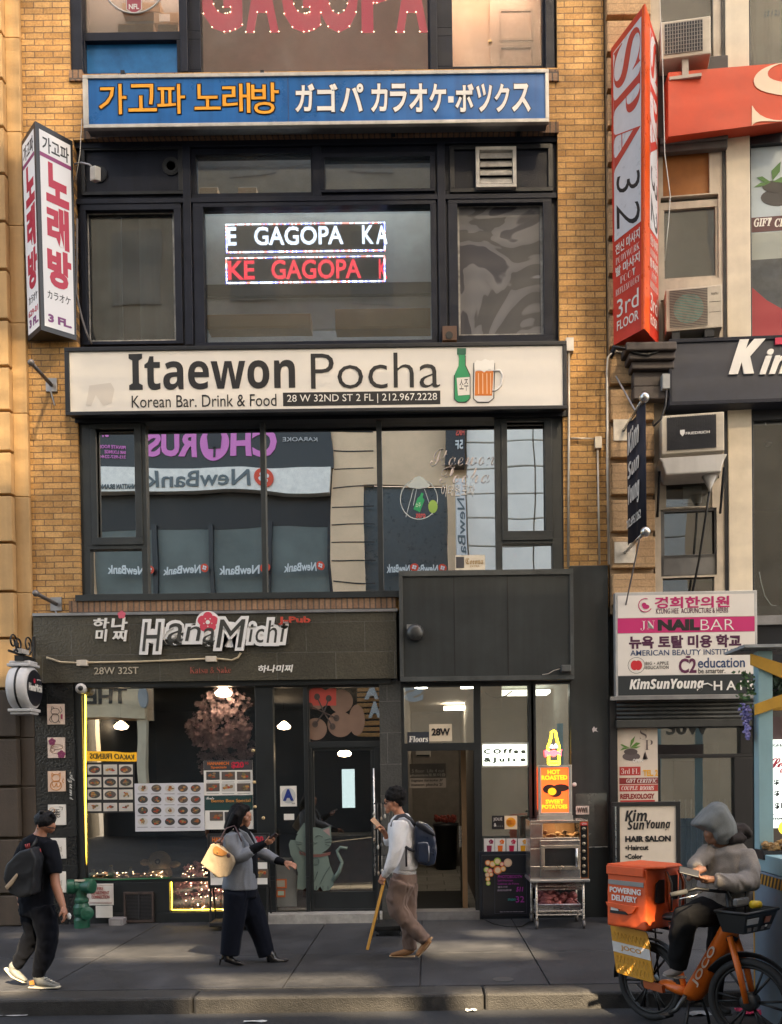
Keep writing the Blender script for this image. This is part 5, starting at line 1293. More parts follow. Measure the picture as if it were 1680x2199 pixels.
T('𝕮𝖔𝖗𝖔𝖓𝖆', (1000, 1199, 1038, 1212), 0.1, lm((0.35, 0.22, 0.08)), co, 0.003, 0.002); T('EXTRA', (1010, 1214, 1030, 1218), 0.1, lm((0.35, 0.22, 0.08)), co, 0.003, 0.002)
PB((980, 1196, 997, 1220), 0.1, 0.096, 0.0995, 'dark_label', lm((0.05, 0.05, 0.06)), co)
wn = thing('wine_carton', 'brown carton with black capitals in the right casement pane', 'carton', at(1156, 1141, 0.35)); PB((1139, 1118, 1175, 1143), 0.3, 0.3, 0.6, 'box', CARD, wn); T('WINE', (1142, 1125, 1172, 1135), 0.3, LBLACK, wn, 0.003, 0.002, bold=0.03)
fb = thing('pink_flowers', 'bunch of pink cloth flowers behind the low right second floor pane', 'flowers', at(1120, 1220, 0.2))
m2 = MB()
for k in range(40):
    q = at(random.uniform(1090, 1150), random.uniform(1176, 1215), 0.2); m2.ball(q + Vector((0, random.uniform(-.04, .04), 0)), random.uniform(0.025, 0.05), 6)
m2.build('petals', M((0.45, 0.03, 0.08), 0.6, var=0.5, sc=9), fb)
tag(MB().obox(Plane(at(1160, 1200, 0.22), (0.8, 0, -0.6), (0.6, 0, 0.8)), -0.3, 0.35, -0.06, 0.06, 0, 0.02).build('wooden_board', M((0.5, 0.25, 0.1), 0.5)), 'slanting orange board behind the low right second floor pane', 'board')

# ------------------------------------------------------------------ pipes, cables and brackets
PIPE = M((0.5, 0.46, 0.4), 0.4, 0.5, var=0.2, sc=5)
def px3(pts, Y): return [at(a, b, Y) for a, b in pts]
wires('conduit_pipe', 'long pale pipe running down beside the white bar sign and dark windows', 'pipe', px3([(1222, 738), (1222, 900), (1222, 1000), (1221, 1218)], -0.06), 0.017, PIPE)
PB((1214, 732, 1230, 760), 0, -0.1, 0.0, 'pipe_cover', M((0.5, 0.48, 0.46), 0.5))
o = bpy.data.objects['pipe_cover']; tag(o, 'small white cable cap at the right end of the white bar sign', 'cable box')
jb = thing('junction_box', 'grey junction box with two pipes on the right brick strip', 'junction box', at(1283, 965, -0.06))
PB((1276, 941, 1291, 966), 0, -0.07, 0, 'box', PIPE, jb, 0.005)
MB().tube(px3([(1222, 941), (1276, 942)], -0.04), 0.012, 6).build('pipe', PIPE, jb, True); MB().tube(px3([(1284, 966), (1288, 1212)], -0.04), 0.014, 6).build('pipe', PIPE, jb, True)
wires('conduit_pipe', 'tall thin pipe on the joint between yellow brick and tan quoins', 'pipe', px3([(1345, 757), (1318, 754), (1306, 768), (1304, 800), (1305, 1000), (1308, 1212)], -0.16), 0.016, PIPE)
wires('cable', 'black cable hanging from the projecting karaoke sign down the dark frame', 'cable', px3([(166, 470), (165, 560), (164, 630), (175, 680), (186, 715), (197, 738)], -0.03), 0.014, M((0.12, 0.11, 0.11), 0.5))
wires('cable', 'thin white wire dropping from the brickwork beside the karaoke sign', 'cable', px3([(176, 255), (172, 330), (163, 385)], -0.12), 0.006, PIPE)
wires('cable', 'thin pale wire hanging past the red awning', 'cable', px3([(1416, -40), (1424, 150), (1428, 330), (1440, 420), (1436, 480), (1428, 560)], -1.05), 0.006, PIPE)
wires('cable', 'black cable looping from the cornice to the navy sign', 'cable', px3([(1432, 838), (1430, 870), (1420, 900), (1404, 915)], -0.5), 0.013, BLACK)
tg = PB((1421, 806, 1437, 838), -0.3, -0.36, -0.2, 'cable_box', M((0.3, 0.31, 0.32), 0.5), None, 0.006); tag(tg, 'grey cable box at the left edge of the navy sign', 'cable box')
wires('cable', 'tangle of black cable under the spa sign', 'cable', px3([(1318, 745), (1340, 748), (1365, 758), (1390, 762), (1410, 756), (1425, 742)], -0.4), 0.02, BLACK)
for a, b, lab in (((1321, 742), (1312, 768), 'left steel strut under the spa sign'), ((1412, 738), (1395, 765), 'right steel strut under the spa sign')):
    wires('steel_strut', lab, 'strut', [at(*a, -0.2), at(*b, -0.12)], 0.03, DARK)
for (pa, pb, Yt, lab) in (((110, 826), (67, 779), -0.68, 'bare steel flagpole stub on the left brick below the karaoke sign'), ((120, 1297), (77, 1274), -0.72, 'bare steel flagpole stub with round tip above the pub fascia')):
    t = thing('pole_bracket', lab, 'bracket', at(*pa))
    a = at(*pa, -0.03)
    MB().box(a.x - 0.075, a.x + 0.075, -0.03, 0.0, a.z - 0.09, a.z + 0.09).build('plate', GREYMET, t, bevel=0.004)
    e = at(*pb, Yt); MB().tube([a, e], 0.026, 10).build('pole', M((0.16, 0.15, 0.15), 0.45, 0.6, var=0.3), t, True); MB().ball(e, 0.045, 12).build('tip', M((0.16, 0.15, 0.15), 0.45, 0.6), t, True)
    MB().tube([a + Vector((0, -0.02, -0.09)), a + Vector((0.05, -0.02, -0.28))], 0.012, 6).build('stay', GREYMET, t)
fc = thing('cable_run', 'pale conduit with two white boxes crossing the pub fascia to the cloud sign', 'cable', at(300, 1420, -0.12))
MB().tube(px3([(100, 1412), (130, 1422), (168, 1424), (190, 1423), (300, 1421), (380, 1418), (443, 1415), (470, 1415), (498, 1418), (512, 1412), (517, 1402)], -0.125), 0.014, 8).build('conduit', M((0.55, 0.45, 0.3), 0.45, var=0.1), fc, True)
for r in ((167, 1418, 189, 1431), (443, 1410, 466, 1422)): PB(r, -0.12, -0.17, -0.1, 'box', M((0.62, 0.55, 0.46), 0.5), fc, 0.006)
# lantern drum sign and scroll bracket
LX = at(74, 1478, -0.42).x
ln = thing('drum_sign', 'white drum-shaped pub sign with black face hanging from a scrolled iron bracket', 'sign', (LX - 0.14, -0.42, at(60, 1525, -0.42).z))
lc = Vector((LX, -0.42, at(60, 1478, -0.42).z))
MB().lathe(lc, (-1, 0, 0), [(0.235, 0.0), (0.27, 0.015), (0.285, 0.07), (0.285, 0.13), (0.285, 0.20), (0.27, 0.255), (0.235, 0.27)], 36).build('drum', M((0.55, 0.55, 0.56), 0.45, var=0.12, sc=4), ln, True)
MB().lathe(lc, (-1, 0, 0), [(0.289, 0.118), (0.292, 0.12), (0.292, 0.142), (0.289, 0.144)], 36).build('band', BLACK, ln, True)
for s_ in (1, -1):
    m2 = MB(); z0 = lc.z + s_ * 0.27
    m2.box(LX - 0.29, LX + 0.015, -0.42 - 0.15, -0.42 + 0.15, min(z0, z0 + s_ * 0.04), max(z0, z0 + s_ * 0.04))
    m2.box(LX - 0.27, LX - 0.0, -0.42 - 0.12, -0.42 + 0.12, min(z0 + s_ * 0.041, z0 + s_ * 0.075), max(z0 + s_ * 0.041, z0 + s_ * 0.075))
    m2.build('cap', M((0.55, 0.55, 0.56), 0.45), ln, bevel=0.01)
LF = Plane(lc + Vector((0.002, 0, 0)), (0, 1, 0), (0, 0, 1))
MB().ell(LF, 0, 0, 0.232, 0.232, 0.0, 0.008, 36).build('face', M((0.012, 0.013, 0.02), 0.35), ln)
put_text(MB(), LF, 'HanaMichi', -0.2, 0.2, -0.045, 0.055, 0.012, 0.004, bold=0.03, shear=0.1).build('lettering', LWHITE, ln)
put_text(MB(), LF, 'J-Pub', 0.06, 0.17, 0.1, 0.125, 0.012, 0.004).build('lettering', LWHITE, ln)
m2 = MB(); flower(m2, LF, -0.03, 0.09, 0.03, 0.012, 0.014); m2.build('blossom', lm((0.5, 0.03, 0.06)), ln)
ib = thing('iron_bracket', 'scrolled black iron bracket carrying the white drum sign', 'bracket', (LX - 0.12, 0, lc.z + 0.4))
xb = LX - 0.13; zz = lc.z + 0.41
m2 = MB().tube([(xb, -0.1, zz), (xb, -0.85, zz + 0.02)], 0.016, 8).tube([(xb, -0.1, zz + 0.3), (xb, -0.1, zz - 0.75)], 0.02, 8).box(xb - 0.06, xb + 0.06, -0.56, -0.28, zz - 0.07, zz + 0.0)
m2.build('arm', BLACK, ib)
def spiral(cy, cz, r, a0, turns, s=1): return [(xb, cy + s * r * (1 - 0.75 * k / 24) * math.cos(a0 + turns * 2 * math.pi * k / 24), cz + r * (1 - 0.75 * k / 24) * math.sin(a0 + turns * 2 * math.pi * k / 24)) for k in range(25)]
for cy, cz, r, a0, s in ((-0.28, zz + 0.17, 0.13, -1.5, 1), (-0.56, zz + 0.13, 0.10, -1.5, -1), (-0.72, zz + 0.15, 0.12, -1.5, 1), (-0.25, zz - 0.2, 0.12, 1.5, -1)):
    MB().tube(spiral(cy, cz, r, a0, 1.4, s), 0.011, 6).build('scroll', BLACK, ib, True)
MB().obox(Plane((xb, -0.5, zz + 0.02), (1, 0, 0), (0, 0, 1)), -0.06, 0.06, 0.0, 0.06, -0.1, 0.1).build('ballast_box', M((0.5, 0.48, 0.46), 0.5), ib)
# alarm bell and flood lamp on the shutter box
be = thing('alarm_bell', 'round dark alarm bell on the metal shutter box', 'bell', at(892, 1362, -0.25)); q = at(892, 1360, -0.245)
MB().lathe(q, (0, -1, 0), [(0.115, 0.02), (0.115, 0.045), (0.10, 0.075), (0.06, 0.095), (0.015, 0.1)], 28).build('gong', M((0.06, 0.062, 0.062), 0.35, 0.5, var=0.2), be, True)
PB((874, 1342, 888, 1352), -0.245, -0.29, -0.24, 'bracket', GREYMET, be)
fl = thing('flood_lamp', 'small dark flood lamp with loose wire low on the metal shutter box', 'lamp', at(1213, 1444, -0.3)); PB((1204, 1430, 1224, 1444), -0.25, -0.36, -0.245, 'housing', M((0.08, 0.085, 0.085), 0.4), fl, 0.008)
MB().tube(px3([(1204, 1436), (1190, 1440), (1178, 1447), (1165, 1449)], -0.26), 0.006, 5).build('wire', PIPE, fl, True)

# ------------------------------------------------------------------ pub front: art tiles, camera, lights
INK, INKO, INKR = lm((0.03, 0.02, 0.02)), lm((0.55, 0.22, 0.04)), lm((0.32, 0.02, 0.08))
def ink(parent, Y, lines, mat, r=0.0035, name='drawing'):
    m = MB()
    for l in lines: m.tube([at(a, b, Y) for a, b in l], r, 4)
    return m.build(name, mat, parent)
def arc(cx, cy, rx, ry, a0, a1, n=10): return [(cx + rx * math.cos(R_(a0 + (a1 - a0) * k / n)), cy + ry * math.sin(R_(a0 + (a1 - a0) * k / n))) for k in range(n + 1)]
tiles = [(102, 1512, 139, 1556, 'top square ink drawing of a standing cat on the black pier'), (103, 1584, 140, 1628, 'square drawing with two purple flowers, second from top on the black pier'), (103.5, 1656, 141, 1700, 'square drawing of an orange seated cat on the black pier'), (104, 1728, 142, 1772, 'square ink drawing of a curly cluster on the black pier'), (105, 1800, 142, 1844, 'square pale sketch on the black pier beside the shoulder of the walking man'), (106, 1872, 142, 1917, 'lowest square sketch on the black pier')]
for i, (x0, y0, x1, y1, lab) in enumerate(tiles):
    t = thing('art_tile', lab, 'picture', at((x0 + x1) / 2, y1, -0.06), 'square pictures on the black pier')
    PB((x0, y0, x1, y1), -0.05, -0.065, -0.041, 'panel', M((0.72, 0.58, 0.50) if i in (0, 1) else ((0.70, 0.50, 0.38) if i == 2 else (0.74, 0.70, 0.64)), 0.6, var=0.04), t, 0.003)
    cx, cy = (x0 + x1) / 2 - 2, (y0 + y1) / 2
    Yk = -0.067
    if i == 0: ink(t, Yk, [arc(cx, cy - 6, 9, 7, 0, 360, 16), [(cx - 8, cy - 10), (cx - 7, cy - 17), (cx - 2, cy - 13)], arc(cx, cy + 8, 8, 10, 0, 360, 16), [(cx - 8, cy + 4), (cx - 13, cy + 12), (cx - 8, cy + 17)], [(cx + 11, y0 + 6), (cx + 15, y0 + 14), (cx + 11, y0 + 20)], [(cx + 6, cy + 12), (cx + 10, cy + 18)]], INK); ink(t, Yk, [[(cx + 14, cy), (cx + 14, cy + 10)]], INKR, 0.012)
    if i == 1:
        m = MB(); q = at(x0 + 9, y0 + 9, Yk); flower(m, FP(Yk), q.x, q.z, 0.045, 0, 0.003); q = at(x1 - 8, y1 - 8, Yk); flower(m, FP(Yk), q.x, q.z, 0.05, 0, 0.003); m.build('purple_flowers', lm((0.22, 0.03, 0.10)), t)
        ink(t, Yk, [arc(cx + 3, cy - 2, 13, 5, 0, 360, 16), arc(cx, cy + 5, 12, 7, 20, 300, 14), arc(cx - 6, cy + 2, 5, 6, 0, 300)], lm((0.25, 0.12, 0.06)))
    if i == 2: ink(t, Yk, [arc(cx, cy - 7, 9, 8, 0, 360, 16), [(cx - 9, cy - 10), (cx - 9, cy - 18), (cx - 3, cy - 14)], [(cx + 9, cy - 10), (cx + 9, cy - 18), (cx + 3, cy - 14)], arc(cx, cy + 9, 12, 10, 0, 360, 18), arc(cx - 4, cy + 4, 4, 8, 0, 180), arc(cx + 5, cy + 4, 4, 8, 0, 180), [(cx + 16, cy - 6), (cx + 14, cy), (cx + 16, cy + 4)]], INKO, 0.005)
    if i == 3: ink(t, Yk, [arc(cx - 6 + 5 * (k % 3), cy - 8 + 5 * (k // 3), 4, 3.5, 0, 320) for k in range(9)] + [[(cx + 6, y0 + 5), (cx + 14, y0 + 6), (cx + 12, y0 + 12)]], INK); ink(t, Yk, [arc(cx - 9, cy - 10, 6, 5, 0, 360)], INKO, 0.003)
    if i >= 4: ink(t, Yk, [arc(cx + 6, cy + 3 * k - 4, 5, 3, 0, 250) for k in range(4)] + [[(cx - 8, y0 + 8), (cx - 2, y0 + 12)], [(cx + 12, y1 - 8), (cx + 13, y1 - 5)]], lm((0.2, 0.16, 0.12)), 0.0025)
wr_ = thing('chalk_writing', 'white handwritten scrawl on the black pier left of the pub window', 'lettering', at(152, 1718, -0.045)); put_text(MB(), Turned(Quad(at(145, 1718, -0.045), at(160, 1718, -0.045), at(160, 1658, -0.045), at(145, 1658, -0.045))), script('Azumi'), 0.0, 1.0, 0.0, 1.0, 0.002, 0.002).build('lettering', lm((0.5, 0.5, 0.48)), wr_)
dc = thing('dome_camera', 'white ball security camera at the top left corner of the pub window', 'camera', at(174, 1480, -0.1)); q = at(174, 1479, -0.1)
MB().ball(q, 0.072, 18).build('shell', M((0.6, 0.58, 0.56), 0.3), dc, True); MB().ball(q + Vector((0.012, -0.045, 0.0)), 0.038, 14).build('lens', BLACK, dc, True); MB().lathe(q, (0, 1, 0), [(0.05, 0.03), (0.05, 0.11)], 16).build('mount', M((0.6, 0.58, 0.56), 0.4), dc)
YEL = emit((1.0, 0.62, 0.05), 3.5)
wires('light_strip', 'yellow LED strip down the left edge of the pub window', 'light strip', px3([(183, 1492), (183, 1600), (184, 1750), (185, 1886)], 0.052), 0.0045, YEL)
wires('light_strip', 'yellow LED strip stepping around the low flower display window', 'light strip', px3([(368, 1894), (369, 1920), (369, 1954), (420, 1954), (479, 1953)], 0.052), 0.0045, YEL)
wires('light_strip', 'thin warm light line along the top of the pub window', 'light strip', px3([(188, 1475), (300, 1475), (420, 1474), (548, 1472)], 0.13), 0.010, emit((1.0, 0.72, 0.45), 4.0))
# posters on the glass
def poster(name, label, cat, r, Y, mat, th=0.004):
    t = thing(name, label, cat, at((r[0] + r[2]) / 2, r[3], Y)); PB(r, Y, Y - th, Y, 'sheet', mat, t); return t
DISH = [lm(c) for c in ((0.30, 0.10, 0.03), (0.10, 0.06, 0.04), (0.42, 0.22, 0.07), (0.16, 0.14, 0.06), (0.36, 0.05, 0.02), (0.24, 0.16, 0.09))]
PLATE = [lm(c) for c in ((0.05, 0.05, 0.05), (0.10, 0.08, 0.07), (0.5, 0.48, 0.45))]
def dishes(parent, spots, rx, ry, Y, seed, square=False):
    rnd = random.Random(seed)
    groups = {}
    for k, (x, y) in enumerate(spots):
        pm = rnd.choice(PLATE); q = at(x, y, Y)
        mb_ = groups.setdefault(pm, MB())
        if square: mb_.box(q.x - rx, q.x + rx, Y - 0.002, Y - 0.0005, q.z - ry, q.z + ry)
        else: mb_.ell(FP(Y), q.x, q.z, rx, ry, 0.0005, 0.002, 20)
        for j in range(9):
            dm = rnd.choice(DISH); g_ = groups.setdefault(dm, MB())
            a = rnd.uniform(0, 6.28); d_ = rnd.uniform(0, 0.62)
            g_.ell(FP(Y), q.x + rx * d_ * math.cos(a), q.z + ry * d_ * math.sin(a), rx * rnd.uniform(0.14, 0.34), ry * rnd.uniform(0.14, 0.34), 0.0022 + 0.0002 * j, 0.003 + 0.0002 * j, 9)
    for m_, g_ in groups.items(): g_.build('dish_picture', m_, parent)
Yg = 0.055
p1 = poster('photo_menu', 'dark board of twelve food photos in the left of the pub window', 'menu', (186, 1637, 290, 1746), Yg, BLACK)
m2 = MB()
for x in (202.9, 236.9, 270.5):
    for y0, y1 in ((1642, 1663.5), (1669, 1691), (1695.6, 1717.3), (1724.4, 1742.2)): m2.pbox((x - 14.8, y0, x + 14.8, y1), Yg - 0.005, Yg - 0.0065, Yg - 0.005)
m2.build('photo', M((0.58, 0.54, 0.48), 0.4, var=0.15, sc=4), p1)
dishes(p1, [(x, y) for x in (202.9, 236.9, 270.5) for y in (1652.7, 1680, 1706.5, 1733)], 0.078, 0.05, Yg - 0.007, 3)
p2 = poster('dish_menu', 'wide pale menu sheet with twenty round dishes in the middle of the pub window', 'menu', (290, 1682, 439, 1785), Yg - 0.012, M((0.58, 0.58, 0.62), 0.5, var=0.08, sc=1))
dishes(p2, [(x, y) for x in (307, 336, 365, 393, 420.5) for y in (1693, 1717, 1740.5, 1764.5)], 0.068, 0.05, Yg - 0.0165, 5)
m2 = MB()
for x in (307, 336, 365, 393, 420.5):
    for y in (1704.5, 1728, 1751.5, 1776): m2.pbox((x - 11, y, x + 11, y + 1), Yg, Yg - 0.018, Yg - 0.0165)
m2.build('caption', lm((0.1, 0.1, 0.1)), p2)
p3 = poster('specials_menu', 'specials menu with dark header and red price in the pub window above the woman', 'menu', (438, 1633, 543, 1708), Yg, PAPER)
PB((438, 1633, 542, 1654), Yg, Yg - 0.0065, Yg - 0.0045, 'header', lm((0.05, 0.05, 0.055)), p3)
TM([('HANAMICH', (446, 1636, 492, 1643), {'bold': .03}), ('Specials', (453, 1645, 487, 1652), {'bold': .02})], Yg - 0.0065, lm((0.6, 0.16, 0.03)), p3); T('$20', (497, 1636, 524, 1651), Yg - 0.0065, lm((0.5, 0.02, 0.05)), p3, bold=0.04); T('95', (526, 1636, 534, 1642), Yg - 0.0065, lm((0.5, 0.02, 0.05)), p3)
dishes(p3, [(x, y) for x in (457.5, 490.5, 523.5) for y in (1666, 1691)], 0.09, 0.055, Yg - 0.005, 8, True)
m2 = MB()
for x in (457.5, 490.5, 523.5):
    for y in (1679, 1704): m2.pbox((x - 13, y, x + 13, y + 1), Yg, Yg - 0.006, Yg - 0.0045)
m2.build('caption', lm((0.15, 0.15, 0.15)), p3)
p4 = poster('bento_menu', 'bento menu with dark green header in the pub window behind the head of the woman', 'menu', (440, 1709, 544, 1781), Yg, PAPER)
PB((440, 1709, 543, 1740), Yg, Yg - 0.0065, Yg - 0.0045, 'header', lm((0.012, 0.045, 0.045)), p4)
T('Bento Box Special', (454, 1716, 538, 1725), Yg - 0.0065, lm((0.55, 0.24, 0.06)), p4, bold=0.01); T(script('Bento'), (443, 1711, 460, 1717), Yg - 0.0065, LWHITE, p4)
dishes(p4, [(465, 1753), (497, 1753), (527, 1753)], 0.09, 0.06, Yg - 0.005, 11, True)
p5 = thing('easel_board', 'black framed specials board standing behind the woman', 'board', at(512, 1990, -0.5)); Ye = -0.35
PB((446, 1790, 579, 1907), Ye, Ye, Ye + 0.03, 'board', BLACK, p5, 0.006); PB((452, 1822, 574, 1900), Ye, Ye - 0.004, Ye, 'sheet', PAPER, p5); PB((452, 1795, 572, 1821), Ye, Ye - 0.004, Ye, 'header', lm((0.05, 0.05, 0.055)), p5)
T('HANAMICH', (456, 1798, 508, 1808), Ye - 0.004, lm((0.6, 0.16, 0.03)), p5, bold=0.03); T('$20', (540, 1796, 566, 1812), Ye - 0.004, lm((0.5, 0.02, 0.05)), p5, bold=0.04)
dishes(p5, [(x, y) for x in (470, 512, 560) for y in (1842, 1876)], 0.1, 0.06, Ye - 0.004, 13, True)
m2 = MB()
for x in (452, 574): q = at(x, 1905, Ye); m2.tube([(q.x, Ye + 0.02, q.z), (q.x, Ye - 0.05, 0.0)], 0.014, 6); m2.tube([(q.x, Ye + 0.03, q.z + 0.4), (q.x, Ye + 0.3, 0.0)], 0.012, 6)
m2.build('leg', BLACK, p5)
tag(MB().box(at(455, 1985, -0.6).x, at(545, 1985, -0.6).x, -0.75, -0.4, 0.05, 0.11).build('floor_trolley', BLACK, bevel=0.01), 'low black trolley base standing behind the legs of the woman', 'trolley')
p6 = poster('door_poster', 'grey poster with two orange boxes low on the glass beside the pub door', 'poster', (590, 1842, 637, 1947), 0.075, M((0.13, 0.135, 0.13), 0.4, var=0.2, sc=2))
PB((592, 1888, 616, 1908), 0.07, 0.066, 0.07, 'orange_box', lm((0.42, 0.10, 0.03)), p6); PB((592, 1911, 613, 1927), 0.07, 0.066, 0.07, 'orange_box', lm((0.42, 0.10, 0.03)), p6); PB((595, 1891, 612, 1905), 0.066, 0.064, 0.066, 'picture', lm((0.3, 0.3, 0.25)), p6); PB((597, 1914, 610, 1923), 0.066, 0.064, 0.066, 'picture', lm((0.3, 0.4, 0.33)), p6)
p7 = poster('grade_card', 'white card with a large blue letter on the pub side pane', 'card', (602, 1688, 637.5, 1732), 0.075, PAPER); q = at(620, 1709, 0.07); MB().ell(FP(0.07), q.x, q.z, 0.095, 0.105, 0.0, 0.0015, 28).build('disc', lm((0.5, 0.52, 0.52)), p7)
T('A', (608, 1695, 631, 1720), 0.068, lm((0.01, 0.03, 0.20)), p7, bold=0.06); T('grade', (627, 1724, 634, 1727), 0.07, LBLACK, p7)
poster('paper_slip', 'small torn white slip under the blue letter card', 'slip', (610, 1748, 632, 1761), 0.075, PAPER)
for i, (x, y) in enumerate(((566, 1757), (548, 1733), (546, 1680), (544, 1612))):
    q = at(x, y, -0.01); tag(MB().lathe(q, (0, -1, 0), [(0.022, 0), (0.022, 0.012), (0.012, 0.018)], 14).build('light_stud', M((0.6, 0.45, 0.25), 0.3, 0.6)), ('pale round knob on the dark post left of the pub door', 'brass round light stud beside the bento menu', 'brass round light stud beside the specials menu', 'brass round light stud high beside the specials menu')[i], 'stud')
# cat decal on the door, drawn from a zoomed crop
Z2 = zc(560, 2100, 2.4)
ct = thing('cat_decal', 'large pale green lucky cat decal with curled tail on the pub door glass', 'decal', at(690, 1912, 0.03)); Yc = 0.035
CG = M((0.125, 0.17, 0.15), 0.55, var=0.05, sc=2); CGD = lm((0.05, 0.07, 0.065))
def z2shape(pts, d0, d1, name, mat, par=ct): return shape([Z2(*p) for p in pts], Yc, d0, d1, name, mat, par)
z2shape([(985, 1540), (1185, 1545), (1205, 1640), (1238, 1720), (1232, 1790), (1200, 1835), (1150, 1840), (1128, 1805), (1105, 1835), (1060, 1830), (1040, 1800), (995, 1832), (950, 1820), (958, 1700), (928, 1610), (900, 1560), (886, 1480), (900, 1445), (940, 1448), (962, 1500)], 0.001, 0.003, 'body', CG)
z2shape(ovl((1078, 1452), 140, 104, 0, 0, 0, 32), 0.0032, 0.005, 'head', CG)
z2shape([(945, 1400), (1005, 1312), (1070, 1365)], 0.0052, 0.006, 'ear', CG); z2shape([(1130, 1365), (1210, 1338), (1216, 1432)], 0.0052, 0.006, 'ear', CG)
z2shape([(1150, 1372), (1200, 1352), (1204, 1415)], 0.0062, 0.007, 'inner_ear', lm((0.30, 0.2, 0.2)))
z2shape([(965, 1530), (1050, 1556), (1130, 1556), (1212, 1536), (1206, 1562), (1130, 1578), (1050, 1578), (972, 1556)], 0.0062, 0.008, 'collar', lm((0.16, 0.07, 0.06)))
z2shape(ovl((1090, 1612), 34, 34, 0, 0, 0), 0.0062, 0.008, 'medal', lm((0.06, 0.09, 0.085))); put_text(MB(), FP(Yc), '福', *[f(*a) for f, a in ()] or (lambda a, b: (a.x, b.x, b.z, a.z))(at(*Z2(1068, 1590), Yc), at(*Z2(1112, 1634), Yc)), 0.009, 0.001).build('lettering', CG, ct)
m2 = MB(); m2.tube([at(*Z2(*p), Yc - 0.006) for p in ((1228, 1760), (1275, 1690), (1298, 1620), (1270, 1565), (1258, 1530), (1285, 1502), (1338, 1512))], [0.03, 0.026, 0.022, 0.02, 0.02, 0.02, 0.022], 8); m2.build('tail', CG, ct, True)
m2 = MB()
for l in ([Z2(*p) for p in ((1090, 1425), (1115, 1408), (1150, 1425))], [Z2(*p) for p in ((1010, 1425), (1035, 1408), (1065, 1425))], [Z2(*p) for p in ((1045, 1462), (1062, 1478), (1078, 1462), (1090, 1478), (1105, 1465))], [Z2(*p) for p in ((1165, 1448), (1212, 1432))], [Z2(*p) for p in ((1168, 1465), (1210, 1460))], [Z2(*p) for p in ((1168, 1482), (1205, 1490))], [Z2(*p) for p in ((940, 1460), (985, 1465))], [Z2(*p) for p in ((945, 1480), (985, 1480))],
          [Z2(*p) for p in ((1205, 1650), (1160, 1720), (1125, 1790))], [Z2(*p) for p in ((1110, 1690), (1085, 1760), (1065, 1800))], [Z2(*p) for p in ((1060, 1800), (1058, 1830))], [Z2(*p) for p in ((1100, 1800), (1098, 1832))], [Z2(*p) for p in ((1150, 1800), (1148, 1838))], [Z2(*p) for p in ((1188, 1800), (1190, 1832))], [Z2(*p) for p in ((960, 1500), (985, 1545), (1000, 1560))]):
    m2.tube([at(a, b, Yc - 0.012) for a, b in l], 0.004, 4)
m2.build('drawn_lines', CGD, ct)
# blossom decal on the transom
bd = thing('blossom_decal', 'big translucent brown pink blossom decal on the glass above the pub door', 'decal', at(715, 1592, 0.06)); Yc = 0.066
BP = M((0.17, 0.105, 0.075), 0.5, var=0.1); BPR = lm((0.42, 0.06, 0.045))
for k, (c, r) in enumerate((((1290, 375), 92), ((1285, 552), 100), ((1095, 590), 86), ((1100, 350), 88))):
    z2shape(ovl(c, r, r, 0, 0, 0, 30), 0.001 + 0.0006 * k, 0.0015 + 0.0006 * k, 'petal', BP if k < 3 else M((0.20, 0.11, 0.08), 0.5, var=0.1), bd)
z2shape(ovl((1412, 520), 62, 120, 0, 0, 0, 24), 0.0005, 0.0009, 'petal', BP, bd)
z2shape([(1035, 300), (1075, 270), (1130, 268), (1170, 290), (1200, 275), (1253, 275), (1253, 408), (1035, 408)], 0.004, 0.005, 'red_petal', BPR, bd)
m2 = MB()
for a in ((1105, 340), (1195, 352), (1255, 505), (1225, 570), (1090, 552), (1050, 410)):
    m2.tube([at(*Z2(1158, 462), Yc - 0.007), at(*Z2(*a), Yc - 0.007)], 0.009, 5)
    q = at(*Z2(*a), Yc - 0.006); m2.ell(FP(Yc), q.x, q.z, 0.04, 0.045, 0.005, 0.008, 14)
m2.build('stamens', lm((0.055, 0.04, 0.035)), bd)
# blossoms and figures in the pub window
def blossom_mass(name, label, cat, regions, n, size, mat, Y0, Y1, trunk=None):
    t = thing(name, label, cat, at(*regions[0][:2], (Y0 + Y1) / 2))
    m = MB(); rnd = random.Random(len(label))
    for (cx, cy, rx, ry), nn in zip(regions, n):
        for k in range(nn):
            a = rnd.uniform(0, 6.28); d_ = math.sqrt(rnd.random())
            q = at(cx + rx * d_ * math.cos(a), cy + ry * d_ * math.sin(a), rnd.uniform(Y0, Y1))
            s_ = size * rnd.uniform(0.6, 1.3)
            R3 = Matrix.Rotation(rnd.uniform(0, 6.28), 3, 'Y') @ Matrix.Rotation(rnd.uniform(-0.9, 0.9), 3, 'X')
            ph = 5
            for j in range(5):
                th = j * 1.2566
                pts = [Vector((0, 0, 0)), Vector((math.cos(th - 0.5), -0.25, math.sin(th - 0.5))) * 0.8, Vector((math.cos(th), -0.35, math.sin(th))) * 1.15, Vector((math.cos(th + 0.5), -0.25, math.sin(th + 0.5))) * 0.8]
                m.add([q + R3 @ (p * s_) for p in pts], [(0, 1, 2, 3)])
    m.build('blossom', mat, t)
    if trunk:
        b = MB()
        for l, r in trunk: b.tube([at(x, y, yy) for x, y, yy in l], r, 6)
        b.build('branch', M((0.06, 0.045, 0.035), 0.7), t, True)
    return t
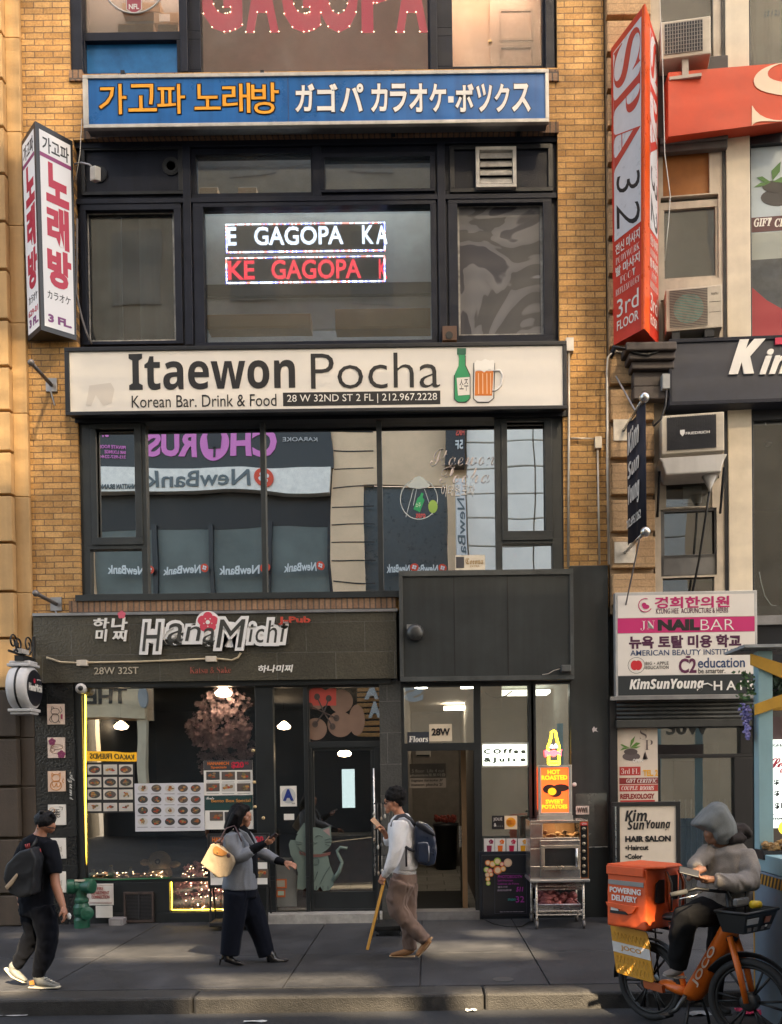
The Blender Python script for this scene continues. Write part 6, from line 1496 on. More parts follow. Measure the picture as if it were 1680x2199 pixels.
blossom_mass('cherry_tree', 'artificial cherry blossom tree hanging inside the pub window', 'tree', [(470, 1560, 70, 40), (500, 1600, 48, 45), (480, 1510, 60, 30), (440, 1580, 30, 30), (440, 1630, 14, 30)], [300, 240, 170, 90, 40], 0.034, M((0.70, 0.50, 0.55), 0.7, var=0.4, sc=6), 0.3, 1.0, [([(560, 1500, .9), (500, 1540, .9), (440, 1570, .8), (420, 1600, .8)], [.04, .03, .02, .008]), ([(500, 1540, .9), (490, 1600, .9), (445, 1640, .9)], [.025, .015, .006]), ([(560, 1560, .9), (520, 1620, .8)], [.02, .008])])
blossom_mass('pink_blossom_bush', 'bunch of pink artificial blossom in the low display window', 'flowers', [(436, 1880, 46, 30), (410, 1915, 40, 28), (460, 1910, 24, 26)], [260, 130, 80], 0.026, M((0.78, 0.40, 0.48), 0.7, var=0.35, sc=7), 0.2, 0.6, [([(430, 1950, .4), (432, 1900, .4), (440, 1870, .4)], [.03, .02, .008])])
blossom_mass('flower_garland', 'low garland of peach flowers along the pub window sill', 'flowers', [(230, 1880, 32, 5), (290, 1880, 34, 6), (340, 1879, 22, 4), (410, 1948, 38, 7), (455, 1945, 25, 8)], [70, 80, 40, 60, 50], 0.02, M((0.55, 0.30, 0.2), 0.7, var=0.4, sc=8), 0.12, 0.3)
tag(MB().tube(px3([(180, 1888), (230, 1890), (300, 1888), (364, 1886)], 0.0), 0.012, 6).build('green_trim', M((0.02, 0.12, 0.05), 0.8), None, True), 'green fringe along the dark sill of the pub window', 'trim')
fy = MB()
for k in range(120):
    q = at(*(rnd0.uniform(392, 480), rnd0.uniform(1860, 1955)) if k < 80 else (rnd0.uniform(200, 360), rnd0.uniform(1872, 1884)), rnd0.uniform(0.1, 0.3)); fy.ball(q, 0.006, 6)
tag(fy.build('fairy_lights', emit((1.0, 0.66, 0.35), 8.0)), 'tiny warm fairy lights scattered among the flowers low in the pub window', 'lights', None, 'stuff')
gh = thing('plush_toy', 'round beige plush toy with one ringed eye on the pub window sill', 'toy', at(343, 1884, 0.25)); q = at(343, 1852, 0.3); BE = M((0.42, 0.33, 0.22), 0.9, var=0.15, bump=0.3)
MB().ball(q, 0.16, 22, (1, 0.8, 1)).ball(q + Vector((0.0, 0, -0.16)), 0.17, 18, (1, 0.8, 0.8)).ball(q + Vector((0.2, 0, -0.03)), 0.07, 12, (1.3, 0.8, 0.7)).ball(q + Vector((-0.2, 0, 0.0)), 0.06, 12, (1.2, 0.8, 0.8)).build('body', BE, gh, True)
m2 = MB(); m2.ell(Plane(q + Vector((0.01, -0.13, 0.02)), (1, 0, 0), (0, 0, 1)), 0, 0, 0.035, 0.035, 0, 0.006, 18); m2.build('eye', BLACK, gh)
m2 = MB(); m2.ell(Plane(q + Vector((0.01, -0.13, 0.02)), (1, 0, 0), (0, 0, 1)), 0, 0, 0.02, 0.02, 0.007, 0.009, 14).ell(Plane(q + Vector((-0.085, -0.12, 0.0)), (1, 0, 0), (0, 0, 1)), 0, 0, 0.014, 0.02, 0, 0.006, 12); m2.build('eye_white', lm((0.5, 0.45, 0.35)), gh)
figs = [(216, 1868, 1882, 'small cream flask on the pub sill, left of the other bottles'), (239, 1858, 1882, 'small grey figurine on the pub sill'), (281, 1862, 1882, 'small cream bottle with a bright cap on the pub sill'), (200, 1868, 1880, 'small white card standing on the pub sill')]
for x, y0, y1, lab in figs:
    t = thing('sill_ornament', lab, 'ornament', at(x, y1, 0.1), 'ornaments on the pub sill'); a, b = at(x, y1, 0.12), at(x, y0, 0.12); h_ = b.z - a.z
    MB().lathe(a, (0, 0, 1), [(0.04, 0), (0.045, h_ * 0.15), (0.045, h_ * 0.45), (0.02, h_ * 0.6), (0.018, h_ * 0.85)], 14).build('bottle', M((0.6, 0.55, 0.48), 0.35, var=0.2, sc=20), t, True)
    MB().lathe(a + Vector((0, 0, h_ * 0.85)), (0, 0, 1), [(0.022, 0), (0.022, h_ * 0.15)], 12).build('cap', M((0.5, 0.4, 0.2), 0.3, 0.5), t)
# bar counter seen through the door
ctb = thing('bar_counter', 'dark reddish bar counter inside the pub door', 'counter', at(740, 1915, 2.2)); m2 = MB(); a, b = at(650, 1850, 2.2), at(815, 1850, 2.2); m2.box(a.x, b.x, 2.2, 2.9, 0.02, 0.95); m2.build('front', M((0.13, 0.05, 0.04), 0.5, var=0.3), ctb, bevel=0.01); MB().box(a.x - 0.05, b.x + 0.05, 2.12, 2.95, 0.95, 1.0).build('top', M((0.35, 0.33, 0.3), 0.3), ctb, bevel=0.006)
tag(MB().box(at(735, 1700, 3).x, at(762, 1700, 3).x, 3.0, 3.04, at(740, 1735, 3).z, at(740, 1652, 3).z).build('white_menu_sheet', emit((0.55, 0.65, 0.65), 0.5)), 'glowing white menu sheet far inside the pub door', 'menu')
# standpipe, notices, grille
sp_ = thing('fire_standpipe', 'dark green twin-headed fire standpipe at the pub base', 'standpipe', at(177, 1990, -0.3)); GP = M((0.012, 0.085, 0.05), 0.35, var=0.2, sc=6)
c0 = at(176, 1972, -0.3); zt_ = at(176, 1904, -0.3).z
MB().lathe((c0.x, -0.3, 0.0), (0, 0, 1), [(0.10, 0.0), (0.10, 0.10), (0.085, 0.14), (0.105, 0.19), (0.105, 0.27), (0.08, 0.32), (0.09, 0.34), (0.09, 0.37), (0.072, 0.4), (0.072, zt_ - 0.02)], 32).build('riser', GP, sp_)
MB().lathe((c0.x + 0.03, -0.3, 0.2), (0.6, -0.8, 0), [(0.07, 0.02), (0.07, 0.11), (0.085, 0.115), (0.085, 0.14), (0.04, 0.15)], 24).build('drain_outlet', GP, sp_)
for s_ in (-1, 1):
    MB().lathe((c0.x + s_ * 0.02, -0.3, zt_), (s_, -0.35, 0.03), [(0.075, 0.0), (0.08, 0.06), (0.095, 0.07), (0.095, 0.15), (0.07, 0.16), (0.03, 0.165)], 28).build('outlet', GP, sp_)
MB().box(c0.x - 0.12, c0.x + 0.13, -0.36, -0.24, zt_ + 0.07, zt_ + 0.085).build('name_bar', M((0.5, 0.45, 0.35), 0.5), sp_)
fdn = poster('fire_notice', 'white notice with red capitals beside the green standpipe', 'notice', (188, 1898, 244, 1944), -0.02, PAPER, 0.01)
TM([('FIRE', (209, 1905, 222, 1912)), ('DEPARTMENT', (196, 1914, 235, 1921)), ('CONNECTION', (197, 1923, 235, 1930))], -0.03, lm((0.35, 0.03, 0.03)), fdn); ink(fdn, -0.033, [[(191, 1901), (241, 1901), (241, 1938), (191, 1938), (191, 1901)], [(192, 1940), (240, 1940)]], lm((0.3, 0.1, 0.1)), 0.002)
poster('blank_notice', 'blank white sheet hanging below the red capital notice', 'notice', (206, 1945, 242, 1971), -0.02, PAPER, 0.006)
vg = thing('vent_grille', 'black rusty vent grille low in the pub base', 'grille', at(297, 1980, -0.02)); MB().plate(*wr((266, 1916, 330, 1981), -0.03), [wr((270, 1921, 326, 1976), -0.03)], -0.04, 0.01).build('frame', M((0.05, 0.035, 0.03), 0.6, var=0.5, sc=14), vg); PB((270, 1921, 326, 1976), 0, -0.006, 0.01, 'backing', BLACK, vg)
m2 = MB()
for k in range(18): y = 1922 + k * 3; m2.pbox((270, y, 326, y + 1.2), -0.02, -0.026, -0.014)
m2.pbox((297, 1920, 299, 1977), -0.03, -0.034, -0.026); m2.build('slats', M((0.035, 0.035, 0.04), 0.5), vg)
gb = thing('utility_box', 'small grey utility box on the pavement edge of the pub base', 'box', at(248, 1996, -0.15)); PB((233, 1973, 264, 1995), -0.18, -0.18, 0.0, 'cover', M((0.24, 0.23, 0.24), 0.6), gb, 0.008); PB((239, 1978, 258, 1989), -0.19, -0.186, -0.18, 'plate', M((0.3, 0.29, 0.29), 0.6), gb)

# ------------------------------------------------------------------ stair entrance and juice bar
n1 = poster('number_card', 'white card with the black house number above the stair entrance', 'card', (922, 1555, 971, 1592), 0.05, M((0.66, 0.56, 0.42), 0.6, var=0.05)); T('28W', (927, 1564, 967, 1580), 0.045, LBLACK, n1, bold=0.04)
n2 = poster('floors_plate', 'dark plate with white heavy serif word in the entrance transom', 'sign', (875, 1572, 922, 1597), 0.052, lm((0.03, 0.035, 0.05))); T(serif('Floors'), (878, 1581, 920, 1594), 0.048, LWHITE, n2, bold=0.01, shear=0.15)
n3 = poster('floor_directory', 'brown floor directory sheet with white lettering behind the entrance', 'sign', (880, 1640, 958, 1692), 0.5, M((0.10, 0.085, 0.07), 0.5)); PB((880, 1671, 958, 1692), 0.5, 0.494, 0.496, 'pale_band', M((0.42, 0.36, 0.3), 0.5), n3)
TM([('5 floor  Life 4 cut', (885, 1652, 954, 1659)), ('photoism포토이즘', (881, 1661, 957, 1669), {'bold': .02})], 0.496, lm((0.4, 0.36, 0.3)), n3); TM([('kagopa karaoke 3f', (883, 1673, 952, 1680), {'shear': .3, 'bold': .015}), ('itaewon phocha 2f', (883, 1682, 951, 1690), {'bold': .015})], 0.493, lm((0.05, 0.04, 0.035)), n3)
hd = thing('hall_door', 'dark inner door with wooden edge standing open on the right of the stair hall', 'door', (at(1000, 1900, 1.5).x, 1.5, 0)); a = at(1003, 1900, 0.5).x
MB().box(a - 0.05, a, 0.6, 1.6, 0.04, 2.3).build('leaf', M((0.05, 0.045, 0.04), 0.4), hd); MB().box(a - 0.06, a + 0.01, 0.52, 0.6, 0.04, 2.35).build('edge', M((0.33, 0.2, 0.1), 0.5), hd)
MB().box(a - 0.09, a - 0.05, 0.8, 0.83, 0.9, 1.2).build('handle', STEEL, hd)
hu = thing('wall_heater', 'pale wall unit above the far end of the stair hall', 'heater', at(905, 1625, 1.2)); PB((893, 1611, 925, 1626), 1.2, 1.2, 1.4, 'casing', M((0.4, 0.36, 0.3), 0.5), hu, 0.01); PB((895, 1621, 923, 1624), 1.2, 1.19, 1.2, 'slot', BLACK, hu)
bn_ = thing('waste_bin', 'tall dark waste bin at the end of the stair hall', 'bin', (at(958, 1858, 6.2).x, 6.2, 0.03)); q = bn_.location
MB().lathe((q[0], q[1], 0.03), (0, 0, 1), [(0.2, 0), (0.24, 0.85), (0.26, 0.87), (0.26, 0.92), (0.24, 0.93)], 20).build('body', M((0.02, 0.022, 0.028), 0.4), bn_, True)
fo = MB()
for k in range(50): fo.ball((q[0] + random.uniform(-.2, .2), q[1] + random.uniform(-.15, .15), 0.99 + random.uniform(0, .12)), random.uniform(.02, .05), 6)
tag(fo.build('red_bag', M((0.30, 0.06, 0.05), 0.5, var=0.6, sc=18)), 'crumpled red and white bag on the waste bin in the stair hall', 'bag')
mtq = [atz(x, y, 0.035) for x, y in ((880, 1957), (1016, 1957), (1000, 1914), (884, 1914))]
tag(MB().box(mtq[0].x, mtq[1].x - 0.06, 0.1, mtq[2].y, 0.031, 0.045).build('door_mat', M((0.012, 0.014, 0.016), 0.9, bump=0.5, bsc=200)), 'black door mat inside the stair entrance', 'mat')
cj = thing('light_box_sign', 'glowing white box sign offering drinks in the juice bar window', 'lit sign', at(1085, 1648, 0.03)); PB((1035, 1595, 1136, 1648), 0.03, 0.03, 0.12, 'case', M((0.4, 0.42, 0.38), 0.5), cj, 0.006); PB((1037, 1599, 1132, 1644), 0.03, 0.025, 0.03, 'face', emit((0.86, 0.92, 0.78), 0.62), cj)
T('C O f f e e', (1039, 1608, 1130, 1619), 0.022, lm((0.03, 0.05, 0.035)), cj, bold=0.06); T('& J u i c e', (1039, 1626, 1130, 1639), 0.022, lm((0.03, 0.05, 0.035)), cj, bold=0.06)
wp_ = poster('white_board', 'white square board with a black cable high in the juice bar window', 'board', (1035, 1469, 1078, 1521), 0.35, M((0.5, 0.48, 0.42), 0.6)); MB().tube(px3([(1042, 1487), (1055, 1496), (1070, 1499), (1088, 1494), (1100, 1484)], 0.33), 0.009, 5).build('cable', BLACK, wp_, True)
j1 = poster('black_menu_card', 'small black card with white lettering on the juice bar glass', 'card', (1057, 1752, 1083.5, 1781), 0.04, LBLACK); T('JOLIE', (1060, 1756, 1079, 1764), 0.036, LWHITE, j1); T('& . . .', (1061, 1768, 1080, 1775), 0.036, LWHITE, j1)
j2 = poster('yellow_sun_card', 'small cream card with a round yellow badge on the juice bar glass', 'card', (1084, 1752, 1111, 1781), 0.04, M((0.7, 0.6, 0.42), 0.5)); q = at(1097.5, 1766, 0.036); MB().ell(FP(0.036), q.x, q.z, 0.066, 0.066, 0, 0.002, 16).build('badge', lm((0.72, 0.36, 0.02)), j2); TM([('FRESH', (1090, 1761, 1105, 1766)), ('JUICE', (1090, 1767, 1105, 1772))], 0.033, lm((0.55, 0.12, 0.02)), j2)
for i, (x, c, lab) in enumerate(((1051, (0.25, 0.02, 0.07), 'juice card with a dark berry glass, leftmost of four'), (1074.5, (0.75, 0.16, 0.01), 'juice card with an orange glass, second of four'), (1099, (0.5, 0.01, 0.06), 'juice card with a red glass, third of four'), (1123.5, (0.8, 0.38, 0.01), 'juice card with a yellow glass, rightmost of four'))):
    j = thing('juice_card', lab, 'card', at(x, 1832, -0.05), 'juice cards in a row'); PB((x - 11, 1801, x + 11.5, 1832), -0.03, -0.034, -0.021, 'sheet', PAPER, j)
    shape([(x - 5.5, 1816), (x + 5.5, 1816), (x + 4.5, 1831), (x - 4.5, 1831)], -0.034, 0.0005, 0.002, 'glass', lm(c), j); m2 = MB(); q = at(x + 4, 1808, -0.034); flower(m2, FP(-0.034), q.x, q.z, 0.03, 0.0005, 0.002); m2.build('fruit', lm(c), j); ink(j, -0.037, [[(x - 1, 1816), (x + 3, 1807)]], lm((0.5, 0.5, 0.5)), 0.003)
pb = thing('photobooth_board', 'black poster board with citrus slices and magenta lettering under the juice bar window', 'board', at(1088, 1968, -0.08)); PB((1036, 1836, 1138, 1967), -0.06, -0.075, -0.051, 'board', lm((0.012, 0.014, 0.02), 0.3), pb, 0.004)
FC = [(0.75, 0.2, 0.05), (0.8, 0.33, 0.03), (0.35, 0.55, 0.05), (0.7, 0.08, 0.12), (0.7, 0.45, 0.3)]
for k, (x, y, r) in enumerate(((1048, 1853, 6), (1058, 1856, 7), (1068.5, 1850, 8), (1078, 1856, 5), (1091, 1853, 9), (1069, 1869, 9), (1081, 1866, 6), (1045, 1868, 6), (1053, 1871, 6), (1047, 1879, 5), (1055, 1878, 5), (1048, 1888, 5), (1049, 1897, 5))):
    q = at(x, y, -0.076); m2 = MB(); m2.ell(FP(-0.076), q.x, q.z, r / 160, r / 160, 0.0005 + .0003 * k, 0.001 + .0003 * k, 18); m2.build('fruit_slice', lm(FC[k % 5]), pb)
    m2 = MB(); m2.ell(FP(-0.076), q.x, q.z, r / 230, r / 230, 0.001 + .0003 * k, 0.0013 + .0003 * k, 14); m2.build('fruit_flesh', lm((0.8, 0.6, 0.4)), pb)
MG = lm((0.40, 0.03, 0.35)); TM([('PHOTOBOOTH', (1069, 1879.5, 1122, 1886), {'shear': .2}), ('Self-Portrait', (1069, 1889, 1102, 1893)), ('Cabinas de Fotos', (1069, 1896, 1115, 1900)), ('511', (1109, 1905, 1124, 1915), {'bold': .03, 'shear': .2})], -0.077, MG, pb)
TM([('셀프사진', (1069, 1903, 1090, 1907)), ('自助拍照亭', (1069, 1910, 1099, 1914)), ('Scan to visit our studio upstairs', (1074, 1957, 1126, 1959.5))], -0.077, lm((0.5, 0.42, 0.5)), pb); T('STUDIO', (1091, 1930, 1108, 1934), -0.077, lm((0.05, 0.5, 0.45)), pb); T(script('32'), (1108, 1925, 1126, 1938), -0.077, MG, pb); ink(pb, -0.079, [[(1063, 1876), (1131, 1876), (1131, 1962), (1063, 1962), (1063, 1876)]], lm((0.06, 0.06, 0.1)), 0.002)
# neon bottle
nb = thing('neon_bottle', 'lit yellow neon bottle with red neon bow in the narrow window', 'neon sign', at(1190, 1643, 0.02)); NY = 0.02
bt_ = [(1183, 1643), (1179, 1640), (1179, 1614), (1177, 1606), (1182, 1592), (1185, 1580), (1185, 1572), (1190, 1569), (1194, 1572), (1195, 1580), (1198, 1592), (1202, 1604), (1201, 1614), (1202, 1640), (1198, 1643)]
MB().tube(px3(bt_, NY), 0.014, 8, True).build('bottle_tube', emit((1.0, 0.72, 0.02), 2.2), nb, True); MB().tube(px3([(1180, 1636), (1200, 1636)], NY), 0.012, 8).build('bottle_tube', emit((1.0, 0.72, 0.02), 2.2), nb, True)
MB().tube(px3([(1172, 1612), (1180, 1616), (1190, 1613), (1199, 1616), (1206, 1611), (1205, 1622), (1198, 1618), (1190, 1623), (1181, 1619), (1173, 1624), (1172, 1612)], NY - 0.02), 0.016, 8).tube(px3([(1174, 1618), (1204, 1618)], NY - 0.02), 0.012, 8).build('bow_tube', emit((0.95, 0.05, 0.06), 2.0), nb, True)
MB().tube(px3([(1184, 1606), (1186, 1600), (1189, 1606)], NY - 0.01), 0.009, 6).tube(px3([(1191, 1606), (1194, 1598), (1197, 1606)], NY - 0.01), 0.009, 6).build('white_tube', emit((0.8, 0.9, 1.0), 1.8), nb, True)
hp = thing('sweet_potato_sign', 'orange poster in a silver frame advertising roasted potatoes on top of the oven', 'lit sign', at(1192, 1757, -0.55)); HY = -0.55
MB().plate(*wr((1156, 1643, 1228, 1751), HY), [wr((1162, 1649, 1221, 1745), HY)], HY - 0.03, HY).build('frame', M((0.55, 0.52, 0.48), 0.35, 0.7), hp, bevel=0.004); PB((1160, 1647, 1223, 1747), HY, HY - 0.008, HY + 0.03, 'face', emit((0.78, 0.085, 0.015), 0.55), hp); PB((1156, 1751, 1229, 1760), HY, HY - 0.08, HY + 0.1, 'base', M((0.5, 0.47, 0.43), 0.35, 0.6), hp)
YT = emit((0.85, 0.33, 0.01), 0.55)
for s_, r in (('HOT', (1176, 1653, 1203, 1663)), ('ROASTED', (1163, 1665, 1219, 1675)), ('SWEET', (1172, 1717, 1211, 1726)), ('POTATOES', (1164, 1728, 1219, 1737))): T(s_, r, HY - 0.009, YT, hp, bold=0.045)
shape(ovl((1181, 1695), 15, 10, 0, 0, 0), HY - 0.009, 0.001, 0.004, 'potato', lm((0.05, 0.02, 0.02)), hp); shape(ovl((1205, 1692), 17, 8, 0, 0, 0), HY - 0.009, 0.0015, 0.005, 'potato', lm((0.06, 0.025, 0.02)), hp); shape(ovl((1192, 1702), 14, 10, 0, 0, 0), HY - 0.009, 0.003, 0.006, 'potato', lm((0.05, 0.02, 0.02)), hp); shape(ovl((1186, 1700), 9, 8, 0, 0, 0), HY - 0.009, 0.0065, 0.008, 'cut_face', emit((0.8, 0.28, 0.01), 0.5), hp)
# oven, cart, potatoes
ov = thing('roasting_oven', 'stainless steel roasting oven with two glass doors and a black control strip', 'oven', at(1200, 1888, -0.6)); OYf, OYb = -0.82, -0.3
SS = M((0.50, 0.47, 0.44), 0.22, 0.9, var=0.25, sc=4, streak=0.5)
MB().plate(*wr((1139, 1762, 1263, 1888), OYf), [wr((1166, 1768, 1246, 1799), OYf), wr((1170, 1822, 1236, 1860), OYf)], OYf, OYf + 0.03).build('front', SS, ov, bevel=0.004)
a = wr((1139, 1762, 1263, 1888), OYf); MB().box(a[0], a[0] + 0.012, OYf + 0.03, OYb, a[2], a[3]).box(a[1] - 0.012, a[1], OYf + 0.03, OYb, a[2], a[3]).box(a[0] + 0.012, a[1] - 0.012, OYf + 0.03, OYb, a[3] - 0.012, a[3]).box(a[0] + 0.012, a[1] - 0.012, OYf + 0.03, OYb, a[2], a[2] + 0.012).box(a[0] + 0.012, a[1] - 0.012, OYb - 0.012, OYb, a[2] + 0.012, a[3] - 0.012).build('body', SS, ov)
PB((1160, 1804, 1246, 1886), OYf, OYf - 0.03, OYf - 0.001, 'door', SS, ov, 0.006)
MB().plate(*wr((1163, 1815, 1244, 1868), OYf - 0.03), [wr((1170, 1822, 1236, 1860), OYf - 0.03)], OYf - 0.045, OYf - 0.031).build('door_frame', M((0.55, 0.48, 0.4), 0.3, 0.8), ov, bevel=0.004)
PB((1169, 1821, 1237, 1861), OYf - 0.03, OYf - 0.036, OYf - 0.0305, 'door_window', M((0.03, 0.03, 0.03), 0.08, var=0.2), ov)
m2 = MB(); a1_, b1_ = at(1239, 1822, OYf - 0.07), at(1239, 1862, OYf - 0.07); m2.tube([a1_, b1_], 0.014, 10); m2.box(a1_.x - .01, a1_.x + .01, OYf - 0.07, OYf - 0.04, a1_.z - .04, a1_.z - .02).box(a1_.x - .01, a1_.x + .01, OYf - 0.07, OYf - 0.04, b1_.z + .02, b1_.z + .04); m2.build('handle', STEEL, ov, True)
a = wr((1165, 1767, 1247, 1800), OYf); MB().box(a[0], a[1], OYf + 0.03, OYb - 0.05, a[2], a[2] + 0.01).build('tray', SS, ov); MB().box(a[0], a[1], OYb - 0.06, OYb - 0.05, a[2] + 0.012, a[3]).build('cavity_back', M((0.35, 0.22, 0.13), 0.5), ov); MB().box(a[0] + .05, a[1] - .05, -0.6, -0.5, a[3] - 0.01, a[3]).build('cavity_lamp', emit((1.0, 0.7, 0.35), 3.5), ov)
PB((1166, 1768, 1246, 1799), OYf + 0.01, OYf + 0.01, OYf + 0.015, 'upper_glass', glass(0.12, (0.95, 0.92, 0.88), 0.001, 1.0, dirt=0.01), ov)
PB((1247, 1766, 1262, 1885), OYf, OYf - 0.01, OYf - 0.0005, 'control_panel', lm((0.012, 0.011, 0.011), 0.25), ov); PB((1247, 1766, 1262, 1773), OYf - 0.01, OYf - 0.013, OYf - 0.0105, 'red_badge', lm((0.55, 0.03, 0.03)), ov); T('QTOB', (1250, 1767.5, 1260, 1771.5), OYf - 0.014, LWHITE, ov)
for k, y in enumerate((1780, 1796, 1812, 1828, 1844, 1860, 1873)):
    q = at(1254, y, OYf - 0.01); MB().lathe(q, (0, -1, 0), [(0.022, 0), (0.022, 0.015), (0.014, 0.02)], 14).build('knob', M((0.35, 0.3, 0.22), 0.3, 0.7), ov, True)
MB().plate(*wr((1246, 1764, 1264, 1887), OYf), [wr((1247, 1766, 1262, 1885), OYf)], OYf - 0.012, OYf - 0.0008).build('copper_trim', M((0.5, 0.18, 0.06), 0.3, 0.8), ov)
POT = M((0.26, 0.075, 0.075), 0.65, var=0.35, sc=14, bump=0.3); POT2 = M((0.48, 0.30, 0.17), 0.6, var=0.4, sc=14)
def potato(q, L, r, mat, label, group, rot):
    m = MB(); m.lathe((0, 0, 0), (1, 0, 0), [(r * 0.1, -L), (r * 0.55, -L * 0.8), (r * 0.95, -L * 0.35), (r, 0.05 * L), (r * 0.8, L * 0.5), (r * 0.4, L * 0.85), (r * 0.08, L)], 10)
    m.v = [tuple(Vector(q) + rot @ Vector(v)) for v in m.v]
    return tag(m.build('sweet_potato', mat, None, True), label, 'sweet potato', group)
rnd = random.Random(4)
for k in range(11):
    q = at(1172 + 6.6 * k + rnd.uniform(-1, 1), 1796 if k % 2 else 1788 + (k % 3) * 3, -0.62 + rnd.uniform(-.08, .08))
    potato(q, 0.05, 0.03, POT2, 'pale roasted sweet potato on the lit upper shelf of the oven', 'sweet potatoes in the oven', Matrix.Rotation(rnd.uniform(0, 3), 3, 'Z') @ Matrix.Rotation(rnd.uniform(-.4, .4), 3, 'Y'))
ca = thing('wire_cart', 'chrome wire shelf cart on casters carrying the oven', 'cart', at(1203, 2003, -0.6)); CYf, CYb = -0.92, -0.32
CH = M((0.6, 0.56, 0.5), 0.25, 0.9, var=0.2)
L0, L1 = at(1153, 1950, CYf).x, at(1254, 1950, CYf).x
tz = at(1200, 1889, CYf).z
MB().box(L0 - 0.08, L1 + 0.08, CYf - 0.02, CYb + 0.02, tz - 0.035, tz).build('table_top', M((0.45, 0.45, 0.45), 0.3, 0.8), ca, bevel=0.008)
for x in (L0, L1):
    for y in (CYf + 0.02, CYb - 0.02):
        m2 = MB().tube([(x, y, 0.11), (x, y, tz - 0.035)], 0.0145, 10)
        for k in range(22): m2.lathe((x, y, 0.14 + k * (tz - 0.2) / 22), (0, 0, 1), [(0.016, 0), (0.017, 0.004), (0.016, 0.008)], 10)
        m2.build('post', CH, ca, True)
        w_ = MB().lathe((x - 0.016, y, 0.055), (1, 0, 0), [(0.03, 0), (0.053, 0.003), (0.053, 0.029), (0.03, 0.032)], 18).build('caster', M((0.12, 0.11, 0.11), 0.5), ca, True)
        MB().box(x - 0.024, x - 0.018, y - 0.02, y + 0.02, 0.05, 0.115).box(x + 0.018, x + 0.024, y - 0.02, y + 0.02, 0.05, 0.115).box(x - 0.024, x + 0.024, y - 0.02, y + 0.02, 0.1151, 0.12).build('caster_fork', CH, w_)
for zs, nm in ((tz - 0.085, 'rack'), (tz - 0.13, 'rack'), (0.17, 'shelf'), (0.215, 'shelf')):
    m2 = MB()
    for y in (CYf + 0.02, CYb - 0.02): m2.tube([(L0, y, zs), (L1, y, zs)], 0.006, 6)
    for x in (L0, L1): m2.tube([(x, CYf + 0.02, zs), (x, CYb - 0.02, zs)], 0.006, 6)
    for k in range(14): y = CYf + 0.05 + k * (CYb - CYf - 0.1) / 13; m2.tube([(L0, y, zs + 0.004), (L1, y, zs + 0.004)], 0.0028, 4)
    if nm == 'shelf' and zs < 0.2 or zs < tz - 0.1 and zs > 0.5:
        zig = [(L0 + k * (L1 - L0) / 16, CYf + 0.02, zs + (0.042 if k % 2 else 0.002)) for k in range(17)]; m2.tube(zig, 0.004, 5)
    m2.build(nm, CH, ca)
cr = thing('plastic_crate', 'clear purple plastic crate of raw sweet potatoes on the lower cart shelf', 'crate', ((L0 + L1) / 2, -0.62, 0.22)); c0x, c1x, cz0, cz1 = L0 + 0.03, L1 - 0.03, 0.222, at(1200, 1943, CYf + 0.05).z
m2 = MB(); m2.box(c0x, c1x, CYf + 0.05, CYf + 0.056, cz0, cz1).box(c0x, c1x, CYb - 0.056, CYb - 0.05, cz0, cz1).box(c0x, c0x + 0.006, CYf + 0.056, CYb - 0.056, cz0, cz1).box(c1x - 0.006, c1x, CYf + 0.056, CYb - 0.056, cz0, cz1); m2.build('walls', glass(0.1, (0.62, 0.55, 0.66), 0.002, 2.0, 0.2, 0.25), cr)
MB().box(c0x, c1x, CYf + 0.05, CYb - 0.05, cz0 - 0.004, cz0 - 0.0005).build('bottom', M((0.3, 0.27, 0.33), 0.4), cr); MB().plate(c0x - 0.01, c1x + 0.01, 0, 1, [], 0, 0) if 0 else None
m2 = MB(); m2.tube([(c0x, CYf + 0.05, cz1), (c1x, CYf + 0.05, cz1), (c1x, CYb - 0.05, cz1), (c0x, CYb - 0.05, cz1)], 0.009, 6, True); m2.build('rim', M((0.4, 0.37, 0.43), 0.3), cr, True)
for k in range(40):
    lay = k // 12
    q = (c0x + 0.06 + (k % 12) / 11 * (c1x - c0x - 0.12), CYf + 0.11 + rnd.uniform(0, 0.3), cz0 + 0.045 + lay * 0.055 + rnd.uniform(-.01, .02))
    potato(q, rnd.uniform(0.065, 0.09), rnd.uniform(0.032, 0.042), POT, 'raw red-skinned sweet potato in the plastic crate', 'sweet potatoes in the crate', Matrix.Rotation(rnd.uniform(0, 3), 3, 'Z') @ Matrix.Rotation(rnd.uniform(-.9, .9), 3, 'Y'))
# small things on the metal panel
ic = thing('door_buzzer', 'small white sticker panel with black tally marks on the metal panel', 'sticker', at(1251, 1749, -0.04)); PB((1237, 1731, 1265, 1749), -0.03, -0.05, -0.031, 'plate', M((0.6, 0.55, 0.5), 0.5), ic); TM([('WWII', (1240, 1734, 1262, 1746), {'bold': .01})], -0.05, LBLACK, ic)
q = at(1234, 1685, -0.03); tag(MB().lathe(q, (0, -1, 0), [(0.03, 0), (0.03, 0.01), (0.015, 0.02)], 16).build('bell_push', M((0.62, 0.6, 0.58), 0.4), None, True), 'white oval bell push on the edge of the metal panel', 'bell push')
stk = thing('torn_sticker', 'small torn white sticker high on the metal panel', 'sticker', at(1278, 1570, -0.033)); shape([(1272, 1566), (1276, 1560), (1279, 1564), (1283, 1563), (1281, 1568), (1285, 1572), (1278, 1570), (1274, 1573)], -0.03, 0.0005, 0.002, 'paper', lm((0.6, 0.55, 0.55)), stk)
